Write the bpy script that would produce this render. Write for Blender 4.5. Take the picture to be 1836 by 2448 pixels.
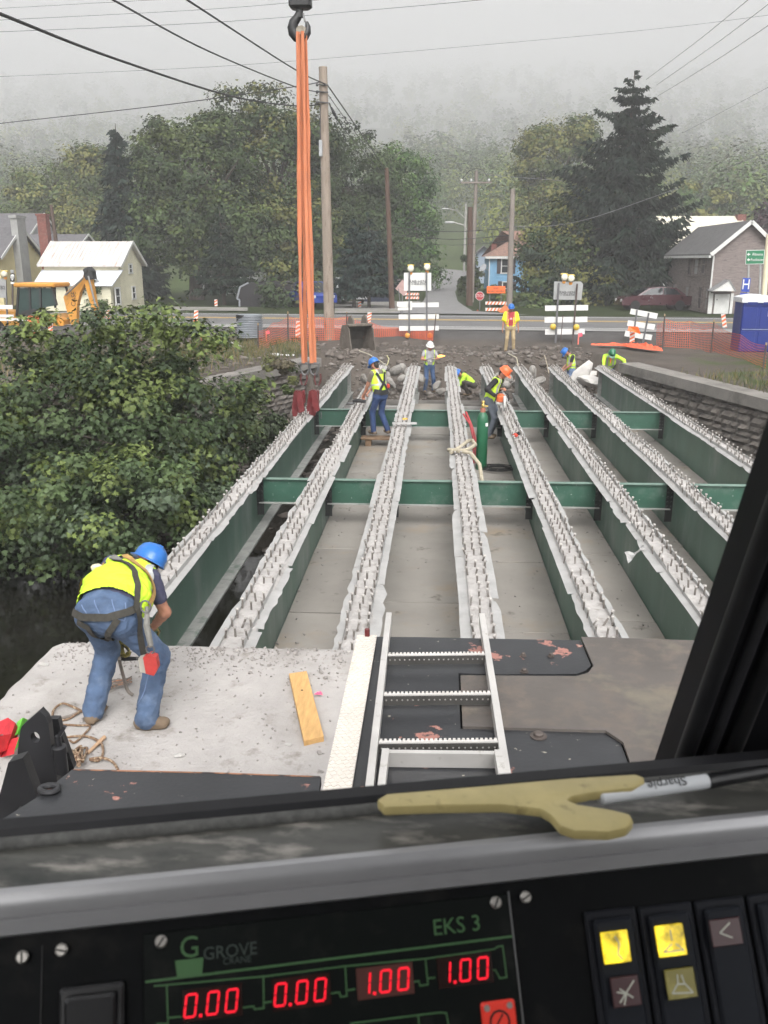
import bpy, bmesh, math, random
import numpy as np
from mathutils import Vector, Matrix, Euler, Quaternion
for o in list(bpy.data.objects): bpy.data.objects.remove(o, do_unlink=True)
SC = bpy.context.scene; COL = SC.collection
R = math.radians
random.seed(7); RNG = np.random.default_rng(11)

# ---------------------------------------------------------------- camera (a phone held inside the crane cab)
CAM_Z, PITCH, YAW, FPX = 3.3, R(16.3), R(3.43), 2050.0
cd = bpy.data.cameras.new('camera'); cam = bpy.data.objects.new('camera', cd); COL.objects.link(cam)
cam.location = (0, 0, CAM_Z); cam.rotation_euler = (R(90) - PITCH, 0, YAW)
cd.sensor_fit = 'VERTICAL'; cd.sensor_height = 24.0; cd.lens = 24.0 * FPX / 2448.0
cd.clip_start = 0.02; cd.clip_end = 4000
cd.dof.use_dof = True; cd.dof.focus_distance = 14.0; cd.dof.aperture_fstop = 9.0
SC.camera = cam
# ---------------------------------------------------------------- overcast sky, soft sun, exposure
SUN_EL, SUN_ROT = R(48), R(165)
w = bpy.data.worlds.new('World'); SC.world = w; w.use_nodes = True
nt = w.node_tree; nt.nodes.clear()
sky = nt.nodes.new('ShaderNodeTexSky'); sky.sky_type = 'NISHITA'; sky.sun_disc = False
sky.sun_elevation = SUN_EL; sky.sun_rotation = SUN_ROT
sky.air_density = 1.0; sky.dust_density = 6.0; sky.ozone_density = 1.0
hs = nt.nodes.new('ShaderNodeHueSaturation'); hs.inputs['Saturation'].default_value = 0.10
bg = nt.nodes.new('ShaderNodeBackground'); bg.inputs['Strength'].default_value = 0.15
ow = nt.nodes.new('ShaderNodeOutputWorld')
nt.links.new(sky.outputs[0], hs.inputs['Color']); nt.links.new(hs.outputs[0], bg.inputs[0]); nt.links.new(bg.outputs[0], ow.inputs[0])
sl = bpy.data.lights.new('sun', 'SUN'); sl.energy = 0.5; sl.angle = R(40); sl.color = (1.0, 0.97, 0.93)
so = bpy.data.objects.new('sun', sl); COL.objects.link(so)
sd = Vector((-math.sin(SUN_ROT) * math.cos(SUN_EL), math.cos(SUN_ROT) * math.cos(SUN_EL), math.sin(SUN_EL)))
so.rotation_euler = sd.to_track_quat('Z', 'Y').to_euler(); so.location = (0, -20, 60)
SC.view_settings.view_transform = 'Standard'; SC.view_settings.look = 'None'
SC.view_settings.gamma = 1.0; SC.view_settings.use_curve_mapping = False
SC.view_settings.exposure = 1.08
SC.cycles.use_denoising = True
SC.cycles.max_bounces = 8; SC.cycles.diffuse_bounces = 3; SC.cycles.glossy_bounces = 3
SC.cycles.transmission_bounces = 4; SC.cycles.volume_bounces = 1; SC.cycles.transparent_max_bounces = 8
SC.cycles.use_adaptive_sampling = True; SC.cycles.adaptive_threshold = 0.04

# ---------------------------------------------------------------- measuring: a point of the place from a sight line and a height, depth or distance
_fw = Vector((-math.sin(YAW) * math.cos(PITCH), math.cos(YAW) * math.cos(PITCH), -math.sin(PITCH)))
_rt = Vector((math.cos(YAW), math.sin(YAW), 0)); _up = _rt.cross(_fw)
def at(x, y, z=None, Y=None, X=None):
    r = _rt * ((x - 918) / FPX) + _up * ((1224 - y) / FPX) + _fw
    t = (z - CAM_Z) / r.z if z is not None else (Y / r.y if Y is not None else X / r.x)
    return Vector((0, 0, CAM_Z)) + r * t

# ---------------------------------------------------------------- materials
def _n(nt, t, **k):
    n = nt.nodes.new(t)
    for a, v in k.items(): setattr(n, a, v)
    return n
MATS = {}
def rgb(c): return (c[0], c[1], c[2], 1.0)
def M(name, col, rough=0.7, metal=0.0, var=0.15, scale=4.0, col2=None, s2=3.0, lo=0.5, hi=0.6, bump=0.0, bs=40.0,
      spec=0.5, attr=False, emit=None, es=1.0, trans=0.0, wood=None, coat=0.0, col3=None, s3=1.0, lo3=.55, hi3=.65, rnd=0.0, stretch=None, vor=0.0, vs=20.0, sheen=0.0, alpha=None):
    """one procedural material: base colour with noise, up to two layers of stains or wear, bump"""
    if name in MATS: return MATS[name]
    m = bpy.data.materials.new(name); m.use_nodes = True; nt = m.node_tree; b = nt.nodes['Principled BSDF']; L = nt.links.new
    b.inputs['Roughness'].default_value = rough; b.inputs['Metallic'].default_value = metal
    b.inputs['Specular IOR Level'].default_value = spec
    if coat: b.inputs['Coat Weight'].default_value = coat
    if sheen: b.inputs['Sheen Weight'].default_value = sheen
    if trans: b.inputs['Transmission Weight'].default_value = trans
    if alpha is not None: b.inputs['Alpha'].default_value = alpha
    geo = _n(nt, 'ShaderNodeNewGeometry'); vec = geo.outputs['Position']
    if wood or stretch:
        mp = _n(nt, 'ShaderNodeMapping'); mp.inputs['Scale'].default_value = wood or stretch; L(vec, mp.inputs[0]); vec = mp.outputs[0]
    def noise(s, det=4.0, ro=.6):
        t = _n(nt, 'ShaderNodeTexNoise'); t.inputs['Scale'].default_value = s; t.inputs['Detail'].default_value = det; t.inputs['Roughness'].default_value = ro
        L(vec, t.inputs['Vector']); return t.outputs[0]
    def mix(f, a, c):
        x = _n(nt, 'ShaderNodeMix', data_type='RGBA')
        if hasattr(f, 'is_output'): L(f, x.inputs[0])
        else: x.inputs[0].default_value = f
        for v, i in ((a, 6), (c, 7)):
            if hasattr(v, 'is_output'): L(v, x.inputs[i])
            else: x.inputs[i].default_value = rgb(v)
        return x.outputs[2]
    def ramp(f, lo, hi):
        r = _n(nt, 'ShaderNodeMapRange'); r.inputs[1].default_value = lo; r.inputs[2].default_value = hi; L(f, r.inputs[0]); return r.outputs[0]
    if attr:
        at_ = _n(nt, 'ShaderNodeAttribute', attribute_name='Col'); c = at_.outputs['Color']
    elif var:
        f = ramp(noise(scale), .3, .7)
        c = mix(f, [v * (1 - var) for v in col], [min(1, v * (1 + var)) for v in col])
    else:
        c = mix(0.0, col, col)
    if col2 is not None: c = mix(ramp(noise(s2, 8.0, .65), lo, hi), c, col2)
    if col3 is not None: c = mix(ramp(noise(s3, 8.0, .65), lo3, hi3), c, col3)
    if rnd:
        oi = _n(nt, 'ShaderNodeObjectInfo'); h = _n(nt, 'ShaderNodeHueSaturation'); mr = _n(nt, 'ShaderNodeMapRange')
        mr.inputs[3].default_value = 1 - rnd; mr.inputs[4].default_value = 1 + rnd
        L(oi.outputs['Random'], mr.inputs[0]); L(mr.outputs[0], h.inputs['Value']); L(c, h.inputs['Color']); c = h.outputs[0]
    L(c, b.inputs['Base Color'])
    if bump or vor:
        bp = _n(nt, 'ShaderNodeBump'); bp.inputs['Strength'].default_value = 1.0; bp.inputs['Distance'].default_value = bump or vor
        if vor:
            t = _n(nt, 'ShaderNodeTexVoronoi'); t.inputs['Scale'].default_value = vs; L(vec, t.inputs['Vector']); L(t.outputs[0], bp.inputs['Height'])
        else: L(noise(bs, 6.0), bp.inputs['Height'])
        L(bp.outputs[0], b.inputs['Normal'])
    if emit == 'base': L(c, b.inputs['Emission Color']); b.inputs['Emission Strength'].default_value = es
    elif emit is not None:
        b.inputs['Emission Color'].default_value = rgb(emit); b.inputs['Emission Strength'].default_value = es
    MATS[name] = m
    return m

# ---------------------------------------------------------------- mesh collecting
class MB:
    def __init__(s): s.v = []; s.f = []; s.mi = []; s.cur = 0
    def add(s, vs, fs):
        o = len(s.v); s.v += [tuple(p) for p in vs]; s.f += [tuple(i + o for i in f) for f in fs]; s.mi += [s.cur] * len(fs); return s
    def box(s, c, d, rot=None, taper=1.0):
        x, y, z = d[0] / 2, d[1] / 2, d[2] / 2
        vs = [Vector((i * x * (taper if k > 0 else 1), j * y * (taper if k > 0 else 1), k * z)) for k in (-1, 1) for j in (-1, 1) for i in (-1, 1)]
        if rot is not None:
            m = rot if isinstance(rot, (Matrix, Quaternion)) else Euler(rot)
            m = m.to_matrix() if not isinstance(m, Matrix) else m
            vs = [m @ v for v in vs]
        c = Vector(c); vs = [v + c for v in vs]
        return s.add(vs, [(0, 2, 3, 1), (4, 5, 7, 6), (0, 1, 5, 4), (2, 6, 7, 3), (0, 4, 6, 2), (1, 3, 7, 5)])
    def bx(s, x0, x1, y0, y1, z0, z1): return s.box(((x0 + x1) / 2, (y0 + y1) / 2, (z0 + z1) / 2), (x1 - x0, y1 - y0, z1 - z0))
    def bev(s, c, d, b=0.01, rot=None):
        """box with all edges chamfered"""
        x, y, z = d[0] / 2, d[1] / 2, d[2] / 2; b = min(b, x * .9, y * .9, z * .9)
        ring = []
        for zz, k in ((-z, b), (-z + b, 0), (z - b, 0), (z, b)):
            X, Y = x - k, y - k
            ring.append([(-X + b, -Y), (X - b, -Y), (X, -Y + b), (X, Y - b), (X - b, Y), (-X + b, Y), (-X, Y - b), (-X, -Y + b)])
        vs = [Vector((p[0], p[1], zz)) for r_, zz in zip(ring, (-z, -z + b, z - b, z)) for p in r_]
        if rot is not None:
            m = rot if isinstance(rot, Matrix) else Euler(rot).to_matrix(); vs = [m @ v for v in vs]
        c = Vector(c); vs = [v + c for v in vs]
        fs = [tuple(range(7, -1, -1)), tuple(range(24, 32))]
        for r_ in range(3):
            for i in range(8): fs.append((r_ * 8 + i, r_ * 8 + (i + 1) % 8, r_ * 8 + 8 + (i + 1) % 8, r_ * 8 + 8 + i))
        return s.add(vs, fs)
    def beam(s, a, b, w, h=None, up=(0, 0, 1)):
        a = Vector(a); b = Vector(b); d = b - a; L = d.length; d.normalize(); u = Vector(up)
        if abs(d.dot(u)) > .98: u = Vector((0, 1, 0))
        x = d.cross(u).normalized(); u = x.cross(d)
        m = Matrix((x, d, u)).transposed()
        return s.box((a + b) / 2, (w, L, h or w), m)
    def tube(s, pts, r, n=8, caps=True, closed=False):
        pts = [Vector(p) for p in pts]; k = len(pts); rs = r if isinstance(r, (list, tuple)) else [r] * k
        vs = []; prev = None
        for i, p in enumerate(pts):
            if closed: t = (pts[(i + 1) % k] - pts[i - 1])
            else: t = pts[min(i + 1, k - 1)] - pts[max(i - 1, 0)]
            t.normalize()
            if prev is None: u = Vector((0, 0, 1)) if abs(t.z) < .9 else Vector((1, 0, 0))
            else: u = prev
            u = (u - t * u.dot(t)).normalized(); prev = u; v_ = t.cross(u)
            for j in range(n):
                a = 2 * math.pi * j / n; vs.append(p + (u * math.cos(a) + v_ * math.sin(a)) * rs[i])
        fs = []
        for i in range(k if closed else k - 1):
            i2 = (i + 1) % k
            for j in range(n): fs.append((i * n + j, i * n + (j + 1) % n, i2 * n + (j + 1) % n, i2 * n + j))
        if caps and not closed: fs += [tuple(range(n - 1, -1, -1)), tuple(range((k - 1) * n, k * n))]
        return s.add(vs, fs)
    def lathe(s, prof, c=(0, 0, 0), n=16, rot=None):
        vs = []; c = Vector(c); m = None
        if rot is not None: m = rot if isinstance(rot, Matrix) else Euler(rot).to_matrix()
        for r_, z in prof:
            for j in range(n):
                a = 2 * math.pi * j / n; v = Vector((r_ * math.cos(a), r_ * math.sin(a), z)); vs.append((m @ v if m else v) + c)
        fs = []
        for i in range(len(prof) - 1):
            for j in range(n): fs.append((i * n + j, i * n + (j + 1) % n, (i + 1) * n + (j + 1) % n, (i + 1) * n + j))
        if prof[0][0] > 1e-6: fs.append(tuple(range(n - 1, -1, -1)))
        if prof[-1][0] > 1e-6: fs.append(tuple(range((len(prof) - 1) * n, len(prof) * n)))
        return s.add(vs, fs)
    def prism(s, poly, org, ax, ay, az, depth):
        """polygon in the plane (ax, ay) at org, extruded along az"""
        org, ax, ay, az = Vector(org), Vector(ax), Vector(ay), Vector(az); k = len(poly)
        a = [org + ax * p[0] + ay * p[1] for p in poly]; vs = a + [p + az * depth for p in a]
        fs = [tuple(range(k - 1, -1, -1)), tuple(range(k, 2 * k))] + [(i, (i + 1) % k, k + (i + 1) % k, k + i) for i in range(k)]
        return s.add(vs, fs)
    def quad(s, a, b, c, d): return s.add([a, b, c, d], [(0, 1, 2, 3)])
    def xf(s, m): s.v = [tuple(m @ Vector(p)) for p in s.v]; return s
    def mesh(s, name, mats, smooth=False):
        me = bpy.data.meshes.new(name); me.from_pydata(s.v, [], s.f)
        for m in (mats if isinstance(mats, (list, tuple)) else [mats]): me.materials.append(m)
        if any(s.mi): me.polygons.foreach_set('material_index', s.mi)
        bm = bmesh.new(); bm.from_mesh(me); bmesh.ops.recalc_face_normals(bm, faces=bm.faces); bm.to_mesh(me); bm.free()
        if smooth:
            me.polygons.foreach_set('use_smooth', [True] * len(me.polygons)); 
            if smooth != 'all': me.set_sharp_from_angle(angle=R(38))
        me.update(); return me
    def build(s, name, mats, parent=None, smooth=False, world=False):
        if parent is not None and world:
            iv = (Matrix.Translation(parent.location) @ parent.rotation_euler.to_matrix().to_4x4()).inverted(); s.xf(iv)
        return link(name, s.mesh(name, mats, smooth), parent)
def link(name, me, parent=None, loc=None, rot=None):
    o = bpy.data.objects.new(name, me); COL.objects.link(o)
    if parent is not None: o.parent = parent
    if loc is not None: o.location = loc
    if rot is not None: o.rotation_euler = rot
    return o
def tag(o, label=None, cat=None, group=None, kind=None):
    if label: o['label'] = label
    if cat: o['category'] = cat
    if group: o['group'] = group
    if kind: o['kind'] = kind
    return o
def thing(name, label, cat, loc=(0, 0, 0), rz=0.0, group=None):
    o = bpy.data.objects.new(name, None); COL.objects.link(o); o.empty_display_size = .2
    o.location = loc; o.rotation_euler = (0, 0, rz); return tag(o, label, cat, group)
def npmesh(name, v, f, mats, col=None, smooth=False, mi=None):
    """mesh straight from numpy arrays; f is (n,3) or (n,4)"""
    me = bpy.data.meshes.new(name); nv, nf, k = len(v), len(f), f.shape[1]
    me.vertices.add(nv); me.vertices.foreach_set('co', np.ascontiguousarray(v, np.float32).ravel())
    me.loops.add(nf * k); me.loops.foreach_set('vertex_index', np.ascontiguousarray(f, np.int32).ravel())
    me.polygons.add(nf); me.polygons.foreach_set('loop_start', np.arange(0, nf * k, k, dtype=np.int32))
    for m in (mats if isinstance(mats, (list, tuple)) else [mats]): me.materials.append(m)
    if mi is not None: me.polygons.foreach_set('material_index', np.ascontiguousarray(mi, np.int32))
    if smooth: me.polygons.foreach_set('use_smooth', np.ones(nf, bool))
    if col is not None:
        a = me.attributes.new('Col', 'FLOAT_COLOR', 'POINT'); c4 = np.ones((nv, 4), np.float32); c4[:, :3] = col; a.data.foreach_set('color', c4.ravel())
    me.update(calc_edges=True); me.validate(); return me
def vnoise(x, y, s=1.0, seed=0, oct=4):
    """value noise on numpy arrays"""
    out = np.zeros_like(x, dtype=float); amp = 1.0; tot = 0
    for k in range(oct):
        X, Y = x * s * 2 ** k + 17.3 * k, y * s * 2 ** k - 9.1 * k
        xi, yi = np.floor(X).astype(np.int64), np.floor(Y).astype(np.int64); fx, fy = X - xi, Y - yi
        fx, fy = fx * fx * (3 - 2 * fx), fy * fy * (3 - 2 * fy)
        def h(a, b):
            q = (a * 374761393 + b * 668265263 + (seed + k) * 974711) & 0x7fffffff
            q = ((q ^ (q >> 13)) * 1274126177) & 0x7fffffff
            return ((q ^ (q >> 16)) & 0xffff) / 65535.0
        out += amp * ((h(xi, yi) * (1 - fx) + h(xi + 1, yi) * fx) * (1 - fy) + (h(xi, yi + 1) * (1 - fx) + h(xi + 1, yi + 1) * fx) * fy); tot += amp; amp *= .5
    return out / tot
def text_mesh(txt, size, mat, name, parent, loc, rot, extrude=0.002, font_align='CENTER', shear=0.0, sx=1.0):
    """lettering turned into a flat mesh part"""
    cu = bpy.data.curves.new(name, 'FONT'); cu.body = txt; cu.size = size; cu.align_x = font_align; cu.align_y = 'CENTER'; cu.extrude = extrude; cu.resolution_u = 3; cu.shear = shear
    t = bpy.data.objects.new('lettering_source', cu); COL.objects.link(t)
    dg = bpy.context.evaluated_depsgraph_get(); me = bpy.data.meshes.new_from_object(t.evaluated_get(dg))
    bpy.data.objects.remove(t, do_unlink=True); bpy.data.curves.remove(cu)
    me.materials.clear(); me.materials.append(mat); o = link(name, me, parent, loc, rot); o.scale = (sx, 1, 1); return o
def copy_tree(o, parent=None):
    c = o.copy(); COL.objects.link(c); c.parent = parent
    for ch in o.children: copy_tree(ch, c)
    return c
# ================================================================= THE SETTING
def lerp(a, b, t): return a + (b - a) * t
def sstep(a, b, x): t = np.clip((x - a) / (b - a), 0, 1); return t * t * (3 - 2 * t)
WATER_Z, ROAD_Z = -2.75, 0.35
_rf = [at(500, 749, z=ROAD_Z), at(1700, 760, z=ROAD_Z)]; _rn = [at(480, 781, z=ROAD_Z), at(1700, 795, z=ROAD_Z)]
def line_y(p, X): return p[0].y + (p[1].y - p[0].y) * (X - p[0].x) / (p[1].x - p[0].x)
def bank_y(X): return np.interp(X, [-60, -12, -7.9, -7.4, -4.6, -4.2, 5.9, 6.3, 10.4, 13, 60], [22.5, 22.5, 24.4, 24.9, 30.3, 29.0, 29.0, 28.9, 17.0, 9.0, 5.0])
def terrain_z(X, Y):
    n1 = vnoise(X, Y, .35, 3); n2 = vnoise(X, Y, 1.6, 5); n3 = vnoise(X, Y, .03, 8)
    low = lerp(-3.3, -2.0, sstep(15.5, 20, Y)); low = lerp(low, -1.7, sstep(20, 28, Y)) + (n2 - .5) * .35 * sstep(14, 17, Y) 
    low = np.where(Y < 4.5, lerp(-3.3, -.15, sstep(4.5, 3.0, Y)), low)
    yn = line_y(_rn, X)
    high = lerp(-.02, ROAD_Z - .03, sstep(yn - 3.2, yn - .25, Y)) + (n1 - .5) * .16 * (Y < yn - 2.4) + (n2 - .5) * .07 * (Y < yn - 1.8)
    pit = np.where((X > -4.2) & (X < 5.95), 1.0, 0.0) * sstep(33.0, 31.0, Y + (n1 - .5) * 1.4)
    high = high - 1.22 * pit + pit * (n2 - .5) * .5
    beyond = np.clip(Y - 62, 0, None)
    high = high + .012 * beyond + .05 * np.clip(Y - 95, 0, None) + .045 * np.clip(Y - 150, 0, None) + .065 * np.clip(Y - 500, 0, None) + .045 * np.clip(Y - 1200, 0, None) + (n3 - .4) * .05 * np.clip(Y - 120, 0, 600)
    by = bank_y(X); width = np.where(X < -7.2, 4.0, np.where(X > 12, 2.0, .12))
    s = sstep(by - width, by, Y)
    return lerp(low, high, s)
def axis(segs):
    out = []
    for a, b, st in segs: out += list(np.arange(a, b, st))
    return np.array(out + [segs[-1][1]])
gx = axis([(-1700, -200, 75), (-200, -60, 14), (-60, -18, 2.0), (-18, 14, .22), (14, 60, 2.0), (60, 200, 14), (200, 1700, 75)])
gy = axis([(-60, 2, 6), (2, 14, .6), (14, 34, .2), (34, 46, .4), (46, 70, 1.5), (70, 150, 5), (150, 300, 12), (300, 3000, 90)])
GX, GY = np.meshgrid(gx, gy); GZ = terrain_z(GX, GY)
nx, ny = len(gx), len(gy)
vid = np.arange(nx * ny).reshape(ny, nx)
tf = np.stack([vid[:-1, :-1], vid[:-1, 1:], vid[1:, 1:], vid[1:, :-1]], -1).reshape(-1, 4)
# zones: dirt, gravel verge, grass, lot, woods floor
dirt, gravel, grass, wood_, mud = [np.array(c) for c in ((.078, .066, .056), (.068, .064, .062), (.050, .072, .020), (.03, .038, .016), (.022, .019, .014))]
n = vnoise(GX, GY, .8, 21); n_ = vnoise(GX, GY, .25, 22); nf = vnoise(GX, GY, 3.0, 23)
c = dirt[None, None] * (.65 + .7 * n[..., None]) * (.8 + .4 * nf[..., None])
yn = line_y(_rn, GX); yf = line_y(_rf, GX)
def blend(c, t, k): return c * (1 - t[..., None]) + k * t[..., None]
c = blend(c, sstep(yn - 2.6, yn - 1.6, GY), gravel * (.8 + .5 * nf[..., None]))
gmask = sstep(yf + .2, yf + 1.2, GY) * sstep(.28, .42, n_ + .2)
c = blend(c, gmask, grass * (.7 + .6 * n[..., None]) * (.45 + .55 * sstep(70, 90, GY))[..., None])  # grass nearer the road darkened: shade of the trees put into its colour
c = blend(c, sstep(120, 150, GY) * (np.abs(GX + 2 - .03 * GY) > 9), wood_)
c = blend(c, (GY < bank_y(GX) - .3) * 1.0, mud * (.6 + .8 * nf[..., None]))
c = blend(c, sstep(8.5, 9.5, GX) * sstep(yn - 5, yn - 9, GY) * (GY > bank_y(GX)) * sstep(.4, .55, n), grass * .9)
GM = M('ground', (.1, .1, .1), rough=.95, attr=True, bump=.03, bs=9, spec=.2)
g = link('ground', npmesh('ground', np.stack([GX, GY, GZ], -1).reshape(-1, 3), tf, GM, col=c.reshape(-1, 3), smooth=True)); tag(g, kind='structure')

wm = M('water', (.010, .010, .007), rough=.04, var=.2, bump=.006, bs=2.2, spec=.5)
mb = MB(); mb.quad((-60, -20, WATER_Z), (60, -20, WATER_Z), (60, 21, WATER_Z), (-60, 21, WATER_Z)); tag(mb.build('water', wm), kind='structure')

# highway with its markings
asphalt = M('asphalt', (.12, .118, .118), rough=.9, var=.10, scale=1.2, col2=(.09, .09, .09), s2=.35, lo=.5, hi=.75, bump=.004, bs=120)
shoulder = M('shoulder_concrete', (.24, .235, .225), rough=.9, var=.08, scale=1.0, bump=.003, bs=90)
yline = M('yellow_paint', (.62, .40, .08), rough=.7, var=.15, scale=3, col2=(.2, .18, .12), s2=6, lo=.6, hi=.7)
wline = M('white_paint_line', (.62, .62, .6), rough=.7, var=.1, scale=3, col2=(.2, .2, .2), s2=6, lo=.6, hi=.7)
def strip(name, t0, t1, z, mat, x0=-90, x1=110, kind=True):
    mb = MB(); k = 24
    xs = [lerp(x0, x1, i / k) for i in range(k + 1)]
    for a, b in zip(xs[:-1], xs[1:]):
        q = lambda X, t: (X, lerp(line_y(_rn, X), line_y(_rf, X), t), z)
        mb.quad(q(a, t0), q(b, t0), q(b, t1), q(a, t1))
    o = mb.build(name, mat); tag(o, kind='structure'); return o
strip('road', 0, 1, ROAD_Z, asphalt)
strip('road_shoulder', 0, .13, ROAD_Z + .004, shoulder)
strip('road_edge_line', .155, .168, ROAD_Z + .008, wline); strip('road_edge_line', .93, .945, ROAD_Z + .008, wline)
strip('road_centre_line', .595, .615, ROAD_Z + .008, yline); strip('road_centre_line', .645, .665, ROAD_Z + .008, yline)
# side street climbing away, and the gravel lot, laid on the ground
def tz(x, y):
    i = min(max(int(np.searchsorted(gx, x)) - 1, 0), nx - 2); j = min(max(int(np.searchsorted(gy, y)) - 1, 0), ny - 2)
    u, v = (x - gx[i]) / (gx[i + 1] - gx[i]), (y - gy[j]) / (gy[j + 1] - gy[j])
    return float((GZ[j, i] * (1 - u) + GZ[j, i + 1] * u) * (1 - v) + (GZ[j + 1, i] * (1 - u) + GZ[j + 1, i + 1] * u) * v)
def ground_hit(x, y):
    r = _rt * ((x - 918) / FPX) + _up * ((1224 - y) / FPX) + _fw; Y = 30.0
    while Y < 400:
        p = Vector((0, 0, CAM_Z)) + r * (Y / r.y)
        if p.z < tz(p.x, p.y): return p
        Y += .5
    return p
def ribbon(name, L, Rr, mat, dz=.06, k=5):
    mb = MB(); rows = []
    for i in range(len(L) - 1):
        for j in range(k):
            a, b = L[i].lerp(L[i + 1], j / k), Rr[i].lerp(Rr[i + 1], j / k); rows.append([a.lerp(b, u / 6) for u in range(7)])
    rows.append([L[-1].lerp(Rr[-1], u / 6) for u in range(7)])
    rows = [[Vector((p.x, p.y, tz(p.x, p.y) + dz)) for p in r_] for r_ in rows]
    for r0, r1 in zip(rows[:-1], rows[1:]):
        for u in range(6): mb.quad(r0[u], r0[u + 1], r1[u + 1], r1[u])
    o = mb.build(name, mat, smooth='all'); tag(o, kind='structure'); return o
G = lambda pts: [ground_hit(*q) for q in pts]
ribbon('side_street', G([(930, 752), (985, 740), (1012, 722), (1024, 700), (1033, 681), (1040, 664), (1046, 650), (1050, 643)]), G([(1262, 755), (1130, 746), (1094, 722), (1088, 700), (1096, 681), (1108, 668), (1124, 658), (1150, 652)]), M('street_asphalt', (.17, .167, .165), rough=.9, var=.10, scale=1.2, bump=.004, bs=120))
lot = M('gravel_lot', (.20, .19, .175), rough=.95, var=.15, scale=.8, col2=(.11, .12, .06), s2=.5, lo=.55, hi=.65, bump=.01, bs=60)
ribbon('gravel_lot', G([(800, 751), (800, 735), (800, 722)]), G([(960, 751), (1000, 735), (1006, 722)]), lot, .05)
ribbon('gravel_lane', G([(400, 744), (400, 735)]), G([(592, 746), (592, 737)]), lot, .05)
# low cloud lying on the hillside: even haze round the whole place
hz = MB(); hz.bx(-1720, 1720, -62, 3020, -5.2, 640)
hm = bpy.data.materials.new('haze'); hm.use_nodes = True; hm.node_tree.nodes.clear()
pv = hm.node_tree.nodes.new('ShaderNodeVolumePrincipled'); ho = hm.node_tree.nodes.new('ShaderNodeOutputMaterial')
pv.inputs['Color'].default_value = (.985, .985, .995, 1); pv.inputs['Density'].default_value = HAZE = 0.0013
hm.node_tree.links.new(pv.outputs[0], ho.inputs['Volume'])
tag(hz.build('haze', hm), kind='stuff')
# ================================================================= BRIDGE: girders, cross beams, sheets, walls
GXS = [-2.875, -1.765, -0.69, 0.475, 1.60, 2.68, 3.78, 5.32]
G_Y0, G_Y1, FL_W, WEB_B = 2.6, 28.3, .30, -.85
green = M('green_steel', (.095, .158, .124), rough=.5, var=.16, scale=1.5, col2=(.24, .27, .25), s2=.9, lo=.50, hi=.74, spec=.5, col3=(.35, .37, .36), s3=22, lo3=.66, hi3=.70, stretch=(1, 1, .35), bump=.002, bs=6)
green2 = M('green_beam_paint', (.030, .088, .060), rough=.5, var=.16, scale=2, col2=(.38, .41, .38), s2=26, lo=.66, hi=.69, col3=(.10, .14, .12), s3=2, lo3=.55, hi3=.72)
galv = M('galvanised_form', (.39, .385, .375), rough=.6, metal=.25, var=.14, scale=3, col2=(.30, .29, .28), s2=5, lo=.58, hi=.72, bump=.004, bs=25)
crust = M('broken_concrete', (.42, .40, .385), rough=.95, var=.16, scale=6, col2=(.30, .28, .26), s2=9, lo=.52, hi=.66, bump=.02, bs=45)
studm = M('shear_stud_steel', (.15, .135, .12), rough=.6, metal=.3, var=.2, scale=9, col2=(.30, .285, .27), s2=14, lo=.52, hi=.62)
dust = M('dusty_steel', (.30, .30, .285), rough=.8, var=.2, scale=5, col2=(.10, .14, .11), s2=3, lo=.55, hi=.7)
boltm = M('dark_bolts', (.02, .022, .022), rough=.5, var=.2)
studh = M('stud_head', (.36, .34, .32), rough=.7, var=.3, scale=7)
def stud_mesh():
    mb = MB(); mb.lathe([(.0105, 0), (.010, .094)], n=8); mb.cur = 1; mb.lathe([(.017, .092), (.0185, .104), (.015, .110)], n=8); return mb.mesh('shear_stud', [studm, studh], True)
STUD = stud_mesh()
studtmpl = MB(); studtmpl.lathe([(.010, 0), (.010, .094)], n=6); nsh = len(studtmpl.f); studtmpl.lathe([(.018, .092), (.018, .108)], n=6)
ORD = ['leftmost', 'second', 'third', 'fourth', 'fifth', 'sixth', 'seventh', 'rightmost']
GLAB = ['green girder at the far left edge over the dark water', 'green studded girder second from the left, harnessed worker over its far end',
        'green studded girder third from the left with a yellow scrap and flat bar on top', 'green studded girder fourth from the left, under the ladder tip and draped hose',
        'green studded girder fifth from the left, under the orange-hatted sawing worker', 'green studded girder sixth from the left with a torn metal flap hanging off',
        'green studded girder second from the right, between torn form edges', 'green studded girder at the far right by the stone wing wall']
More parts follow.
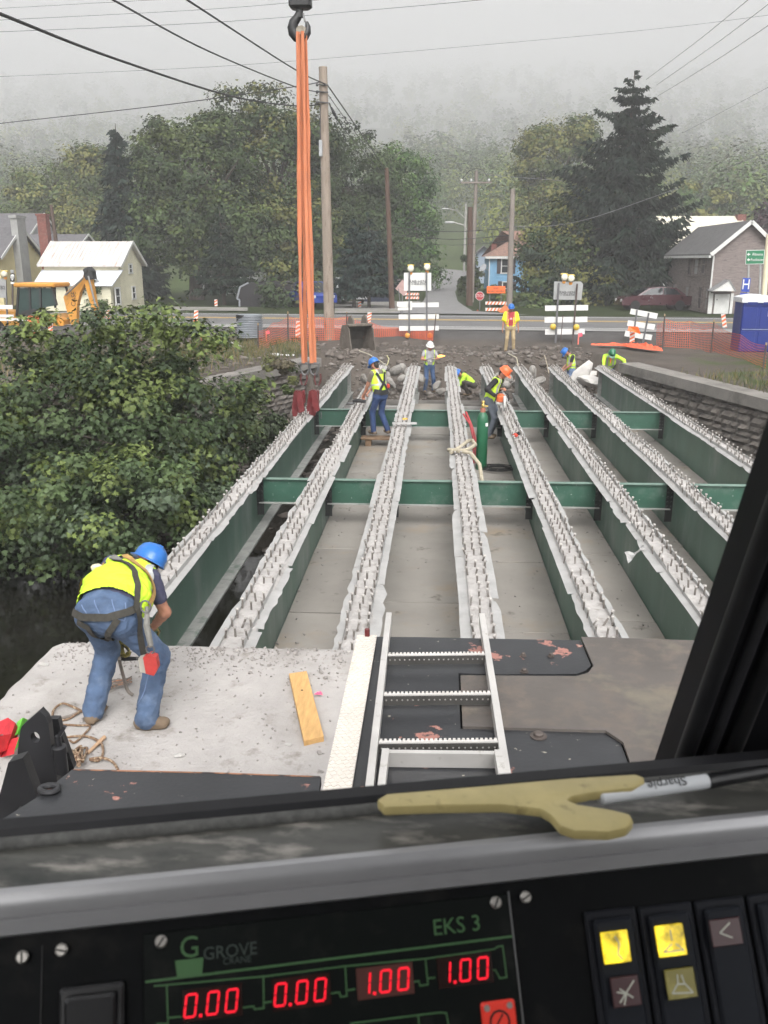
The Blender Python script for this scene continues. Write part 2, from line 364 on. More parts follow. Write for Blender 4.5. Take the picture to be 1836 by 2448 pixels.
def ragged(side, y0, y1, seed, gaps=()):
    """torn galvanised deck-form edge along one side of a flange: a ledge, a lip and a drop leg with uneven width"""
    rr = random.Random(seed); out = []; y = y0
    while y < y1:
        mb = MB(); y2 = min(y + rr.uniform(.5, 2.6), y1)
        if any(a < (y + y2) / 2 < b for a, b in gaps): y = y2; continue
        base = rr.uniform(.02, .065); k = max(2, int((y2 - y) / .12)); ys = [lerp(y, y2, i / k) for i in range(k + 1)]
        jag = .018 if rr.random() < .28 else .003; ws = [base + rr.uniform(-jag, jag) + .005 * math.sin(yy * 1.3 + seed) for yy in ys]
        if rr.random() < .35: ws[-1] *= .3; ws[-2] *= .7
        zs = [.015 + rr.uniform(-.15, .15) * jag for _ in ys]
        lip = .035 + rr.random() * .02
        for i in range(k):
            a, b = ys[i], ys[i + 1]; x0 = FL_W / 2 - .045
            P = lambda t, yy, zz: (side * t, yy, zz)
            mb.quad(P(x0, a, zs[i] + lip), P(x0, b, zs[i + 1] + lip), P(x0 + .004, b, zs[i + 1]), P(x0 + .004, a, zs[i]))
            mb.quad(P(x0 + .004, a, zs[i]), P(x0 + .004, b, zs[i + 1]), P(x0 + .05 + ws[i + 1], b, zs[i + 1] - .012), P(x0 + .05 + ws[i], a, zs[i] - .012))
            mb.quad(P(x0 + .05 + ws[i], a, zs[i] - .012), P(x0 + .05 + ws[i + 1], b, zs[i + 1] - .012), P(x0 + .05 + ws[i + 1] * .93, b, zs[i + 1] - .022), P(x0 + .05 + ws[i] * .93, a, zs[i] - .022))
        out.append(mb); y = y2 + .012 + (rr.random() < .25) * .06
    return out
def crust_mesh(seed, y0, y1):
    k = int((y1 - y0) / .06); ys = np.linspace(y0, y1, k); xs = np.linspace(-FL_W / 2 + .012, FL_W / 2 - .012, 9)
    X, Y = np.meshgrid(xs, ys); Z = .008 + .020 * vnoise(X + seed * 7, Y, 14, seed, 3) + .09 * np.clip(vnoise(X + seed * 3, Y, .8, seed + 5, 3) - .60, 0, 1) * 2.2
    Z[:, 0] = Z[:, -1] = .004; X = X + .006 * (vnoise(X, Y, 14, seed + 9) - .5)
    v = np.stack([X, Y, Z], -1).reshape(-1, 3); i = np.arange(k * 9).reshape(k, 9)
    f = np.stack([i[:-1, :-1], i[:-1, 1:], i[1:, 1:], i[1:, :-1]], -1).reshape(-1, 4)
    return npmesh('concrete_crust', v, f, crust, smooth=False)
def girder(i, X):
    t = thing('steel_girder', GLAB[i], 'girder', (X, 0, 0), 0, 'green bridge girders with stud rows')
    mb = MB(); mb.bx(-FL_W / 2, FL_W / 2, G_Y0, G_Y1, -.026, 0); mb.build('top_flange', dust, t)
    mb = MB(); mb.bx(-.007, .007, G_Y0, G_Y1, WEB_B, -.026); mb.build('web', green, t)
    mb = MB(); mb.bx(-FL_W / 2 - .02, FL_W / 2 + .02, G_Y0, G_Y1, WEB_B - .03, WEB_B); mb.build('bottom_flange', dust, t)
    for yy in (G_Y1 - .45,):
        mb = MB()
        for s in (-1, 1): mb.box((s * .07, yy, (WEB_B - .026) / 2), (.125, .014, abs(WEB_B) - .03))
        mb.build('stiffener', dust, t)
    mb = MB(); mb.box((0, G_Y1 - .3, WEB_B - .13), (.30, .34, .20)); mb.build('bearing', dust, t)
    link('concrete_crust', crust_mesh(i + 1, G_Y0, G_Y1), t)
    for s in (-1, 1):
        gaps = [(21.2, 22.6)] if i in (2, 3) else ([(16.2, 17.0)] if i in (0, 1) else [])
        for mb in ragged(s, G_Y0 + 3.9, G_Y1 - .1, i * 10 + s + 3, gaps): mb.build('form_edge', galv, t)
    rr = random.Random(i); far = MB(); y = 6.62
    while y < G_Y1 - .1:
        for j in (-1, 0, 1):
            if rr.random() < .11: continue
            x = j * .098 + rr.uniform(-.012, .012); yy = y + rr.uniform(-.028, .028)
            rot = (rr.gauss(0, .10), rr.gauss(0, .10), 0) if rr.random() > .05 else (rr.uniform(-.5, .5), rr.uniform(-.6, .6), 0)
            if y < 14.6: link('shear_stud', STUD, t, (x, yy, .012), rot)
            else:
                m = Matrix.Translation((x, yy, .012)) @ Euler(rot).to_matrix().to_4x4(); far.add([m @ Vector(p) for p in studtmpl.v], studtmpl.f); far.mi[-(len(studtmpl.f) - nsh):] = [1] * (len(studtmpl.f) - nsh)
        y += .218 + rr.uniform(-.01, .01)
    o = far.build('far_shear_studs', [studm, studh], t, smooth=True); o['kind'] = 'stuff'
    return t
GIRD = [girder(i, X) for i, X in enumerate(GXS)]
# torn flaps of form metal
for gi, yy, s in ((5, 9.75, -1), (6, 8.9, -1)):
    mb = MB(); rr = random.Random(gi); pts = []
    for a in range(5):
        for b in range(4): pts.append((s * (.17 + a * .05), yy + b * .06 + rr.uniform(-.03, .03), .02 + math.sin(a * 1.3 + b) * .035 + (.08 if gi == 6 else .0) * a * .4 - (.03 * a if gi == 5 else 0)))
    for a in range(4):
        for b in range(3): mb.add([pts[a * 4 + b], pts[a * 4 + b + 1], pts[a * 4 + b + 5], pts[a * 4 + b + 4]], [(0, 1, 2, 3)])
    mb.build('torn_form_flap', galv, GIRD[gi], smooth=False)
# cross beams in two rows
for row, (Y, rn) in enumerate(((13.25, 'nearer'), (20.0, 'farther'))):
    for b in range(7):
        x0, x1 = GXS[b] + .012, GXS[b + 1] - .012
        t = thing('cross_beam', f'green steel cross beam of the {rn} row in the {["first","second","third","fourth","fifth","sixth","last"][b]} bay counted from the left', 'cross beam', ((x0 + x1) / 2, Y, -.46), 0, 'green cross beams between the girders')
        L = x1 - x0; h = L / 2
        mb = MB(); mb.bx(-h + .11, h - .11, -.005, .005, .02, .40); mb.build('web', green2, t)
        mb = MB(); mb.bx(-h + .05, h - .05, -.05, .05, .40, .414); mb.build('top_flange', M('pale_green_edge', (.13, .20, .165), rough=.5, var=.2, scale=4), t)
        mb = MB(); mb.bx(-h + .05, h - .05, -.06, .06, .004, .02); mb.build('bottom_flange', dust, t)
        for s in (-1, 1):
            mb = MB(); mb.bx(s * (h - .065) - .055, s * (h - .065) + .055, -.016, -.005, -.20, .395); pl = mb.build('connection_plate', boltm, t)
            mb = MB()
            for k in range(5):
                for q in (-.03, .03): mb.lathe([(.017, 0), (.017, .018), (.010, .02)], (s * (h - .065) + q, -.016, .05 + k * .075), 6, (R(90), 0, 0))
            mb.build('bolts', M('bolt_heads', (.05, .055, .055), rough=.4, metal=.6), pl)
# shield sheets lying on the bottom flanges, bay by bay
ply = M('shield_sheet', (.305, .282, .255), rough=.75, var=.14, scale=.9, col2=(.33, .26, .185), s2=.7, lo=.55, hi=.75, col3=(.12, .105, .09), s3=3.0, lo3=.61, hi3=.72, bump=.002, bs=20, rnd=.10, spec=.35)
crumb = M('concrete_crumbs', (.27, .25, .235), rough=.95, var=.3, scale=20)
rr = random.Random(5)
WORDS = ['nearest', 'second', 'third', 'fourth', 'fifth', 'sixth', 'seventh', 'eighth', 'ninth', 'tenth']
for b in range(1, 7):
    x0, x1 = GXS[b] + .02, GXS[b + 1] - .02; y = 5.6; k = 0
    if b == 6:
        mid = lerp(x0, x1, .52); cols = [(x0, mid - .03), (mid + .03, x1)]
    else: cols = [(x0, x1)]
    for ci, (ca, cb) in enumerate(cols):
        y = 5.6 + .4 * b; k = 0
        while y < 23.6:
            L = rr.choice([2.42, 2.42, 1.22]); 
            z = -.835 + rr.uniform(0, .012)
            side = '' if b < 6 else [' left half', ' right half'][ci]
            mb = MB(); mb.bev((0, L / 2 - .006, 0), (cb - ca, L - .02, .018), .004)
            o = mb.build('plywood_sheet', ply); o.location = ((ca + cb) / 2, y, z); o.rotation_euler = (0, 0, rr.uniform(-.004, .004))
            tag(o, f'grey plywood sheet {WORDS[k]} from the crane, {["second","third","fourth","fifth","sixth","last"][b-1]} girder bay from left{side}', 'plywood sheet', 'plywood sheets between girder bottoms')
            y += L; k += 1
# scraps and dust lines on the sheets
mb = MB()
for _ in range(900):
    b = rr.randint(1, 6); X = rr.uniform(GXS[b] + .03, GXS[b + 1] - .03)
    if rr.random() < .6: X = rr.choice([GXS[b] + .03 + rr.random() ** 2 * .25, GXS[b + 1] - .03 - rr.random() ** 2 * .25])
    s = rr.uniform(.006, .022); mb.box((X, rr.uniform(6.8, 22), -.818 + s * .3), (s, s * rr.uniform(.6, 2), s * .7), (rr.random(), rr.random(), rr.random() * 3))
tag(mb.build('concrete_crumbs', crumb), 'grey concrete crumbs scattered over the plywood sheets', 'debris', kind='stuff')
# loose boards and a scrap board by the right-hand sheets
for (x, y, L, rz, lab) in ((4.62, 17.2, 5.2, .02, 'long pale board between the plywood sheets of the last bay'), (4.7, 9.6, 1.6, .1, 'short timber leaning in the last bay beside the cab pillar')):
    mb = MB(); mb.bev((0, 0, 0), (.09, L, .035), .004); o = mb.build('timber', M('timber', (.42, .31, .18), rough=.8, var=.2, scale=3, wood=(12, 1, 12))); o.location = (x, y, -.79); o.rotation_euler = (0, 0, rz); tag(o, lab, 'timber')

# abutment seat and back
conc = M('old_concrete', (.185, .172, .156), rough=.95, var=.18, scale=1.6, col2=(.10, .092, .082), s2=1.3, lo=.48, hi=.70, bump=.012, bs=14)
concl = M('light_concrete', (.48, .465, .45), rough=.95, var=.12, scale=2, col2=(.30, .28, .25), s2=2.4, lo=.55, hi=.7, bump=.012, bs=18)
t = thing('abutment', 'grey concrete abutment seat under the far girder ends', 'abutment', (1.0, 28.3, -3.2))
mb = MB(); mb.bev((0, 0, 1.0), (10.1, .95, 2.05), .03); mb.build('seat', conc, t)
mb = MB(); mb.bev((0, -.52, 1.86), (10.0, .10, .24), .02); mb.build('bridge_seat_lip', concl, t)
# stone wing walls: every visible stone is a piece of its own
stone = M('wall_stone', (.145, .128, .112), rough=.95, var=.28, scale=2.2, col2=(.07, .062, .055), s2=4, lo=.5, hi=.65, bump=.03, bs=9, rnd=.35)
mortar = M('mortar', (.17, .155, .14), rough=.97, var=.2, scale=5, bump=.01, bs=30)
STONES = []
for k in range(8):
    mb = MB(); rk = random.Random(k); n_ = 4; 
    g_ = [[(-.5 + i / n_, (0 if i in (0, n_) or j in (0, 2) else -.5 - rk.random() * .5) , -.5 + j / 2) for i in range(n_ + 1)] for j in range(3)]
    for j in range(2):
        for i in range(n_): mb.quad(g_[j][i], g_[j][i + 1], g_[j + 1][i + 1], g_[j + 1][i])
    per = g_[0] + [g_[1][-1]] + g_[2][::-1] + [g_[1][0]]
    for a, b in zip(per, per[1:] + per[:1]): mb.quad(a, b, (b[0], .6, b[2]), (a[0], .6, a[2]))
    STONES.append(mb.mesh('stone', stone))
def wing(label, a, b, zt0, zt1, zb, seed):
    """a, b: foot points in plan, seen from the stream side; cap on top"""
    a, b = Vector((a[0], a[1], 0)), Vector((b[0], b[1], 0)); d = b - a; L = d.length; rz = math.atan2(d.y, d.x)
    t = thing('stone_wing_wall', label, 'stone wall', (a.x, a.y, zb), rz)
    sl = (zt1 - zt0) / L
    mb = MB(); H0, H1 = zt0 - zb - .30, zt1 - zb - .30
    mb.prism([(0, 0), (L, 0), (L, H1), (0, H0)], (0, .10, 0), (1, 0, 0), (0, 0, 1), (0, 1, 0), .5); mb.build('mortar_core', mortar, t)
    mb = MB(); mb.prism([(0, H0 + .005), (L, H1 + .005), (L, H1 + .30), (0, H0 + .30)], (0, -.05, 0), (1, 0, 0), (0, 0, 1), (0, 1, 0), .72); mb.build('cap', conc, t)
    rk = random.Random(seed); z = .02
    while z < max(H0, H1) - .05:
        h = rk.uniform(.13, .24); x = rk.uniform(-.3, 0)
        while x < L:
            w_ = rk.uniform(.28, .75); xa, xb = max(x, 0), min(x + w_, L)
            top = H0 + (H1 - H0) * (xa + xb) / 2 / L
            hh = min(h, top - z)
            if xb - xa > .08 and hh > .05:
                o = link('stone', rk.choice(STONES), t, ((xa + xb) / 2, .10, z + hh / 2)); o.scale = (xb - xa - .014, .11 * rk.uniform(.5, 1.1), hh - .012)
            x += w_
        z += h
    return t
wing('dark coursed stone wing wall on the right with a sloping concrete cap', (6.0, 28.6), (10.2, 16.0), .12, -.10, -2.6, 2)
wing('dark stone wing wall on the left half hidden by creeper, flat concrete cap', (-7.2, 24.2), (-4.05, 30.2), -.12, .05, -2.3, 4)
# ================================================================= NEAR SIDE: slab, crane carrier deck, cab
slabm = M('dusty_slab', (.365, .345, .33), rough=.95, var=.12, scale=2.2, col2=(.27, .25, .23), s2=1.5, lo=.54, hi=.76, col3=(.20, .18, .155), s3=4, lo3=.57, hi3=.72, bump=.012, bs=26)
SLAB_Z = .10
xs = np.linspace(-3.30, 4.2, 150); ys = np.linspace(2.2, 6.78, 100); X, Y = np.meshgrid(xs, ys)
e = .07 * (vnoise(Y, Y * 0 + 3, 3.5, 4) - .5) + .10 * (vnoise(Y, Y * 0, .9, 9) - .5)
X = X + np.where(X < -3.0, e, 0); Z = SLAB_Z + .02 * (vnoise(X, Y, 1.4, 31) - .5) + .012 * (vnoise(X, Y, 9, 33) - .5)
Z = Z - .05 * sstep(6.70, 6.78, Y) - .045 * sstep(-3.22, -3.30, X + 0 * Y)
V = np.stack([X, Y, Z], -1).reshape(-1, 3); ids = np.arange(150 * 100).reshape(100, 150)
F_ = np.stack([ids[:-1, :-1], ids[:-1, 1:], ids[1:, 1:], ids[1:, :-1]], -1).reshape(-1, 4)
lowV = V.copy(); lowV[:, 2] = -.16
rim = list(ids[0]) + list(ids[1:, -1]) + list(ids[-1, -2::-1]) + list(ids[-2:0:-1, 0]); m_ = len(rim)
bot = np.arange(m_) + len(V); V2 = np.concatenate([V, lowV[rim]]); 
F2 = np.array([(rim[i], rim[(i + 1) % m_], bot[(i + 1) % m_], bot[i]) for i in range(m_)])
o = link('deck_slab', npmesh('deck_slab', V2, np.concatenate([F_, F2]), slabm)); tag(o, 'pale dusty concrete deck slab left standing under the crane, worker standing on it', 'concrete slab')
# grit on the slab
rr = random.Random(3); mb = MB()
for _ in range(1500):
    x, y = rr.uniform(-3.2, -.7), rr.uniform(2.9, 6.7)
    if rr.random() < .5: y = 6.7 - abs(rr.gauss(0, .25))
    s = rr.uniform(.004, .014) * (2.2 if rr.random() < .04 else 1); mb.box((x, y, SLAB_Z + s * .3), (s, s * rr.uniform(.7, 1.6), s * .7), (rr.random(), rr.random(), rr.random() * 3))
tag(mb.build('slab_grit', crumb), 'loose grey grit and chips on the pale slab', 'debris', kind='stuff')
# a few larger lumps on the slab
lump = M('concrete_lump', (.40, .385, .365), rough=.95, var=.2, scale=14, bump=.01, bs=50)
def rock_mesh(seed, mat, sub=2, rough=.25, sq=(1, 1, .7)):
    bm = bmesh.new(); bmesh.ops.create_icosphere(bm, subdivisions=sub, radius=1)
    rk = random.Random(seed); ds = [(Vector((rk.gauss(0, 1), rk.gauss(0, 1), rk.gauss(0, 1))).normalized(), rk.uniform(.55, .95)) for _ in range(9)]
    for v in bm.verts:
        for d, k in ds:
            q = v.co.dot(d)
            if q > k: v.co -= d * (q - k)
        v.co += Vector((rk.uniform(-1, 1), rk.uniform(-1, 1), rk.uniform(-1, 1))) * .04 * rough
        v.co = Vector((v.co.x * sq[0], v.co.y * sq[1], v.co.z * sq[2]))
    me = bpy.data.meshes.new('rock'); bm.to_mesh(me); bm.free(); me.materials.append(mat); return me
LUMPS = [rock_mesh(k, lump) for k in range(4)]
for (px_, py_, s, lab) in ((105, 1590, .035, 'flat chip of concrete near the slab left edge, behind the bent worker'), (428, 1808, .03, 'grey stone chip on the slab right of the rope heap'), (455, 1582, .014, 'rusty nut on the slab behind the bent worker'), (690, 1782, .022, 'dark stone chip on slab beside the timber offcut')):
    p = at(px_, py_, z=SLAB_Z); o = link('stone_chip', LUMPS[int(px_) % 4], None, p + Vector((0, 0, s * .3))); o.scale = (s * 1.4, s, s * .7); tag(o, lab, 'stone chip')

# ---- carrier deck of the crane: painted plates, chequer strip
DZ = 1.50
blackp = M('worn_black_paint', (.027, .028, .031), rough=.42, var=.2, scale=3, col2=(.33, .15, .12), s2=5.5, lo=.615, hi=.63, col3=(.36, .33, .27), s3=22, lo3=.655, hi3=.68, spec=.5, bump=.001, bs=60)
brownp = M('worn_brown_plate', (.092, .081, .073), rough=.6, var=.18, scale=2.2, col2=(.125, .102, .086), s2=9, lo=.48, hi=.66, col3=(.19, .168, .12), s3=3.2, lo3=.55, hi3=.78, bump=.002, bs=40)
alu = M('aluminium', (.62, .60, .575), rough=.45, metal=.55, var=.10, scale=4, col2=(.40, .37, .33), s2=18, lo=.62, hi=.72)
alud = M('grip_face_dark', (.045, .043, .04), rough=.7, var=.25, scale=9)
cheq = M('chequer_plate', (.66, .62, .57), rough=.55, metal=.25, var=.08, scale=3, col2=(.52, .45, .33), s2=1.7, lo=.58, hi=.75)
def plate(name, pts, z, th, mat, parent, bevel=True):
    P = [at(x, y, z=z) for x, y in pts]; mb = MB(); mb.prism([(p.x, p.y) for p in P], (0, 0, z - th), (1, 0, 0), (0, 1, 0), (0, 0, 1), th); return mb.build(name, mat, parent, world=True)
deck = thing('crane_carrier_deck', 'worn black and brown steel deck of the crane carrier below the cab window', 'crane deck', (0, 2.2, 0))
plate('black_plate', [(893, 1522), (1000, 1523), (1388, 1531), (1413, 1591), (1400, 1603), (1378, 1611), (1171, 1612), (1096, 1609), (1101, 1742), (1443, 1752), (1484, 1778), (1506, 1836), (1540, 2000), (1500, 2300), (700, 2300), (745, 2000), (800, 1850)], DZ, .03, blackp, deck)
plate('brown_plate', [(1389, 1522), (1673, 1531), (2000, 1540), (2100, 2300), (1560, 2300), (1546, 2000), (1511, 1836), (1490, 1774), (1448, 1746), (1106, 1736), (1101, 1614), (1378, 1616), (1406, 1608), (1419, 1591)], DZ + .012, .012, brownp, deck)
plate('under_plate', [(1060, 1535), (1560, 1545), (1700, 2300), (1000, 2300)], DZ - .032, .02, M('dark_under', (.01, .01, .01), rough=.9, var=0), deck)
plate('left_black_plate', [(172, 1840), (500, 1848), (768, 1858), (745, 2000), (640, 2300), (-200, 2300), (-60, 2000), (90, 1905)], DZ, .03, blackp, deck)
rusty = M('rust_edge', (.26, .13, .08), rough=.9, var=.3, scale=12, col2=(.06, .05, .05), s2=14, lo=.5, hi=.6)
plate('rust_edge', [(176, 1838), (500, 1845.5), (765, 1855), (766, 1857.5), (500, 1848), (174, 1840.5)], DZ + .002, .02, rusty, deck)
p0, p1 = at(902, 1640, z=0.9), at(1388, 1640, z=0.9)
mb = MB(); mb.bx(-.30, 1.9, 2.4, 3.80, .35, DZ - .06); mb.build('carrier_frame', M('dark_under', (.01, .01, .01)), deck, world=True)
mb = MB(); mb.bx(-1.45, -.45, 1.6, 2.55, .9, DZ - .06); mb.build('outrigger_box', M('dark_under', (.01, .01, .01)), deck, world=True)
for (x, y, r_) in ((1251, 1568, .009), (1317, 1569, .009), (1253, 1606, .012), (1287, 1760, .020)):
    p = at(x, y, z=DZ + .001); mb = MB(); mb.lathe([(r_ * 1.7, 0), (r_ * 1.7, .004), (r_, .004), (r_, .014), (r_ * .8, .017)], p, 12); mb.build('deck_bolt', M('bolt_grey', (.12, .10, .09), rough=.6, metal=.5), deck, world=True)
# chequer plate strip with raised lozenges
a, b, c_, d_ = [at(x, y, z=DZ + .02) for x, y in ((854, 1518), (901, 1518), (838, 1900), (768, 1903))]
st = thing('chequer_plate_strip', 'pale worn chequer plate strip beside the slab, left of the ladder', 'walkway strip', a)
mb = MB(); mb.prism([(p.x - a.x, p.y - a.y) for p in (a, b, c_, d_)], (0, 0, -.012), (1, 0, 0), (0, 1, 0), (0, 0, 1), .012); mb.build('strip_plate', cheq, st)
mb = MB(); n_ = 58
for i in range(n_):
    t_ = (i + .5) / n_; l, r_ = a.lerp(d_, t_) - a, b.lerp(c_, t_) - a
    for j in range(8):
        q = l.lerp(r_, (j + .5) / 8); s = 1 if (i + j) % 2 else -1
        mb.box((q.x, q.y, .0015), (.004, .017, .004), (0, 0, s * .75))
o = mb.build('raised_lozenges', cheq, st); o['kind'] = 'stuff'
# bolt post at the head of the strip
p = at(878, 1520, z=DZ + .02); mb = MB(); mb.lathe([(.013, 0), (.013, .035), (.011, .038)], p, 12); tag(mb.build('post_stub', M('maroon_paint', (.10, .012, .012), rough=.4, var=.3, scale=30), smooth=True), 'short maroon pin with a pale top at the head of the chequer strip', 'pin')

# ---- ladder lying on the deck
LZ = DZ + .075
lt = at(930, 1464, z=LZ); lb = at(880, 1905, z=LZ); rt_ = at(1152, 1466, z=LZ); rb = at(1217, 1880, z=LZ)
lad = thing('aluminium_ladder', 'aluminium ladder with grip rungs lying on the black crane deck', 'ladder', lb)
def rail(a, b, w, h, name):
    mb = MB(); a, b = Vector(a), Vector(b); mb.beam(a - Vector((0, 0, h / 2)), b - Vector((0, 0, h / 2)), w, h); return mb.build(name, alu, lad, world=True)
rail(lt, lb.lerp(lt, -.25), .028, .06, 'rail'); rail(rt_, rb.lerp(rt_, -.25), .028, .06, 'rail')
for y0 in (1566, 1661, 1775):
    tl = (y0 - 1464) / (1905 - 1464)
    L_, R_ = at(930 + (880 - 930) * (y0 - 1464) / 441, y0, z=LZ), at(1152 + (1217 - 1152) * (y0 - 1466) / 414, y0 - 2, z=LZ)
    L_ += Vector((.016, 0, 0)); R_ -= Vector((.016, 0, 0)); d = (R_ - L_)
    mb = MB(); mb.beam(L_ + Vector((0, .008, -.004)), R_ + Vector((0, .008, -.004)), .018, .005); k = 26
    for i in range(k):
        q = L_.lerp(R_, (i + .5) / k); mb.box((q.x, q.y + .018, q.z), (d.length / k * .55, .006, .008))
    ru = mb.build('rung', alu, lad, world=True)
    mb = MB(); mb.beam(L_ + Vector((0, -.003, -.026)), R_ + Vector((0, -.003, -.026)), .004, .042); fc = mb.build('rung_face', alud, ru); fc.location = -lad.location
    mb = MB()
    for i in range(20):
        q = L_.lerp(R_, (i + .5) / 20); mb.lathe([(.004, 0), (.003, .003), (.0012, .004)], (q.x, q.y - .005, q.z - .022), 8, (R(90), 0, 0))
    bp_ = mb.build('rung_bumps', M('grip_bumps', (.28, .27, .25), rough=.5, metal=.5), ru); bp_.location = -lad.location; bp_['kind'] = 'stuff'
# inner frame at the ladder foot
q1, q2, q3, q4 = [at(x, y, z=LZ - .012) for x, y in ((910, 1905), (922, 1803), (1190, 1806), (1203, 1885))]
mb = MB(); mb.beam(q1.lerp(q2, -.6), q2, .026, .05); mb.build('inner_rail', alu, lad, world=True)
mb = MB(); mb.beam(q3, q4.lerp(q3, -.6), .026, .05); mb.build('inner_rail', alu, lad, world=True)
mb = MB(); mb.beam(q2 + Vector((-.012, .012, 0)), q3 + Vector((.012, .012, 0)), .022, .01); mb.beam(q2 + Vector((0, .004, -.03)), q3 + Vector((0, .004, -.03)), .004, .05); mb.build('inner_crossbar', alu, lad, world=True)

# ---- lifting lug bracket at the left
lug = M('lug_black_paint', (.018, .018, .020), rough=.45, var=.25, scale=6, col2=(.17, .07, .05), s2=9, lo=.69, hi=.71, col3=(.25, .23, .21), s3=24, lo3=.73, hi3=.76)
base = at(110, 1925, z=DZ)
br = thing('lifting_lug_bracket', 'black steel lug bracket with a round eye at the left deck corner', 'bracket', base)
def pl(name, pts, Y, th, mat=lug):
    P = [at(x, y, Y=Y) for x, y in pts]; mb = MB(); mb.prism([(p.x, p.z) for p in P], (0, Y, 0), (1, 0, 0), (0, 0, 1), (0, 1, 0), th); return mb.build(name, mat, br, world=True)
def pl_hole(name, pts, hole, rad, Y, th):
    P = [at(x, y, Y=Y) for x, y in pts]; c = at(hole[0], hole[1], Y=Y); k = len(P); n_ = 24; mb = MB()
    # ring of the outline resampled by angle from the hole centre
    ang = [2 * math.pi * i / n_ for i in range(n_)]
    def hit(a):
        d = Vector((math.cos(a), math.sin(a))); best = None
        for i in range(k):
            p, q = Vector((P[i].x - c.x, P[i].z - c.z)), Vector((P[(i + 1) % k].x - c.x, P[(i + 1) % k].z - c.z)); e = q - p
            den = d.x * e.y - d.y * e.x
            if abs(den) < 1e-9: continue
            t = (p.x * e.y - p.y * e.x) / den; s_ = (p.x * d.y - p.y * d.x) / den
            if t > 0 and -1e-6 <= s_ <= 1 + 1e-6 and (best is None or t < best): best = t
        return d * (best or rad * 1.5)
    O = [hit(a) for a in ang]; I = [Vector((math.cos(a) * rad, math.sin(a) * rad * 1.35)) for a in ang]
    for y0, y1, fl in ((0, 0, 1), (th, th, -1)):
        for i in range(n_):
            j = (i + 1) % n_; mb.quad(*[(c.x + w_.x, Y + y0, c.z + w_.y) for w_ in (I[i], O[i], O[j], I[j])])
    for Q in (O, I):
        for i in range(n_):
            j = (i + 1) % n_; mb.quad((c.x + Q[i].x, Y, c.z + Q[i].y), (c.x + Q[j].x, Y, c.z + Q[j].y), (c.x + Q[j].x, Y + th, c.z + Q[j].y), (c.x + Q[i].x, Y + th, c.z + Q[i].y))
    return mb.build(name, lug, br, world=True)
pl_hole('eye_plate', [(30, 1900), (49, 1739), (96, 1698), (115, 1722), (124, 1800), (150, 1900)], (84, 1763), .019, 3.02, .035)
pl('rear_plate', [(112, 1880), (116, 1719), (139, 1719), (147, 1754), (177, 1836), (150, 1880)], 3.12, .03)
pl('front_plate', [(-30, 2010), (20, 1823), (54, 1812), (104, 1950), (108, 1985), (60, 2010)], 2.78, .05)
mb = MB(); p = at(143, 1800, Y=3.03); mb.lathe([(.026, -.09), (.026, .0), (.030, .0), (.030, .03), (.022, .036), (.012, .036), (.012, .08)], p, 16); mb.beam(p + Vector((0, 0, .07)), p + Vector((.035, .0, .125)), .014); mb.build('spring_pin', lug, br, True, world=True)
p = at(118, 1886, z=DZ + .012); mb = MB(); mb.tube([p + Vector((math.cos(i * R(30)) * .032, math.sin(i * R(30)) * .022, 0)) for i in range(12)], .011, 8, closed=True); mb.build('ring', lug, br, True, world=True)

# ---- cab: window bar, sill, trim, instrument panel, pillar
CY = R(12.2); CU = Vector((math.cos(CY), math.sin(CY), 0)); CVv = Vector((-math.sin(CY), math.cos(CY), 0)); CW = Vector((0, 0, 1))
cab = thing('crane_cab', 'dark crane cab interior with window bar, dirty sill, aluminium trim and pillar', 'crane cab', (0.0, .66, 2.85), CY)
def hitp(x, y, org, nrm):
    r = _rt * ((x - 918) / FPX) + _up * ((1224 - y) / FPX) + _fw; o_ = Vector((0, 0, CAM_Z)); return o_ + r * ((org - o_).dot(nrm) / r.dot(nrm))
cabI = (Matrix.Translation(cab.location) @ Matrix.Rotation(CY, 4, 'Z')).inverted()
rubber = M('black_rubber', (.010, .010, .012), rough=.55, var=.3, scale=20, spec=.35)
sillm = M('dirty_sill', (.075, .074, .066), rough=.38, var=.35, scale=14, col2=(.30, .28, .25), s2=17, lo=.52, hi=.70, col3=(.012, .016, .013), s3=6, lo3=.54, hi3=.68, spec=.5, stretch=(1, 3, 1))
trimm = M('brushed_trim', (.37, .37, .38), rough=.38, metal=.35, var=.05, scale=8, stretch=(.3, 6, 6), col2=(.30, .30, .31), s2=10, lo=.55, hi=.8)
blackpl = M('panel_black', (.004, .0045, .005), rough=.7, var=.2, scale=30, spec=.12, bump=.0002, bs=900, col2=(.016, .015, .014), s2=24, lo=.52, hi=.75)
# local frame: x along the sill, y outward, z up; the window bar passes through the origin line
LX0, LX1 = -.55, .55
def loc(x, y, z): p = cabI @ at(x, y, z=z); return p
vA = (loc(0, 1977, 2.86).y + loc(918, 1894, 2.86).y) / 2; vB = (loc(0, 2024, 2.85).y + loc(918, 1960, 2.85).y) / 2; vC = (loc(0, 2132, 2.85).y + loc(918, 2052, 2.85).y) / 2
mb = MB(); mb.bev((0, vA + .004, -.012), (1.3, .026, .044), .006); mb.build('window_bar', rubber, cab)
mb = MB(); mb.tube([(LX0 - .1, vB + .006, .002), (LX1 + .1, vB + .006, .002)], .0055, 10); mb.build('rubber_bead', M('grey_rubber', (.09, .09, .085), rough=.8, var=.3, scale=120), cab, True)
mb = MB(); mb.bx(LX0 - .1, LX1 + .1, vC, vB + .01, -.02, 0); mb.build('sill', sillm, cab)
mb = MB()
prof = [(vC + .006, .0010), (vC + .003, .0025), (vC - .002, .0025), (vC - .006, -.001), (vC - .008, -.005), (vC - .0085, -.014), (vC - .007, -.0145), (vC - .007, -.0155), (vC - .0085, -.016), (vC - .010, -.028), (vC - .007, -.032), (vC + .006, -.032)]
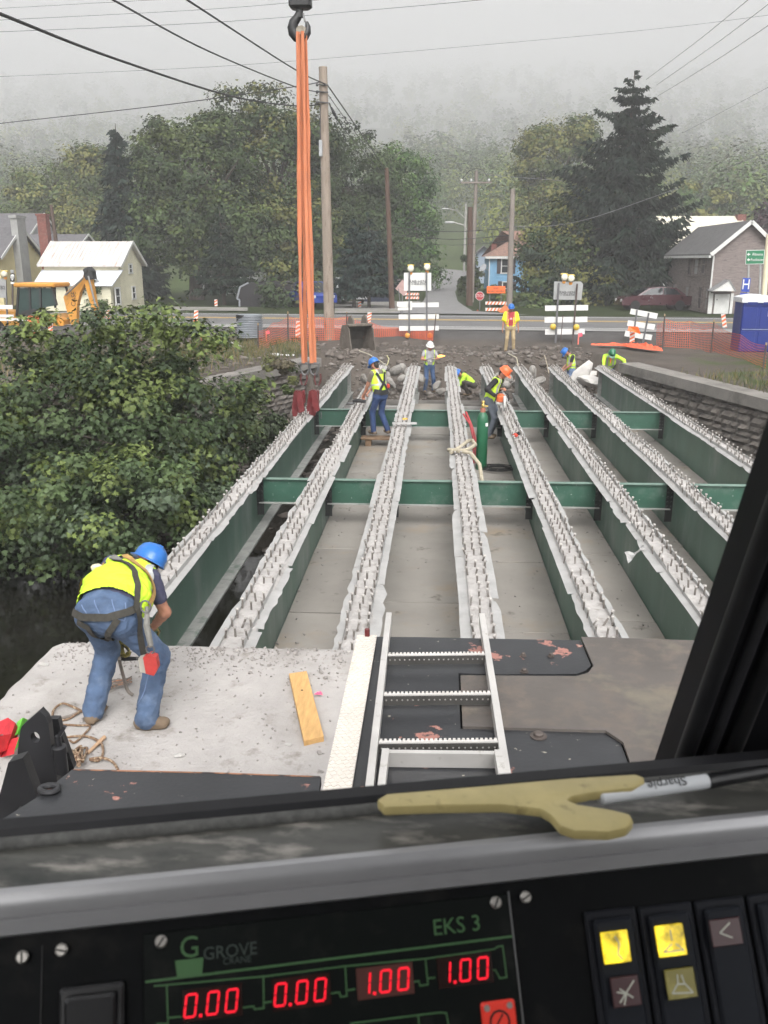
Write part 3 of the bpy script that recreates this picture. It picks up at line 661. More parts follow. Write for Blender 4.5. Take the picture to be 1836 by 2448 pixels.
mb.prism(prof, (LX0 - .1, 0, 0), (0, 1, 0), (0, 0, 1), (1, 0, 0), 1.3); mb.build('aluminium_trim', trimm, cab, True)
# instrument panel: sloping board facing the driver
SLOPE = R(57); PT = Vector((0, vC - .004, -.028)); PD = Vector((0, -math.cos(SLOPE), -math.sin(SLOPE))); PN = Vector((0, -math.sin(SLOPE), math.cos(SLOPE)))
mb = MB(); a_ = PT + PD * .0; b_ = PT + PD * .32; t_ = PN * -.02
mb.add([Vector((LX0 - .1, 0, 0)) + a_, Vector((LX1 + .1, 0, 0)) + a_, Vector((LX1 + .1, 0, 0)) + b_, Vector((LX0 - .1, 0, 0)) + b_] + [Vector((X_, 0, 0)) + q + t_ for X_, q in ((LX0 - .1, a_), (LX1 + .1, a_), (LX1 + .1, b_), (LX0 - .1, b_))], [(0, 1, 2, 3), (7, 6, 5, 4), (0, 4, 5, 1), (1, 5, 6, 2), (2, 6, 7, 3), (3, 7, 4, 0)])
mb.build('dash_board', blackpl, cab)
Wm = Matrix.Translation(cab.location) @ Matrix.Rotation(CY, 4, 'Z')
PO = Wm @ PT; PNw = (Wm.to_3x3() @ PN)
def pp(x, y):
    """place on the panel face: (along, down the slope)"""
    q = cabI @ hitp(x, y, PO, PNw) - PT; return q.x, q.dot(PD)
# a frame for flat work on the panel: x right, y up the slope, z out of the board
PROT = Matrix((Vector((1, 0, 0)), -PD, PN)).transposed().to_4x4()
def panel_thing(name, label, cat, zoff):
    o = thing(name, label, cat); o.matrix_world = Wm @ Matrix.Translation(PT + PN * zoff) @ PROT; return o
ins = panel_thing('instrument_unit', 'black crane load display with green lines and red digits', 'instrument', .0)
gpaint = M('green_print', (.045, .12, .04), rough=.6, var=.0)
dpaint = M('grey_print', (.028, .042, .034), rough=.6, var=.0)
redled = M('red_led', (.3, .0, .01), rough=.4, var=0, emit=(1.0, .012, .03), es=.65)
lx, ly = pp(343, 2237); rx, ry = pp(1213, 2130)
mb = MB(); mb.bev(((lx + rx) / 2, -(ly + ry) / 2 - .095, .0012), (rx - lx, .19, .0024), .0008); mb.build('face_plate', M('face_black', (.004, .0055, .005), rough=.5, var=.1, spec=.12, col2=(.014, .014, .013), s2=40, lo=.55, hi=.75), ins)
mb = MB(); e0 = pp(1213, 2132); mb.box((rx, -.095 - ry, .0022), (.0012, .19, .0016)); mb.build('plate_edge', M('edge_grey', (.12, .12, .12), rough=.5), ins)
FZ = .0028
def stroke(pts, w=.0011, mat=gpaint, name='green_line', par=None, z=FZ):
    P = [pp(*q) for q in pts]; mb = MB()
    for (a, b), (c, d) in zip(P[:-1], P[1:]): 
        v_ = Vector((c - a, -(d - b), 0)); v_.normalize(); mb.beam(Vector((a, -b, z)) - v_ * w / 2, Vector((c, -d, z)) + v_ * w / 2, w, .0003)
    return mb.build(name, mat, par or ins)
def A_(x, y): return (x / 1.807, 1800 + y / 1.807)
def B_(x, y): return (800 + x / 1.6014, 1800 + y / 1.6014)
stroke([A_(635, 985), B_(675, 700)], .0016)
stroke([A_(670, 1003), A_(1140, 962), A_(1490, 918), B_(345, 785), B_(610, 748), B_(618, 740), B_(640, 736), B_(655, 855), B_(630, 860), B_(612, 828), B_(595, 830)])
stroke([A_(722, 1000), A_(728, 1171)]); stroke([A_(680, 1166), A_(728, 1165), A_(728, 1140), A_(782, 1135)])
stroke([A_(1045, 1097), A_(1095, 1090), A_(1100, 1103), A_(1140, 1098), A_(1138, 960)]); stroke([A_(1140, 1075), A_(1172, 1070)])
stroke([A_(1430, 1035), A_(1465, 1030), A_(1470, 1050), A_(1497, 1046), A_(1490, 920)]); stroke([A_(1497, 1022), A_(1530, 1017)])
stroke([B_(295, 875), B_(320, 870), B_(325, 888), B_(355, 883), B_(345, 785)]); stroke([B_(355, 860), B_(380, 857)])
stroke([B_(60, 1032), B_(400, 990), B_(425, 992), B_(437, 1060)]); stroke([B_(318, 1002), B_(322, 1060)])
# logo block: a letter over a solid foot
x, y = pp(*A_(820, 840)); text_mesh('G', .021, gpaint, 'letter', ins, (x, -y, FZ), (0, 0, 0), .0002)
x, y = pp(*A_(820, 925)); mb = MB(); mb.prism([(-.0105, .006), (.0105, .006), (.009, -.006), (-.009, -.006)], (x, -y, FZ), (1, 0, 0), (0, 1, 0), (0, 0, 1), .0003); mb.build('logo_foot', gpaint, ins)
x, y = pp(*A_(995, 855)); text_mesh('GROVE', .0125, dpaint, 'lettering', ins, (x, -y, FZ), (0, 0, 0), .0002)
x, y = pp(*A_(1025, 893)); text_mesh('CRANE', .0065, dpaint, 'lettering', ins, (x, -y, FZ), (0, 0, 0), .0002)
x, y = pp(*B_(465, 660)); text_mesh('EKS 3', .0165, gpaint, 'lettering', ins, (x, -y, FZ), (0, 0, 0), .0002)
SEG = {'0': 'abcdef', '1': 'bc'}
def digits(txt, cx, cy, h=.0148):
    x0, y0 = pp(cx, cy); w_ = h * .52; adv = h * .94; th = h * .088; x = x0 - adv * 1.15
    for ch in txt:
        if ch == '.':
            mb = MB(); mb.box((x - adv * .42 - h * .07, -y0 - h * .5, FZ + .0006), (th * 1.5, th * 1.5, .0004)); mb.build('decimal_point', redled, ins); x += adv * .16; continue
        mb = MB(); sh = .14
        S = {'a': ((-.5, .5), (.5, .5)), 'b': ((.5, .5), (.5, 0)), 'c': ((.5, 0), (.5, -.5)), 'd': ((-.5, -.5), (.5, -.5)), 'e': ((-.5, 0), (-.5, -.5)), 'f': ((-.5, .5), (-.5, 0))}
        for s_ in SEG[ch]:
            (a, b), (c, d) = S[s_]; pa = Vector((x + a * w_ + b * h * sh, -y0 + b * h, FZ + .0006)); pb = Vector((x + c * w_ + d * h * sh, -y0 + d * h, FZ + .0006)); v_ = (pb - pa).normalized() * th * .35
            mb.beam(pa + v_, pb - v_, th, .0004)
        mb.build('red_digit', redled, ins); x += adv
for txt, cx, cy, tone in (('0.00', 509, 2395, .02), ('0.00', 721, 2369, .03), ('1.00', 920, 2343, .09), ('1.00', 1110, 2317, .02)):
    x, y = pp(cx, cy); mb = MB(); mb.box((x, -y, FZ), (.044, .022, .0005)); mb.build('display_window', M('led_window_%d' % int(tone * 100), (tone, tone * .42, tone * .36), rough=.25, var=.1), ins)
    digits(txt, cx, cy)
def screw(x, y, par, rot):
    a, b = pp(x, y); mb = MB(); mb.lathe([(.0046, 0), (.0046, .0018), (.0034, .003)], (a, -b, .0022), 16); s_ = mb.build('screw', M('screw_steel', (.42, .40, .37), rough=.4, metal=.8, var=.1), par, True)
    mb = MB(); mb.box((a, -b, .0053), (.0075, .0012, .0006), (0, 0, rot)); sl_o = mb.build('slot', M('slot_dark', (.01, .01, .01), rough=.9, var=0), s_)
for x, y, r_ in ((386, 2249, .9), (1183, 2156, 1.1)): screw(x, y, ins, r_)
# red key with a black ring
x, y = pp(*B_(625, 1010)); mb = MB(); mb.bev((x, -y - .006, .003), (.027, .036, .004), .0015); rk_ = mb.build('red_key', M('red_key', (.42, .02, .012), rough=.45, var=.05, emit=(1, .05, .02), es=.12), ins)
mb = MB(); mb.tube([Vector((x + math.cos(i * R(30)) * .0075, -y - .002 + math.sin(i * R(30)) * .0075, .0052)) for i in range(12)], .0009, 6, closed=True); mb.beam((x - .004, -y - .006, .0052), (x + .003, -y + .003, .0052), .0012, .0006); mb.build('key_symbol', M('slot_dark', (.01, .01, .01)), rk_)
for dx in (-.009, .009): mb = MB(); mb.lathe([(.0026, 0), (.002, .001)], (x + dx, -y + .008, .005), 10); mb.build('key_screw', M('screw_steel', (.42, .4, .37)), rk_)
fr = panel_thing('filler_board', 'plain black dash board at the left with two slotted screws and a rocker', 'dash board', .0)
x, y = pp(*A_(250, 1000)); mb = MB(); x2, y2 = pp(*A_(185, 830)); mb.box((x2, -y2 - .08, .0008), (.0006, .16, .0008)); mb.build('board_seam', M('edge_dark', (.03, .03, .03)), fr)
screw(56, 2286, fr, 1.6); screw(149, 2269, fr, -.3)
x, y = pp(*A_(400, 1120)); mb = MB(); mb.bev((x, -y - .006, .003), (.046, .05, .006), .002); rk_ = mb.build('rocker_frame', M('rocker_black', (.008, .008, .009), rough=.4), fr)
mb = MB(); mb.bev((x, -y - .006, .007), (.036, .040, .006), .002, (R(7), 0, 0)); mb.build('rocker', M('rocker_black', (.008, .008, .009)), rk_)
sb_ = panel_thing('switch_bank', 'row of dark rocker switches with lit yellow and dull red lenses', 'switches', .0)
screw(1254, 2143, sb_, .5)
slate = M('slate_plastic', (.010, .011, .015), rough=.6, var=.1, spec=.2)
ylit = M('yellow_lens_lit', (.50, .36, .012), rough=.3, var=.75, scale=70, emit='base', es=.95); yoff = M('yellow_lens', (.20, .17, .02), rough=.35, var=.1, col2=(.28, .24, .05), s2=60); rlens = M('red_lens', (.045, .008, .010), rough=.35, var=.1); icon = M('icon_white', (.5, .5, .42), rough=.5, var=0)
def switch(bx0, bx1, by0, lenses):
    x0, y0 = pp(*B_(bx0, by0 + 10)); x1, y1 = pp(*B_(bx1, by0)); y0 = (y0 + y1) / 2
    mb = MB(); mb.bev(((x0 + x1) / 2, -y0 - .075, .002), (x1 - x0 - .001, .15, .004), .0015); f_ = mb.build('switch_frame', slate, sb_)
    mb = MB(); mb.bev(((x0 + x1) / 2, -y0 - .072, .005), ((x1 - x0) * .74, .132, .005), .002, (R(2), 0, 0)); k_ = mb.build('switch_rocker', M('slate_plastic_light', (.011, .013, .018), rough=.6, var=.1, spec=.2), sb_)
    for (lx0, lx1, ly0, ly1, mt, ic) in lenses:
        c = pp(*B_((lx0 + lx1) / 2, (ly0 + ly1) / 2)); w_ = pp(*B_(lx1, (ly0 + ly1) / 2))[0] - pp(*B_(lx0, (ly0 + ly1) / 2))[0]; h_ = pp(*B_((lx0 + lx1) / 2, ly1))[1] - pp(*B_((lx0 + lx1) / 2, ly0))[1]
        mb = MB(); mb.bev((c[0], -c[1], .0110), (w_ * .92, h_ * .9, .0016), .0006); le = mb.build('lens', mt, sb_)
        if ic: 
            mb = MB()
            for (a, b, c2, d2) in ic: mb.beam((c[0] + a * w_, -c[1] + b * h_, .0120), (c[0] + c2 * w_, -c[1] + d2 * h_, .0120), .0011, .0004)
            mb.build('lens_symbol', icon, le)
cone = [(-.32, -.25, .32, -.3), (-.32, -.25, -.12, .0), (-.12, 0, .12, -.02), (.12, -.02, .32, -.3), (-.1, 0, -.08, .28), (.1, 0, .05, .26)]
arm = [(-.25, -.3, .3, .3), (-.2, .1, .2, -.2), (-.3, .02, -.05, -.05), (.0, -.05, -.12, -.38)]
switch(945, 1148, 590, [(1000, 1112, 665, 800, ylit, [(.0, .3, .12, .1), (.12, .1, .02, -.2), (.02, -.2, .15, -.35)]), (1035, 1152, 835, 965, rlens, arm)])
switch(1152, 1362, 572, [(1205, 1322, 640, 775, ylit, [(-.3, -.3, .35, -.3), (-.3, -.3, 0, -.1), (.35, -.3, .12, -.1), (0.02, .3, .02, .0)]), (1240, 1362, 805, 935, yoff, cone)])
switch(1366, 1560, 550, [(1408, 1536, 618, 735, rlens, [(.15, .3, -.2, .0), (-.2, 0, .15, -.2)])])
switch(1566, 1770, 528, [])
# pillar at the right: slanting post with rubber seals
b0, b1 = at(1592, 1842, Y=.80), at(1870, 1040, Y=.68); 
dv = (b1 - b0).normalized(); sx = CU * .11
mb = MB(); mb.beam(b0 - dv * .12 + CU * .125 + CVv * .02, b1 + dv * .5 + CU * .125 + CVv * .02, .22, .05, up=-CVv); mb.build('pillar', M('pillar_black', (.007, .007, .009), rough=.45, var=.2, scale=30, spec=.3), cab, world=True)
for off, w_, tone in ((.010, .018, .012), (.036, .012, .022), (.060, .020, .009)):
    mb = MB(); mb.tube([b0 - dv * .1 + CU * off - CVv * .008, b1 + dv * .5 + CU * off - CVv * .008], w_ / 2, 10); mb.build('pillar_seal', M('seal_%d' % int(tone * 1000), (tone, tone, tone * 1.15), rough=.5, var=.2, scale=40), cab, True, world=True)
dk = M('cab_dark', (.012, .012, .013), rough=.8, var=.1)
for nm, dims in (('roof', (-.75, .75, -1.7, -.32, .98, 1.02)), ('back_wall', (-.75, .75, -1.72, -1.68, -.9, .98)), ('left_wall', (-.77, -.73, -1.7, .1, -.9, -.05)), ('right_wall', (.73, .77, -1.7, .1, -.9, -.05)), ('front_wall', (-.75, .75, .03, .045, -1.2, -.04))):
    mb = MB(); mb.bx(*dims); mb.build(nm, dk, cab)  # unseen roof and back wall added to shade the dash; roof shortened for light

# ---- yellow plastic fork and the marker on the sill
ypl = M('yellowed_plastic', (.47, .39, .17), rough=.35, var=.12, scale=30, col2=(.30, .24, .10), s2=40, lo=.6, hi=.7, spec=.5)
poly = [(162, 178), (200, 155), (560, 125), (900, 95), (1150, 80), (1185, 92), (1188, 112), (1140, 133), (980, 150), (905, 165), (892, 178), (930, 195), (1060, 215), (1130, 232), (1145, 258), (1118, 285), (1050, 300), (920, 296), (862, 276), (830, 236), (790, 212), (640, 195), (400, 198), (190, 206)]
FZ2 = 2.874; P = [at(*B_(*q), z=FZ2) for q in poly]; cx_ = sum((p for p in P), Vector()) / len(P)
fk = bmesh.new(); vs_ = [fk.verts.new((p.x - cx_.x, p.y - cx_.y, 0)) for p in P]; f_ = fk.faces.new(vs_)
ex = bmesh.ops.extrude_face_region(fk, geom=[f_]); bmesh.ops.translate(fk, vec=(0, 0, -.009), verts=[v for v in ex['geom'] if isinstance(v, bmesh.types.BMVert)])
bmesh.ops.recalc_face_normals(fk, faces=fk.faces)
bmesh.ops.bevel(fk, geom=list(fk.edges), offset=.0022, segments=2, affect='EDGES', profile=.6)
me = bpy.data.meshes.new('plastic_fork'); fk.to_mesh(me); fk.free(); me.materials.append(ypl); me.polygons.foreach_set('use_smooth', [True] * len(me.polygons)); me.set_sharp_from_angle(angle=R(50))
o = link('plastic_fork', me, None, (cx_.x, cx_.y, FZ2)); tag(o, 'yellowed plastic Y-shaped hook lying along the window sill', 'plastic hook')
m0, m1, m2 = at(*B_(1135, 152), z=2.866), at(*B_(1425, 108), z=2.866), at(*B_(1668, 68), z=2.866)
mk = thing('marker_pen', 'black capped marker with a white label on the sill behind the yellow hook', 'marker pen', m0)
mb = MB(); dm = (m1 - m0).normalized(); mb.tube([m0 - dm * .03, m0 - dm * .028, m1], [.0045, .0062, .0062], 20); mb.build('barrel', M('white_label', (.62, .64, .66), rough=.4, var=.05), mk, True, world=True)
mb = MB(); mb.tube([m1, m1 + dm * .004, m1 + dm * .012, m2], [.0068, .0072, .0066, .0055], 20); mb.build('cap', M('cap_black', (.008, .008, .009), rough=.3), mk, True, world=True)
tx = text_mesh('Sharpie', .0125, M('slot_dark', (.01, .01, .01)), 'lettering', mk, (0, 0, 0), (0, 0, 0), .0001, shear=.2)
yv = Vector((0, 0, 1)).cross(dm).normalized(); upv = (Vector((0, -.35, .9))).normalized(); zc = (upv - dm * upv.dot(dm)).normalized(); yc = zc.cross(-dm)
tx.matrix_local = Matrix.Translation((m0.lerp(m1, .45) + zc * .0066) - m0) @ Matrix((-dm, yc, zc)).transposed().to_4x4()
# ================================================================= VEGETATION
leafm = M('leaves', (.05, .09, .02), rough=.62, attr=True, spec=.25)
leafm.node_tree.nodes['Principled BSDF'].inputs['Subsurface Weight'].default_value = 0.0
needle = M('needles', (.02, .035, .02), rough=.75, attr=True, spec=.2)
bark = M('bark', (.075, .06, .048), rough=.95, var=.3, scale=4, bump=.02, bs=20, stretch=(1, 1, .25))
twigm = M('twig', (.10, .085, .065), rough=.9, var=.3, scale=9)
def unit(v): return v / (np.linalg.norm(v, axis=-1, keepdims=True) + 1e-9)
def leaf_cloud(P, Nrm, size, rng, shape='quad', aspect=.75, droop=0.0):
    """faces at points P facing roughly Nrm; returns verts, quads, per-face index of the owner"""
    n = len(P); N_ = unit(Nrm); a = unit(np.cross(N_, rng.normal(size=(n, 3)))); a = unit(a + np.array([0, 0, -droop])); b = unit(np.cross(N_, a)); N_ = np.cross(a, b)
    s = np.asarray(size).reshape(-1, 1) * np.ones((n, 1))
    if shape == 'quad':
        fold = N_ * s * .18
        prof = [(-.5, 0, 0), (0, -.5 * aspect, 1), (.5, 0, 0), (0, .5 * aspect, 1)]
        V = np.stack([P + a * s * x + b * s * y + fold * z for x, y, z in prof], 1); k = 4; fq = np.array([[0, 1, 2, 3]])
    else:   # lobed leaf, ten corners, four quads, folded on the midrib
        prof = [(0, 0, 0), (.50, 0, .04), (1.05, 0, -.10), (.22, .52, .10), (.42, .20, .06), (.86, .34, .06), (.66, .14, .05), (.22, -.52, .10), (.42, -.20, .06), (.86, -.34, .06), (.66, -.14, .05)]
        V = np.stack([P + a * s * x + b * s * y + N_ * s * z for x, y, z in prof], 1); k = 11
        fq = np.array([[0, 3, 4, 1], [1, 4, 5, 6], [1, 6, 2, 10], [0, 1, 8, 7], [1, 10, 9, 8]])
    F = (np.arange(n)[:, None, None] * k + fq[None]).reshape(-1, 4)
    return V.reshape(-1, 3), F, k
def broadleaf(name, label, base, blobs, n, size, cols, seed, trunk=.25, group=None, clump=.9, limbs=9, shape='quad', cat='tree', shell=.55, up=.5, trunk_top=None, leaf_jit=.14, sprig=None):
    rng = np.random.default_rng(seed); base = Vector(base); t = thing(name, label, cat, base, 0, group)
    bl = np.array(blobs, float); vol = bl[:, 3] * bl[:, 4] * bl[:, 5]; w_ = vol ** .75; w_ /= w_.sum()
    nc = max(12, int(n / 95)); bi = rng.choice(len(bl), nc, p=w_); d = unit(rng.normal(size=(nc, 3))); r_ = shell + (1 - shell) * rng.random((nc, 1)) ** .6; r_ *= .84 + .22 * rng.random((nc, 1))
    C_ = bl[bi, :3] + d * r_ * bl[bi, 3:6]
    if sprig is not None: C_ = np.concatenate([C_, np.array(sprig, float)]); bi = np.concatenate([bi, np.zeros(len(sprig), int)]); d = np.concatenate([d, np.tile([0, 0, 1.], (len(sprig), 1))]); nc = len(C_)
    per = np.maximum(6, rng.poisson(n / nc, nc)); own = np.repeat(np.arange(nc), per); m = len(own)
    cr = clump * (.6 + .8 * rng.random(nc))
    dl_ = np.clip(rng.normal(size=(m, 3)), -1.7, 1.7); P = C_[own] + dl_ * cr[own][:, None] * np.array([.52, .52, .32])
    Nn = d[own] * .35 + unit(dl_) * .75 + np.array([0, 0, up]) + rng.normal(size=(m, 3)) * .32
    V, F, k = leaf_cloud(P - np.array(base), Nn, size * (.6 + .8 * rng.random(m)), rng, shape, droop=.35 if shape != 'quad' else 0)
    cols = np.array(cols, float); ci = rng.choice(len(cols), nc, p=np.array([.5] + [.5 / (len(cols) - 1)] * (len(cols) - 1)) if len(cols) > 1 else None)
    # young growth towards the crown's upper outside takes the last, yellower tone
    hi = (d[:, 2] > .35) & (rng.random(nc) < .45); ci[hi] = len(cols) - 1
    cc = cols[ci] * (.78 + .44 * rng.random((nc, 1))); lc = cc[own] * (1 - leaf_jit + 2 * leaf_jit * rng.random((m, 1)))
    link('crown', npmesh('crown', V, F, leafm, col=np.repeat(lc, k, 0)), t)
    # trunk and limbs
    mb = MB(); top = Vector(trunk_top) if trunk_top is not None else Vector(bl[np.argmax(vol), :3]); rk = random.Random(seed); prev = base.copy(); pts = [prev]; 
    for i in range(1, 6): pts.append(base.lerp(top, i / 5) + Vector((rk.uniform(-1, 1), rk.uniform(-1, 1), 0)) * trunk * .5)
    mb.tube([p - base for p in pts], [trunk * (1.25 if i == 0 else 1 - .13 * i) for i in range(6)], 9); mb.build('trunk', bark, t, True)
    mb = MB()
    for j in rng.choice(nc, min(limbs, nc), replace=False):
        q = Vector(C_[j]); st = pts[rk.randint(2, 5)]; mid = st.lerp(q, .5) + Vector((0, 0, .12 * (q - st).length))
        mb.tube([st - base, mid - base, q - base], [trunk * .42, trunk * .26, trunk * .07], 6)
    if limbs: lo = mb.build('limbs', bark, t, True); lo['kind'] = 'stuff'
    return t
def conifer(name, label, base, height, width, cols, seed, n=420, droop=.5, sub=9, size=.5, group=None, bare=.08, ragged=.3, trunk=.3, lift=.25, fan=4):
    """whorls of boughs; each bough is a drooping spine with side twigs and hanging sprays"""
    rng = np.random.default_rng(seed); base = Vector(base); t = thing(name, label, 'tree', base, 0, group)
    u = (rng.random(n) ** .66) * (1 - bare) + .004; nw = max(8, int(height / .62)); u = np.where(rng.random(n) < .75, (np.round(u * nw) + rng.normal(size=n) * .12) / nw, u); u = np.clip(u, .01, 1 - bare)
    z = height * (1 - u); ang = rng.random(n) * 2 * np.pi
    L = width / 2 * np.clip(u ** .78 * (.95 + rng.normal(size=n) * ragged * .5), .03, 1.3); L *= np.where(rng.random(n) < .7, 1, rng.uniform(.4, .8, n))
    Pb, Ab, Ow, Sz = [], [], [], []
    for i in range(n):
        m = max(4, int(sub * (L[i] / (width / 2)) ** .5 * 2)); s = np.linspace(.12, 1, m); r_ = L[i] * s
        sp = np.stack([np.cos(ang[i]) * r_, np.sin(ang[i]) * r_, z[i] - droop * L[i] * s * (1.15 - .55 * s) + lift * L[i] * np.clip(s - .6, 0, 1) ** 1.3], -1)
        tang = np.array([-math.sin(ang[i]), math.cos(ang[i]), 0.])
        for q in range(fan):
            off = (rng.random(m) - .5) * 2 * .30 * L[i] * (1.05 - s) ** .6; p = sp + tang * off[:, None] + rng.normal(size=(m, 3)) * size * .10; p[:, 2] -= np.abs(off) * .22
            Pb.append(p); Ow.append(np.full(m, i)); Sz.append(np.full(m, size) * (.6 + .6 * rng.random(m)) * (.6 + .5 * min(1, L[i] / (width * .3))))
            Ab.append(np.tile(np.array([math.cos(ang[i]) * .5, math.sin(ang[i]) * .5, -.8 if q % 2 else -.25]), (m, 1)) + tang * np.sign(off)[:, None] * .35)
    P = np.concatenate(Pb); own = np.concatenate(Ow); sz = np.concatenate(Sz)[:, None]; a = unit(np.concatenate(Ab) + rng.normal(size=P.shape) * .22); side = unit(np.cross(a, rng.normal(size=P.shape)))
    V = np.stack([P - a * sz * .15, P + side * sz * .20 + a * sz * .3, P + a * sz * 1.0, P - side * sz * .20 + a * sz * .3], 1).reshape(-1, 3)
    F = np.arange(len(V)).reshape(-1, 4); cols = np.array(cols, float)
    cc = cols[rng.integers(0, len(cols), n)] * (.7 + .6 * rng.random((n, 1))); lc = cc[own] * (.8 + .4 * rng.random((len(own), 1)))
    link('crown', npmesh('crown', V, F, needle, col=np.repeat(lc, 4, 0)), t)
    mb = MB(); mb.tube([(0, 0, 0), (0, 0, height * .3), (0, 0, height * .7), (0, 0, height * .99)], [trunk, trunk * .8, trunk * .4, .02], 9); mb.build('trunk', bark, t, True)
    mb = MB()
    for j in range(0, n, 3):
        e = lambda s: Vector((math.cos(ang[j]) * L[j] * s, math.sin(ang[j]) * L[j] * s, z[j] - droop * L[j] * s * (1.15 - .55 * s)))
        mb.tube([e(0), e(.5), e(.95)], [.05, .03, .01], 4)
    lo = mb.build('limbs', bark, t); lo['kind'] = 'stuff'
    return t
def px_blob(x, y, Y, rx, ry, rz):
    p = at(x, y, Y=Y); return (p.x, p.y, p.z, rx, ry, rz)
def hgt(x, y, Y): return at(x, y, Y=Y).z - foot(x, Y).z
def foot(x, Y): p = at(x, 700, Y=Y); return Vector((p.x, Y, tz(p.x, Y)))
DK, MD, LT, YL = (.028, .046, .016), (.048, .074, .022), (.080, .106, .030), (.145, .148, .040)
# ---- the leafy maple sapling thicket on the near left bank
B = [px_blob(130, 1015, 16.5, 2.3, 2.0, 1.7), px_blob(330, 975, 16.6, 1.7, 1.7, 1.65), px_blob(460, 1030, 17.2, 1.25, 1.5, 1.4), px_blob(100, 1180, 14.8, 1.9, 1.5, 1.1), px_blob(330, 1200, 14.6, 1.5, 1.3, .95),
     px_blob(-150, 1080, 15.5, 2.0, 2.0, 1.8), px_blob(260, 885, 17.5, 1.9, 1.6, .7), px_blob(450, 1180, 15.2, .9, 1.0, .8), px_blob(560, 1060, 17.5, .7, .9, .75), px_blob(60, 1270, 15.5, 2.2, 1.2, .8), px_blob(300, 1280, 15.6, 1.6, 1.0, .7), px_blob(-500, 1060, 15.5, 2.4, 2.4, 1.9), px_blob(-400, 1200, 15, 2.2, 1.5, 1.2)]
spr = []
rk = random.Random(4)
for (x, y) in ((30, 770), (75, 755), (110, 735), (95, 780), (225, 728), (235, 760), (300, 735), (330, 755), (365, 740), (395, 725), (385, 765), (430, 770), (470, 760), (510, 790), (525, 785), (470, 820), (275, 770), (150, 790), (200, 800), (560, 905), (610, 900), (590, 930)):
    p = at(x, y + 22, Y=16.5 + rk.uniform(-.8, .8)); spr += [(p.x, p.y, p.z)] * 2
broadleaf('maple_thicket', 'dense leafy maple thicket filling the left bank beside the leftmost girder', at(180, 1330, Y=15.5), B, 74000, .100, [(.042, .066, .026), (.060, .089, .034), (.056, .078, .045), (.035, .055, .022), (.108, .142, .040)], 12, trunk=.10, clump=.40, limbs=16, shape='lobed', cat='shrub', shell=.45, up=.9, sprig=spr, leaf_jit=.2)
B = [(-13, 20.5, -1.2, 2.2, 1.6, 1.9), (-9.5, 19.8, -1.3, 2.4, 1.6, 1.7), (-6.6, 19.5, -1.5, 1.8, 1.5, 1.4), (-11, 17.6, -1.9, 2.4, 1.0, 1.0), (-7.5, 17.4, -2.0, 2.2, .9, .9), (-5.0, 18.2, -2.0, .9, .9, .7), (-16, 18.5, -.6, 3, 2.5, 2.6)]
o = broadleaf('bank_undergrowth', 'dark undergrowth along the water edge behind the maple thicket', (-9, 19, -2.4), B, 16000, .15, [(.016, .026, .010), (.024, .036, .014)], 13, trunk=.05, clump=.5, limbs=12, cat='undergrowth', shell=.2)  # low growth added to keep bright sky out of the water's reflection
B = [px_blob(600, 1000, 20, .9, .9, .95), px_blob(650, 1060, 20.5, .7, .8, .8), px_blob(560, 1100, 18, .8, .8, .7), px_blob(690, 1040, 22, .5, .6, .6)]
broadleaf('willow_shrub', 'grey-green narrow-leaved shrub between the thicket and the left stone wall', at(610, 1130, Y=19.5), B, 7000, .10, [(.050, .068, .034), (.075, .095, .055), (.042, .058, .022)], 15, trunk=.05, clump=.25, limbs=26, cat='shrub', shell=.3)
p = at(672, 880, Y=26.6)
broadleaf('wall_creeper', 'tuft of creeper hanging over the left wall cap', p, [(p.x, p.y - .2, p.z + .05, .55, .4, .28), (p.x + .25, p.y - .35, p.z - .5, .28, .25, .45)], 1300, .10, [(.06, .085, .025), (.11, .12, .04), (.10, .085, .05)], 16, trunk=.02, clump=.16, limbs=8, cat='creeper', shell=.3)
# ---- street trees and yard trees
broadleaf('yard_maple', 'big dark maple on the left of the central clump, branches over the white house', foot(470, 68), [px_blob(470, 430, 68, 5.4, 4.5, 4.6), px_blob(420, 540, 67, 4.2, 4, 3.6), px_blob(560, 560, 67, 4, 3.5, 3.2), px_blob(390, 380, 69, 2.6, 2.5, 2.4), px_blob(520, 330, 69, 2.6, 2.5, 2.0)], 46000, .25, [DK, MD, MD, LT], 21, trunk=.5, clump=1.0, limbs=16)
broadleaf('tall_maple', 'tallest central maple with thin yellowing top behind the orange slings', foot(650, 72), [px_blob(660, 430, 72, 5.4, 4.5, 5.6), px_blob(640, 250, 72, 1.7, 1.6, 2.0), px_blob(540, 300, 72, 2.2, 2, 3.0), px_blob(720, 330, 72, 3.0, 2.5, 2.6), px_blob(690, 560, 70, 5, 4, 3.6), px_blob(590, 560, 70, 3.6, 3, 3.0), px_blob(632, 210, 72, .8, .8, .7), px_blob(700, 680, 61.5, 2.6, 1.4, 1.7), px_blob(640, 690, 58.8, 1.2, .7, 1.3), px_blob(690, 712, 57.6, 1.5, .6, 1.0), px_blob(770, 640, 63, 2.0, 1.4, 1.8)], 52000, .25, [DK, MD, (.055, .075, .022), (.105, .110, .030)], 22, trunk=.55, clump=.95, limbs=20)
broadleaf('round_maple', 'dark round maple right of the tall wooden pole', foot(830, 76), [px_blob(830, 450, 76, 4.4, 4, 4.8), px_blob(790, 560, 74, 4, 3.5, 3.6), px_blob(880, 560, 76, 3.2, 3, 3.4)], 32000, .26, [DK, (.036, .058, .020), MD], 23, trunk=.45, clump=1.0, limbs=12)
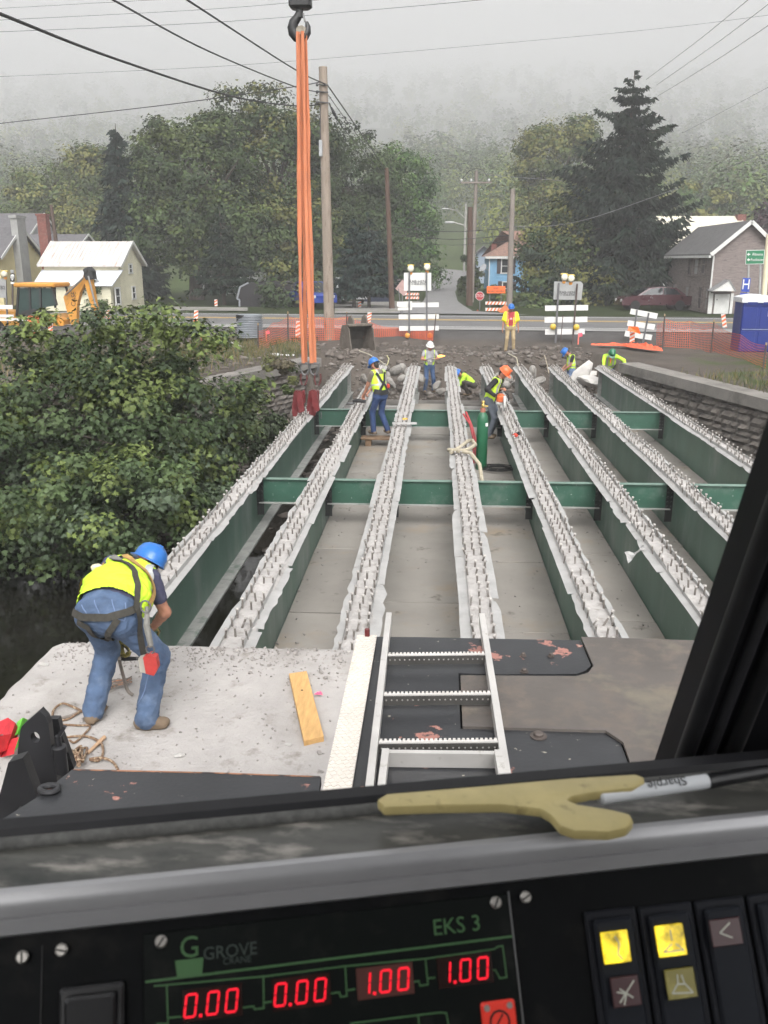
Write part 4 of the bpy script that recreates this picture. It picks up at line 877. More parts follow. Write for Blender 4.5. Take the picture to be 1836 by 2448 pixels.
broadleaf('bright_ash', 'fresher green tree behind the brown pole at the street corner', foot(965, 86), [px_blob(965, 450, 86, 2.9, 3, 3.8), px_blob(985, 560, 85, 2.7, 3, 3.6), px_blob(930, 600, 84, 2.4, 2.6, 3.0), px_blob(1000, 640, 84, 2.2, 2.4, 2.2)], 24000, .26, [(.035, .075, .022), (.05, .105, .025), (.07, .125, .03)], 24, trunk=.3, clump=1.0)
broadleaf('corner_maple', 'dark leafy tree between the blue house and the big spruce', foot(1350, 66), [px_blob(1330, 610, 66, 3.2, 3, 2.9), px_blob(1300, 670, 64, 1.4, 1.6, 1.5), px_blob(1380, 540, 68, 2.6, 2.6, 2.6), px_blob(1400, 690, 64, 3.0, 2.4, 1.6), px_blob(1345, 530, 70, 1.6, 1.8, 1.5)], 30000, .24, [DK, (.035, .055, .018), MD, YL], 25, trunk=.3, clump=.85)
broadleaf('hill_poplar', 'pale yellow-green tree left behind the big spruce', foot(1310, 105), [px_blob(1300, 400, 105, 3.6, 3, 4.2), px_blob(1370, 380, 105, 3.2, 3, 4.5), px_blob(1290, 330, 105, 1.8, 1.8, 1.8), px_blob(1390, 320, 105, 1.8, 2, 2), px_blob(1330, 500, 103, 4.5, 3, 3.5)], 22000, .32, [MD, LT, YL], 26, trunk=.35, clump=1.2)
broadleaf('hill_poplar', 'small yellow-green tree low behind the spruce near the white roof', foot(1600, 110), [px_blob(1560, 510, 110, 2.4, 2, 2.2), px_blob(1660, 490, 115, 4.5, 3, 2.4)], 3500, .45, [(.06, .10, .03), LT, YL], 27, trunk=.25, clump=1.1)
broadleaf('pale_tree', 'pale yellow-green rounded tree at the far left above the grey roof', foot(130, 100), [px_blob(120, 450, 100, 4.4, 3.5, 3.0), px_blob(60, 490, 98, 2.4, 2.4, 2.2), px_blob(190, 420, 102, 3.0, 2.8, 3.0)], 17000, .32, [(.065, .095, .028), LT, YL], 28, trunk=.3, clump=1.1)
broadleaf('pale_tree', 'hazy olive tree just left of the dark narrow conifer', foot(240, 95), [px_blob(235, 440, 95, 3.0, 2.6, 4.2), px_blob(200, 540, 92, 3.6, 3, 3)], 17000, .32, [MD, (.08, .10, .03), YL], 29, trunk=.3, clump=1.1)
broadleaf('purple_tree', 'dark purple-leaved tree above the right house chimney', foot(1840, 92), [px_blob(1830, 540, 92, 2.6, 2.5, 2.8), px_blob(1880, 520, 92, 2.6, 2.5, 3)], 3500, .38, [(.030, .016, .022), (.045, .022, .028)], 30, trunk=.3, clump=.9)
broadleaf('door_vine', 'light green vine on the stone-clad house beside its door hood', at(1745, 790, Y=60), [px_blob(1765, 700, 60, .95, .4, 1.0), px_blob(1780, 760, 60, .8, .4, 1.0), px_blob(1725, 690, 60, .5, .3, .4)], 2200, .2, [(.045, .07, .025), LT], 31, trunk=.06, clump=.4, cat='shrub')
broadleaf('roadside_bush', 'roadside bush behind the stop sign barricade, left of the white car', foot(1230, 60), [px_blob(1225, 725, 60, 1.3, 1, .8), px_blob(1285, 732, 59.5, 1.5, 1, .9), px_blob(1190, 705, 62, .8, .8, .8)], 3000, .22, [DK, MD, LT], 32, trunk=.06, clump=.45, cat='shrub')
broadleaf('dark_cedar', 'dark upright cedar bush at the left of the blue house', foot(1128, 74), [px_blob(1128, 690, 74, 1.1, 1, 1.6), px_blob(1118, 640, 74, .7, .8, 1.6), px_blob(1148, 710, 72, 1.0, .9, 1.0)], 3200, .24, [DK, (.024, .040, .016), (.05, .07, .02)], 33, trunk=.1, clump=.4, cat='shrub', shell=.4)
broadleaf('small_bush', 'small dark bush at the foot of the yellow house wall', at(230, 745, Y=54), [px_blob(222, 700, 54, .7, .6, 1.1), px_blob(240, 730, 54, .6, .5, .5)], 1500, .18, [DK, MD], 34, trunk=.05, clump=.3, cat='shrub')
conifer('big_spruce', 'tall dark Norway spruce on the right with drooping boughs', foot(1478, 66), hgt(1478, 165, 66), 11.6, [(.010, .018, .013), (.014, .024, .016), (.018, .028, .018)], 41, n=560, droop=.22, sub=11, size=.42, trunk=.40, ragged=.62, lift=.45, fan=8)
conifer('narrow_spruce', 'hazy dark conifer left of the central maples', foot(308, 66), hgt(308, 290, 66), 5.2, [(.014, .024, .019), (.020, .032, .024)], 42, n=360, droop=.35, sub=8, size=.6, ragged=.4)
conifer('young_spruce', 'young blue-grey spruce left of the white van', foot(846, 58), 5.6, 3.6, [(.016, .030, .026), (.022, .036, .030)], 43, n=240, droop=.1, sub=7, size=.30, bare=.16, trunk=.12, group='young spruces by the lot')
conifer('young_spruce', 'wider young blue-grey spruce beside the brown pole and dumpster', foot(882, 58), 6.0, 4.4, [(.016, .030, .026), (.022, .036, .030)], 44, n=270, droop=.1, sub=7, size=.30, bare=.16, trunk=.12, group='young spruces by the lot')
conifer('dark_hemlock', 'dark hemlock in front of the white house porch', foot(535, 62), 6.6, 4.6, [(.012, .022, .014), (.018, .028, .016)], 45, n=240, droop=.35, sub=7, size=.36, bare=.2, trunk=.16)
# ---- the wooded hillside fading into low cloud
rng = np.random.default_rng(77); Vs, Fs, Cs = [], [], []; off = 0; cnt = 0
TONES = np.array([DK, MD, LT, (.085, .092, .030), (.060, .058, .034), YL]) * np.array([1.25, 1.4, 1.15])
while cnt < 1950:
    near = cnt < 420; Y = 125 + rng.random() ** 1.3 * 230 if near else 330 + rng.random() ** 1.8 * 2300; X = (rng.random() - .5) * 1.08 * (Y + 30) - .06 * Y
    if abs(X - (-2 + .03 * Y)) < 7.5 and Y < 190: continue
    big = 1 + Y / 600; h = rng.uniform(9, 16) * big; rx = rng.uniform(2.8, 5.0) * big; nq, ns = (500, 11) if near else (100 if Y < 900 else 46, 6); con = rng.random() < .03; z0 = tz(X, Y)
    sc_ = np.array([rx * 1.15, rx * 1.15, h * .40]) * ([.5, .5, 1.1] if con else 1); d = unit(rng.normal(size=(ns, 3))); cen = d * (.45 + .25 * rng.random((ns, 1))); own = rng.integers(0, ns, nq); dl_ = np.clip(rng.normal(size=(nq, 3)), -1.8, 1.8)
    q = cen[own] + dl_ * .22
    if con: q[:, :2] *= (.62 - .5 * q[:, 2:3])
    P = np.array([X, Y, z0 + h * .52]) + q * sc_
    V, F, k = leaf_cloud(P, unit(dl_) * .5 + d[own] * .4 + np.array([0, 0, .6]) + rng.normal(size=(nq, 3)) * .15, (.62 if near else 1.15 * big * (1 if Y < 900 else 1.5)) * (.6 + .7 * rng.random(nq)), rng)
    bc = np.array([.02, .032, .022]) if con else TONES[rng.choice(6, p=[.14, .28, .24, .14, .05, .15])] * rng.uniform(.8, 1.2); sub_c = bc[None] * (.8 + .4 * rng.random((ns, 1)))
    Vs.append(V); Fs.append(F + off); Cs.append(np.repeat(sub_c[own] * (.9 + .2 * rng.random((nq, 1))), k, 0)); off += len(V); cnt += 1
o = link('hillside_wood', npmesh('hillside_wood', np.concatenate(Vs), np.concatenate(Fs), leafm, col=np.concatenate(Cs)))
tag(o, 'wooded hillside fading up into low white cloud', 'woodland', kind='stuff')
# ================================================================= HOUSES
def siding_mat(name, col, **k): return M(name, col, rough=.75, var=.10, scale=1.5, **k)
glassm = M('window_glass', (.02, .024, .028), rough=.08, var=.1, spec=.6)
whitep = M('white_trim', (.55, .55, .53), rough=.6, var=.08, scale=3)
def lap_wall(mb, a, b, z0, ztop, step=.2, lip=.02, z1=None):
    """lapped courses on the wall from a to b (plan points, outward normal to the right of a->b); ztop(t) gives the top height at 0..1"""
    a, b = Vector((a[0], a[1], 0)), Vector((b[0], b[1], 0)); d = (b - a); L = d.length; nrm = Vector((d.y, -d.x, 0)) / L
    zm = max(ztop(i / 40) for i in range(41)); z = z0
    while z < zm - .01:
        zt = min(z + step, zm); zmid = (z + zt) / 2; ts = [i / 80 for i in range(81) if ztop(i / 80) > zmid]
        if ts:
            p, q = a + d * ts[0], a + d * ts[-1]
            lo, hi = nrm * lip, nrm * .002
            mb.quad(p + lo + Vector((0, 0, z)), q + lo + Vector((0, 0, z)), q + hi + Vector((0, 0, zt)), p + hi + Vector((0, 0, zt)))
            mb.quad(p + lo + Vector((0, 0, z)), p + hi + Vector((0, 0, z)), q + hi + Vector((0, 0, z)), q + lo + Vector((0, 0, z)))
        z += step
def window(t, c, w, h, axis, glass=glassm, frame=whitep, shutters=None, sw=.35, board=None):
    """c: world centre on the wall face; axis 'x' wall faces -Y, 'y' wall faces +X or -X given as +1/-1"""
    c = Vector(c)
    if axis == 'x': ux, nz = Vector((1, 0, 0)), Vector((0, -1, 0))
    else: ux, nz = Vector((0, 1, 0)), Vector((axis, 0, 0))
    def bxw(cx, cz, ww, hh, off, th):
        p = c + ux * cx + Vector((0, 0, cz)) + nz * off; return (p, (ww if axis == 'x' else th, th if axis == 'x' else ww, hh))
    mb = MB()
    for (cx, cz, ww, hh) in ((0, h / 2, w + .14, .09), (0, -h / 2, w + .2, .10), (-w / 2, 0, .09, h), (w / 2, 0, .09, h), (0, 0, w, .05)): mb.box(*bxw(cx, cz, ww, hh, .035, .07))
    f = mb.build('window', frame, t, world=True)
    mb = MB(); mb.box(*bxw(0, 0, w, h, .012, .02)); g_ = mb.build('pane' if board is None else 'boarded_opening', board or glass, f); g_.location = -Vector(t.location)
    if shutters:
        for s in (-1, 1):
            mb = MB(); mb.box(*bxw(s * (w / 2 + sw / 2 + .06), 0, sw, h + .1, .04, .05)); mb.build('shutter', shutters, t, world=True)
def house_x(name, label, X0, X1, Yf, Yr, z0, ze, zr, wall, roof, step=.2, over=.25, gable='right', ribs=None, roof_th=.08, wins=()):
    """ridge runs along X; long side faces the camera (-Y)"""
    t = thing(name, label, 'house', ((X0 + X1) / 2, (Yf + Yr) / 2, z0)); ym = (Yf + Yr) / 2
    mb = MB(); lap_wall(mb, (X0, Yf), (X1, Yf), z0, lambda u: ze, step); mb.build('wall', wall, t, world=True)
    g_ = lambda u: ze + (zr - ze) * (1 - abs(2 * u - 1))
    mb = MB(); lap_wall(mb, (X1, Yf), (X1, Yr), z0, g_, step); mb.build('gable_wall', wall, t, world=True)
    mb = MB(); lap_wall(mb, (X0, Yr), (X0, Yf), z0, g_, step); mb.build('gable_wall', wall, t, world=True)
    mb = MB(); mb.bx(X0 + .05, X1 - .05, Yf + .05, Yr - .05, z0, ze - .02); mb.build('core', M('core_dark', (.03, .03, .03), rough=.9, var=0), t, world=True)
    sl = (zr - ze) / (ym - Yf)
    for s, nm in ((1, 'roof'), (-1, 'roof')):
        ye = Yf - over if s == 1 else Yr + over; zz = ze - sl * over
        mb = MB(); mb.add([(X0 - over, ye, zz), (X1 + over, ye, zz), (X1 + over, ym, zr), (X0 - over, ym, zr), (X0 - over, ye, zz + roof_th), (X1 + over, ye, zz + roof_th), (X1 + over, ym, zr + roof_th), (X0 - over, ym, zr + roof_th)], [(0, 1, 2, 3), (4, 7, 6, 5), (0, 4, 5, 1), (1, 5, 6, 2), (2, 6, 7, 3), (3, 7, 4, 0)])
        r_ = mb.build(nm, roof, t, world=True)
        if ribs and s == 1:
            mb = MB(); x = X0 - over + ribs / 2
            while x < X1 + over: mb.beam((x, ye, zz + roof_th + .012), (x, ym, zr + roof_th + .012), .035, .028); x += ribs
            rb = mb.build('roof_ribs', roof, r_); rb.location = -Vector(t.location); rb['kind'] = 'stuff'
    for s in (0, 1):
        X_ = (X0 - over - .02, X1 + over + .02)[s]; mb = MB()
        for yy, zz in ((Yf - over, ze - sl * over), (Yr + over, ze - sl * over)): mb.beam((X_, yy, zz + roof_th / 2), (X_, ym, zr + roof_th / 2), .05, roof_th + .1)
        mb.build('bargeboard', whitep, t, world=True)
    return t
def P3(x, y, Y): return at(x, y, Y=Y)
# small pale yellow house with the rusting white tin roof and lean-to
paleyel = siding_mat('pale_yellow_siding', (.58, .55, .41)); tin = M('rusty_white_tin', (.50, .47, .45), rough=.55, var=.12, scale=1.2, col2=(.32, .17, .11), s2=1.3, lo=.56, hi=.76, stretch=(2.5, .5, .5)); whitetin = M('white_tin', (.55, .57, .60), rough=.5, var=.05)
Yf = 56.0; a, b = P3(104, 631, Yf), P3(283, 631, Yf); zr = P3(300, 580, 58.2).z
yh = house_x('tin_roof_house', 'small pale yellow house with rusty white tin roof behind the backhoe', a.x, b.x, Yf, 60.4, P3(283, 745, Yf).z, a.z, zr, paleyel, tin, step=.19, over=.28, ribs=.26)
lz = P3(283, 647, Yf).z; le = P3(270, 684, 53.7).z; lx0, lx1 = P3(92, 684, 53.7).x, P3(262, 684, 53.7).x; z0 = P3(262, 745, 53.9).z
mb = MB(); mb.add([(lx0 - .3, 53.5, le), (lx1 + .25, 53.5, le), (b.x + .25, 56.1, lz), (a.x - .2, 56.1, lz), (lx0 - .3, 53.5, le + .06), (lx1 + .25, 53.5, le + .06), (b.x + .25, 56.1, lz + .06), (a.x - .2, 56.1, lz + .06)], [(0, 1, 2, 3), (4, 7, 6, 5), (0, 4, 5, 1), (1, 5, 6, 2), (2, 6, 7, 3), (3, 7, 4, 0)]); mb.build('lean_to_roof', whitetin, yh, world=True)
mb = MB(); lap_wall(mb, (lx0, 53.8), (lx1, 53.8), z0, lambda u: le, .19); lap_wall(mb, (lx1, 53.8), (b.x, 56.0), z0, lambda u: le + u * (lz - le), .19); mb.build('lean_to_wall', paleyel, yh, world=True)
Xg = b.x + .02
for (x0, x1, y0, y1, Y) in ((306, 316, 632, 652, 57.6), (314, 324, 686, 714, 58.3)):
    c = at((x0 + x1) / 2, (y0 + y1) / 2, X=Xg); window(yh, (Xg, c.y, c.z), .62, (y1 - y0) / 2050 * c.y, 1)
c = at(277, 708, Y=54.6); window(yh, (c.x + .1, 54.6, c.z), .8, 1.0, 1)
brick = M('red_brick', (.16, .055, .042), rough=.9, var=.25, scale=6, col2=(.20, .14, .12), s2=9, lo=.55, hi=.65)
p = P3(112, 607, 59); q = P3(112, 516, 59); mb = MB(); mb.bx(p.x - .3, p.x + .3, 58.7, 59.3, p.z - 1.2, q.z); mb.bx(p.x - .36, p.x + .36, 58.64, 59.36, q.z, q.z + .12); mb.build('chimney', brick, yh, world=True)
# larger yellow house at the left edge with the concrete chimney on its gable
yel = siding_mat('yellow_siding', (.50, .43, .23)); shing = M('grey_shingle', (.11, .105, .11), rough=.9, var=.15, scale=3, col2=(.07, .07, .075), s2=6, lo=.5, hi=.6, bump=.01, bs=30)
Yf, Yr = 59.0, 65.4; Xr = at(100, 640, Y=Yr).x; a = at(50, 546, X=Xr + .25)
eh = house_x('yellow_gable_house', 'larger yellow house at the left edge, grey chimney on its gable', Xr - 9, Xr, Yf, Yr, 0.2, at(104, 614, Y=Yr).z, a.z, yel, shing, step=.2, over=.3)
p0_, p1_ = at(47, 660, X=Xr + .3), at(70, 660, X=Xr + .3); zt = at(58, 524, X=Xr + .3).z; mb = MB(); mb.bx(Xr + .02, Xr + .5, p0_.y + .1, p1_.y - .1, .2, zt); mb.bx(Xr - .02, Xr + .54, p0_.y, p1_.y, zt, zt + .2); mb.build('chimney', M('chimney_render', (.27, .27, .26), rough=.9, var=.15, scale=2), eh, world=True)
c = at(41, 579, X=Xr + .02); window(eh, (Xr + .02, c.y, c.z), .45, .5, 1)
# grey roofed houses behind
wallg = siding_mat('grey_siding', (.30, .30, .31))
a, b = P3(60, 575, 80), P3(196, 575, 80); house_x('grey_roof_house', 'grey shingle-roofed house behind the tin-roofed house', a.x, b.x, 78, 84, .4, P3(150, 600, 78).z, P3(150, 562, 81).z, wallg, shing)
a, b = P3(-60, 560, 84), P3(72, 560, 84); house_x('grey_roof_house', 'larger grey shingle roof above the yellow gable at the left edge', a.x, b.x, 82, 92, .4, P3(40, 585, 82).z, P3(40, 512, 87).z, wallg, shing)
# white house in the trees, beige house, brown shed
wh = siding_mat('white_siding', (.48, .48, .47))
a, b = P3(478, 650, 78), P3(600, 650, 78); t = house_x('white_porch_house', 'white house with a porch almost hidden behind the dark hemlock', a.x, b.x, 78, 85, .4, P3(540, 640, 78).z, P3(540, 596, 81.5).z, wh, shing)
p = P3(575, 668, 75.5); mb = MB(); mb.box((p.x, 76.4, p.z), (2.6, 3.0, .12), (R(8), 0, 0)); mb.build('porch_roof', whitep, t, world=True)
for dx in (-1.2, 1.2): mb = MB(); mb.bx(p.x + dx - .06, p.x + dx + .06, 75.2, 75.32, .4, p.z); mb.build('porch_post', whitep, t, world=True)
for x in (500, 535): window(t, (P3(x, 690, 78).x, 77.98, P3(x, 690, 78).z), .9, 1.3, 'x')
a, b = P3(775, 650, 84), P3(862, 650, 84); t = house_x('beige_house', 'beige house glimpsed behind the young spruces and white van', a.x, b.x, 84, 90, .5, P3(820, 650, 84).z, P3(820, 615, 87).z, siding_mat('beige_siding', (.36, .33, .28)), shing)
a, b = P3(932, 660, 92), P3(998, 660, 92); house_x('brown_shed', 'low shed with a brown-grey roof behind the white sign board', a.x, b.x, 92, 97, .8, P3(960, 668, 92).z, P3(960, 626, 94.5).z, siding_mat('grey_brown', (.20, .18, .17)), M('brown_shingle', (.17, .14, .13), rough=.9, var=.15, scale=3))
# black gambrel barn
blk = M('black_boards', (.016, .014, .016), rough=.85, var=.3, scale=5, stretch=(8, 1, .4)); Yb = 59.5
pts = [(573, 754), (573, 716), (567, 715), (574, 686), (594, 676), (650, 672), (706, 676), (724, 690), (730, 715), (724, 716), (724, 754)]
P = [P3(x, y, Yb) for x, y in pts]; bn = thing('black_barn', 'black gambrel barn with pale trim beside the highway, left of the slings', 'barn', (P3(650, 754, Yb).x, Yb, P[0].z))
mb = MB(); mb.prism([(p.x, p.z) for p in P], (0, Yb, 0), (1, 0, 0), (0, 0, 1), (0, 1, 0), 5); mb.build('wall', blk, bn, world=True)
mb = MB()
x = P[0].x + .1
while x < P[-1].x - .1: mb.bx(x, x + .05, Yb - .03, Yb, P[0].z, P3(650, 714, Yb).z); x += .24
bt = mb.build('battens', blk, bn, world=True); bt['kind'] = 'stuff'
for i, j in ((0, 1), (1, 2), (2, 3), (3, 4)): mb = MB(); mb.beam(P[i] - Vector((0, .05, 0)), P[j] - Vector((0, .05, 0)), .10, .10); mb.build('trim', M('barn_trim', (.22, .23, .25), rough=.6), bn, world=True)
# blue house with hipped brown roof
blue = siding_mat('blue_siding', (.14, .30, .46)); brownr = M('brown_shingle_warm', (.21, .125, .095), rough=.9, var=.15, scale=3, col2=(.15, .09, .07), s2=5); Yh = 82.0
a, b = P3(1169, 612, Yh), P3(1296, 612, Yh); z0 = .4; ze = a.z; bh = thing('blue_house', 'bright blue house with brown hipped roof beside the side street', 'house', ((a.x + b.x) / 2, Yh + 3, z0))
mb = MB(); lap_wall(mb, (a.x, Yh), (b.x, Yh), z0, lambda u: ze, .24); mb.build('wall', blue, bh, world=True)
mb = MB(); lap_wall(mb, (a.x, Yh + 7), (a.x, Yh), z0, lambda u: ze, .24); mb.build('side_wall', blue, bh, world=True)
mb = MB(); mb.bx(a.x + .05, b.x - .05, Yh + .05, Yh + 7, z0, ze); mb.build('core', M('core_dark', (.03, .03, .03)), bh, world=True)
r0, r1 = P3(1255, 552, Yh + 3.5), P3(1290, 552, Yh + 3.5); o_ = .35; zE = ze - .02
E = [(a.x - o_, Yh - o_, zE), (b.x + o_, Yh - o_, zE), (b.x + o_, Yh + 7 + o_, zE), (a.x - o_, Yh + 7 + o_, zE), tuple(r0), (b.x - (r0.x - a.x), r0.y, r0.z)]
mb = MB(); mb.add(E, [(0, 1, 5, 4), (1, 2, 5), (2, 3, 4, 5), (3, 0, 4), (0, 3, 2, 1)]); mb.build('roof', brownr, bh, world=True)
mb = MB(); mb.bx(a.x - o_, b.x + o_, Yh - o_ - .04, Yh - o_ + .04, zE - .22, zE - .02); mb.bx(a.x + .02, a.x + .10, Yh - .08, Yh, z0, ze); mb.build('gutter', whitep, bh, world=True)
darksh = M('dark_shutter', (.03, .02, .025), rough=.7)
for (x, y, hh) in ((1210, 636, 1.25), (1212, 690, 1.2)): p = P3(x, y, Yh); window(bh, (p.x, Yh - .01, p.z), .85, hh, 'x', shutters=darksh)
p = P3(1160, 643, Yh); mb = MB(); mb.lathe([(.02, 0), (.28, .08), (.42, .20)], p + Vector((-.1, -.1, 0)), 14, (R(60), 0, R(-50))); mb.tube([p + Vector((.5, .3, -.2)), p], .03, 6); mb.build('satellite_dish', M('dish_grey', (.35, .36, .38), rough=.5), bh, True, world=True)
p, q = P3(1180, 620, 87), P3(1180, 583, 87); mb = MB(); mb.bx(p.x - .25, p.x + .25, 86.7, 87.3, p.z - 1, q.z); mb.build('chimney', brick, bh, world=True)
a, b = P3(1141, 606, 96), P3(1172, 606, 96); m_ = P3(1157, 590, 96); t = thing('pale_blue_shed', 'pale blue gabled shed behind the blue house', 'shed', (m_.x, 96, 1.0)); mb = MB(); mb.prism([(a.x, 1.0), (b.x, 1.0), (b.x, b.z), (m_.x, m_.z), (a.x, a.z)], (0, 96, 0), (1, 0, 0), (0, 0, 1), (0, 1, 0), 6); mb.build('wall', siding_mat('pale_blue', (.24, .29, .36)), t, world=True)
mb = MB(); mb.beam((a.x - .3, 97.5, a.z - .1), (m_.x, 97.5, m_.z + .06), 4, .1, up=(0, 0, 1)); mb.build('roof', shing, t, world=True); mb = MB(); mb.beam((m_.x, 97.5, m_.z + .06), (b.x + .3, 97.5, b.z - .1), 4, .1); mb.build('roof', shing, t, world=True)
# stone-clad house on the right
stonelap = M('stone_look_siding', (.185, .155, .145), rough=.9, var=.22, scale=1.6, col2=(.085, .07, .068), s2=2.6, lo=.56, hi=.66, stretch=(1.2, 1.2, 9), bump=.006, bs=12)
Yf = 52.6; X0 = at(1700, 690, Y=Yf).x; Yr = 62.5; X1 = P3(1886, 600, Yf).x; z0 = .35; ze = P3(1706, 599, Yf).z; zr = P3(1793, 531, Yf).z; Xm = P3(1793, 531, Yf).x; X1 = 2 * Xm - X0
sh = thing('stone_clad_house', 'brown stone-clad house with boarded windows at the right edge', 'house', (Xm, Yf + 5, z0))
mb = MB(); lap_wall(mb, (X0, Yf), (X1, Yf), z0, lambda u: ze + (zr - ze) * (1 - abs(2 * u - 1)), .15, .015); mb.build('gable_wall', stonelap, sh, world=True)
mb = MB(); lap_wall(mb, (X0, Yr), (X0, Yf), z0, lambda u: ze, .15, .015); mb.build('side_wall', stonelap, sh, world=True)
mb = MB(); mb.bx(X0 + .05, X1 - .05, Yf + .05, Yr, z0, ze); mb.build('core', M('core_dark', (.03, .03, .03)), sh, world=True)
sl = (zr - ze) / (Xm - X0); ov = .3
for s in (-1, 1):
    xe = Xm + s * (Xm - X0 + ov); zz = ze - sl * ov; mb = MB(); mb.add([(xe, Yf - ov, zz), (Xm, Yf - ov, zr), (Xm, Yr + ov, zr), (xe, Yr + ov, zz)] + [(xe, Yf - ov, zz + .1), (Xm, Yf - ov, zr + .1), (Xm, Yr + ov, zr + .1), (xe, Yr + ov, zz + .1)], [(0, 1, 2, 3), (4, 7, 6, 5), (0, 4, 5, 1), (1, 5, 6, 2), (2, 6, 7, 3), (3, 7, 4, 0)]); mb.build('roof', M('dark_grey_shingle', (.10, .098, .098), rough=.85, var=.15, scale=2), sh, world=True)
    mb = MB(); mb.beam((xe, Yf - ov - .03, zz + .02), (Xm, Yf - ov - .03, zr + .02), .05, .20); mb.build('bargeboard', whitep, sh, world=True)
mb = MB(); mb.tube([(X0 - ov, Yf - .25, ze - .12), (X0 - .06, Yf - .08, ze - .3), (X0 - .06, Yf - .08, z0)], .05, 8); mb.build('downspout', whitep, sh, world=True)
mb = MB(); mb.bx(X0 - ov - .1, X0 - ov + .02, Yf - ov, Yr, ze - sl * ov - .14, ze - sl * ov - .0); mb.build('gutter', whitep, sh, world=True)
board = M('board_grey', (.24, .235, .225), rough=.8, var=.12, scale=2); board2 = M('board_dark', (.07, .06, .06), rough=.85, var=.2, scale=2)
for (x, y, w_, h_, bd, shm) in ((1666, 638, .75, .95, board, board), (1684, 632, .6, 1.1, board2, board2), (1611, 704, .6, 1.35, board, None), (1643, 710, .6, 1.3, board, None), (1675, 712, .55, 1.3, board2, board2), (1690, 714, .4, 1.35, board, None), (1650, 636, .5, 1.1, board2, None)):
    c = at(x, y, X=X0 - .01); window(sh, (X0 - .01, c.y, c.z), w_ * (1.25), h_, -1, frame=stonelap, board=bd)
dp = P3(1724, 730, Yf); mb = MB(); mb.bx(dp.x - .42, dp.x + .42, Yf - .08, Yf - .02, z0, P3(1724, 703, Yf).z); dr = mb.build('door', whitep, sh, world=True)
mb = MB(); mb.lathe([(.03, 0), (.035, .03), (.02, .05)], Vector((dp.x - .3, Yf - .08, z0 + .8)) - sh.location, 8, (R(90), 0, 0)); mb.build('handle', M('handle_dark', (.05, .05, .05), metal=.8, rough=.4), dr)
for dx in (-.62, .55): mb = MB(); mb.bx(dp.x + dx - .08, dp.x + dx + .08, Yf - .10, Yf - .02, z0, P3(1724, 701, Yf).z); mb.build('door_post', whitep, sh, world=True)
h0, h1, h2 = P3(1702, 696, Yf - .8), P3(1737, 671, Yf - .8), P3(1757, 696, Yf - .8)
mb = MB(); mb.prism([(h0.x, h0.z), (h2.x, h2.z), (h1.x + .15, h1.z)], (0, Yf - .8, 0), (1, 0, 0), (0, 0, 1), (0, 1, 0), .06); mb.build('hood_gable', whitep, sh, world=True)
mb = MB(); mb.beam((h0.x - .05, Yf - .42, h0.z), (h1.x + .15, Yf - .42, h1.z + .03), .85, .06); mb.beam((h1.x + .15, Yf - .42, h1.z + .03), (h2.x + .05, Yf - .42, h2.z), .85, .06); mb.build('hood_roof', M('hood_grey', (.2, .2, .2), rough=.7), sh, world=True)
# long cream-roofed building behind it
a, b = P3(1540, 580, 80), P3(1762, 580, 80); cream = M('cream_metal_roof', (.62, .58, .47), rough=.5, var=.04)
t = house_x('cream_roof_building', 'long building with a cream metal roof behind the spruce and stone-clad house', a.x, b.x, 76, 86, .8, P3(1650, 592, 76).z, P3(1650, 519, 81).z, siding_mat('white_siding', (.48, .48, .47)), cream, over=.3, ribs=.9)
p, q = P3(1773, 545, 80), P3(1773, 512, 80); mb = MB(); mb.bx(p.x - .36, p.x + .36, 80.2, 80.9, p.z - .8, q.z); mb.build('chimney', brick, t, world=True)

# ================================================================= POLES AND WIRES
polem = M('weathered_pole', (.25, .205, .165), rough=.9, var=.15, scale=2, col2=(.13, .09, .06), s2=2.2, lo=.55, hi=.7, stretch=(3, 3, .5), bump=.01, bs=20); polebr = M('brown_pole', (.075, .045, .032), rough=.9, var=.25, scale=2, stretch=(3, 3, .4)); poleg = M('grey_pole', (.19, .165, .145), rough=.9, var=.2, scale=2, stretch=(3, 3, .4)); hw = M('pole_hardware', (.09, .09, .09), rough=.5, metal=.6)
def pole(label, xb, yb, xt, yt, Y, r, mat):
    p0, p1 = P3(xb, yb, Y), P3(xt, yt, Y); t = thing('utility_pole', label, 'utility pole', p0, 0, 'wooden utility poles')
    mb = MB(); mb.tube([Vector((0, 0, -.2)), (p1 - p0) * .5, p1 - p0], [r, r * .86, r * .72], 14); mb.build('post', mat, t, True); return t, p0, p1
p37 = 37.6
PA, a0, a1 = pole('tall pale wooden pole beside the orange slings', 788, 814, 772, 160, p37, .235, polem)
for y in (205, 222, 247): c = P3(779, y, p37) - a0; mb = MB(); mb.tube([c + Vector((-.3, -.22, .02)), c + Vector((.12, -.22, -.02))], .028, 6); mb.lathe([(.05, -.05), (.06, 0), (.05, .05)], c + Vector((-.32, -.22, 0)), 8, (0, R(90), 0)); mb.build('insulator_arm', hw, PA)
c = P3(768, 356, p37) - a0; mb = MB(); mb.bev(tuple(c + Vector((0, -.2, 0))), (.14, .12, .62), .02); mb.build('meter_box', M('box_grey', (.32, .33, .34), rough=.5), PA); mb = MB(); mb.tube([P3(766, 250, p37) - a0 + Vector((0, -.15, 0)), P3(767, 340, p37) - a0 + Vector((0, -.15, 0))], .02, 6); mb.build('conduit', hw, PA)
PB, b0, b1 = pole('dark brown pole at the corner right of the young spruces', 938, 755, 924, 402, 57, .19, polebr)
PC, c0, c1 = pole('short grey bare-topped pole in front of the blue house', 1217, 742, 1226, 452, 56, .20, poleg)
PD_, d0, d1 = pole('hazy pole with cross-arm behind the stop sign corner', 1127, 735, 1139, 408, 66, .17, poleg)
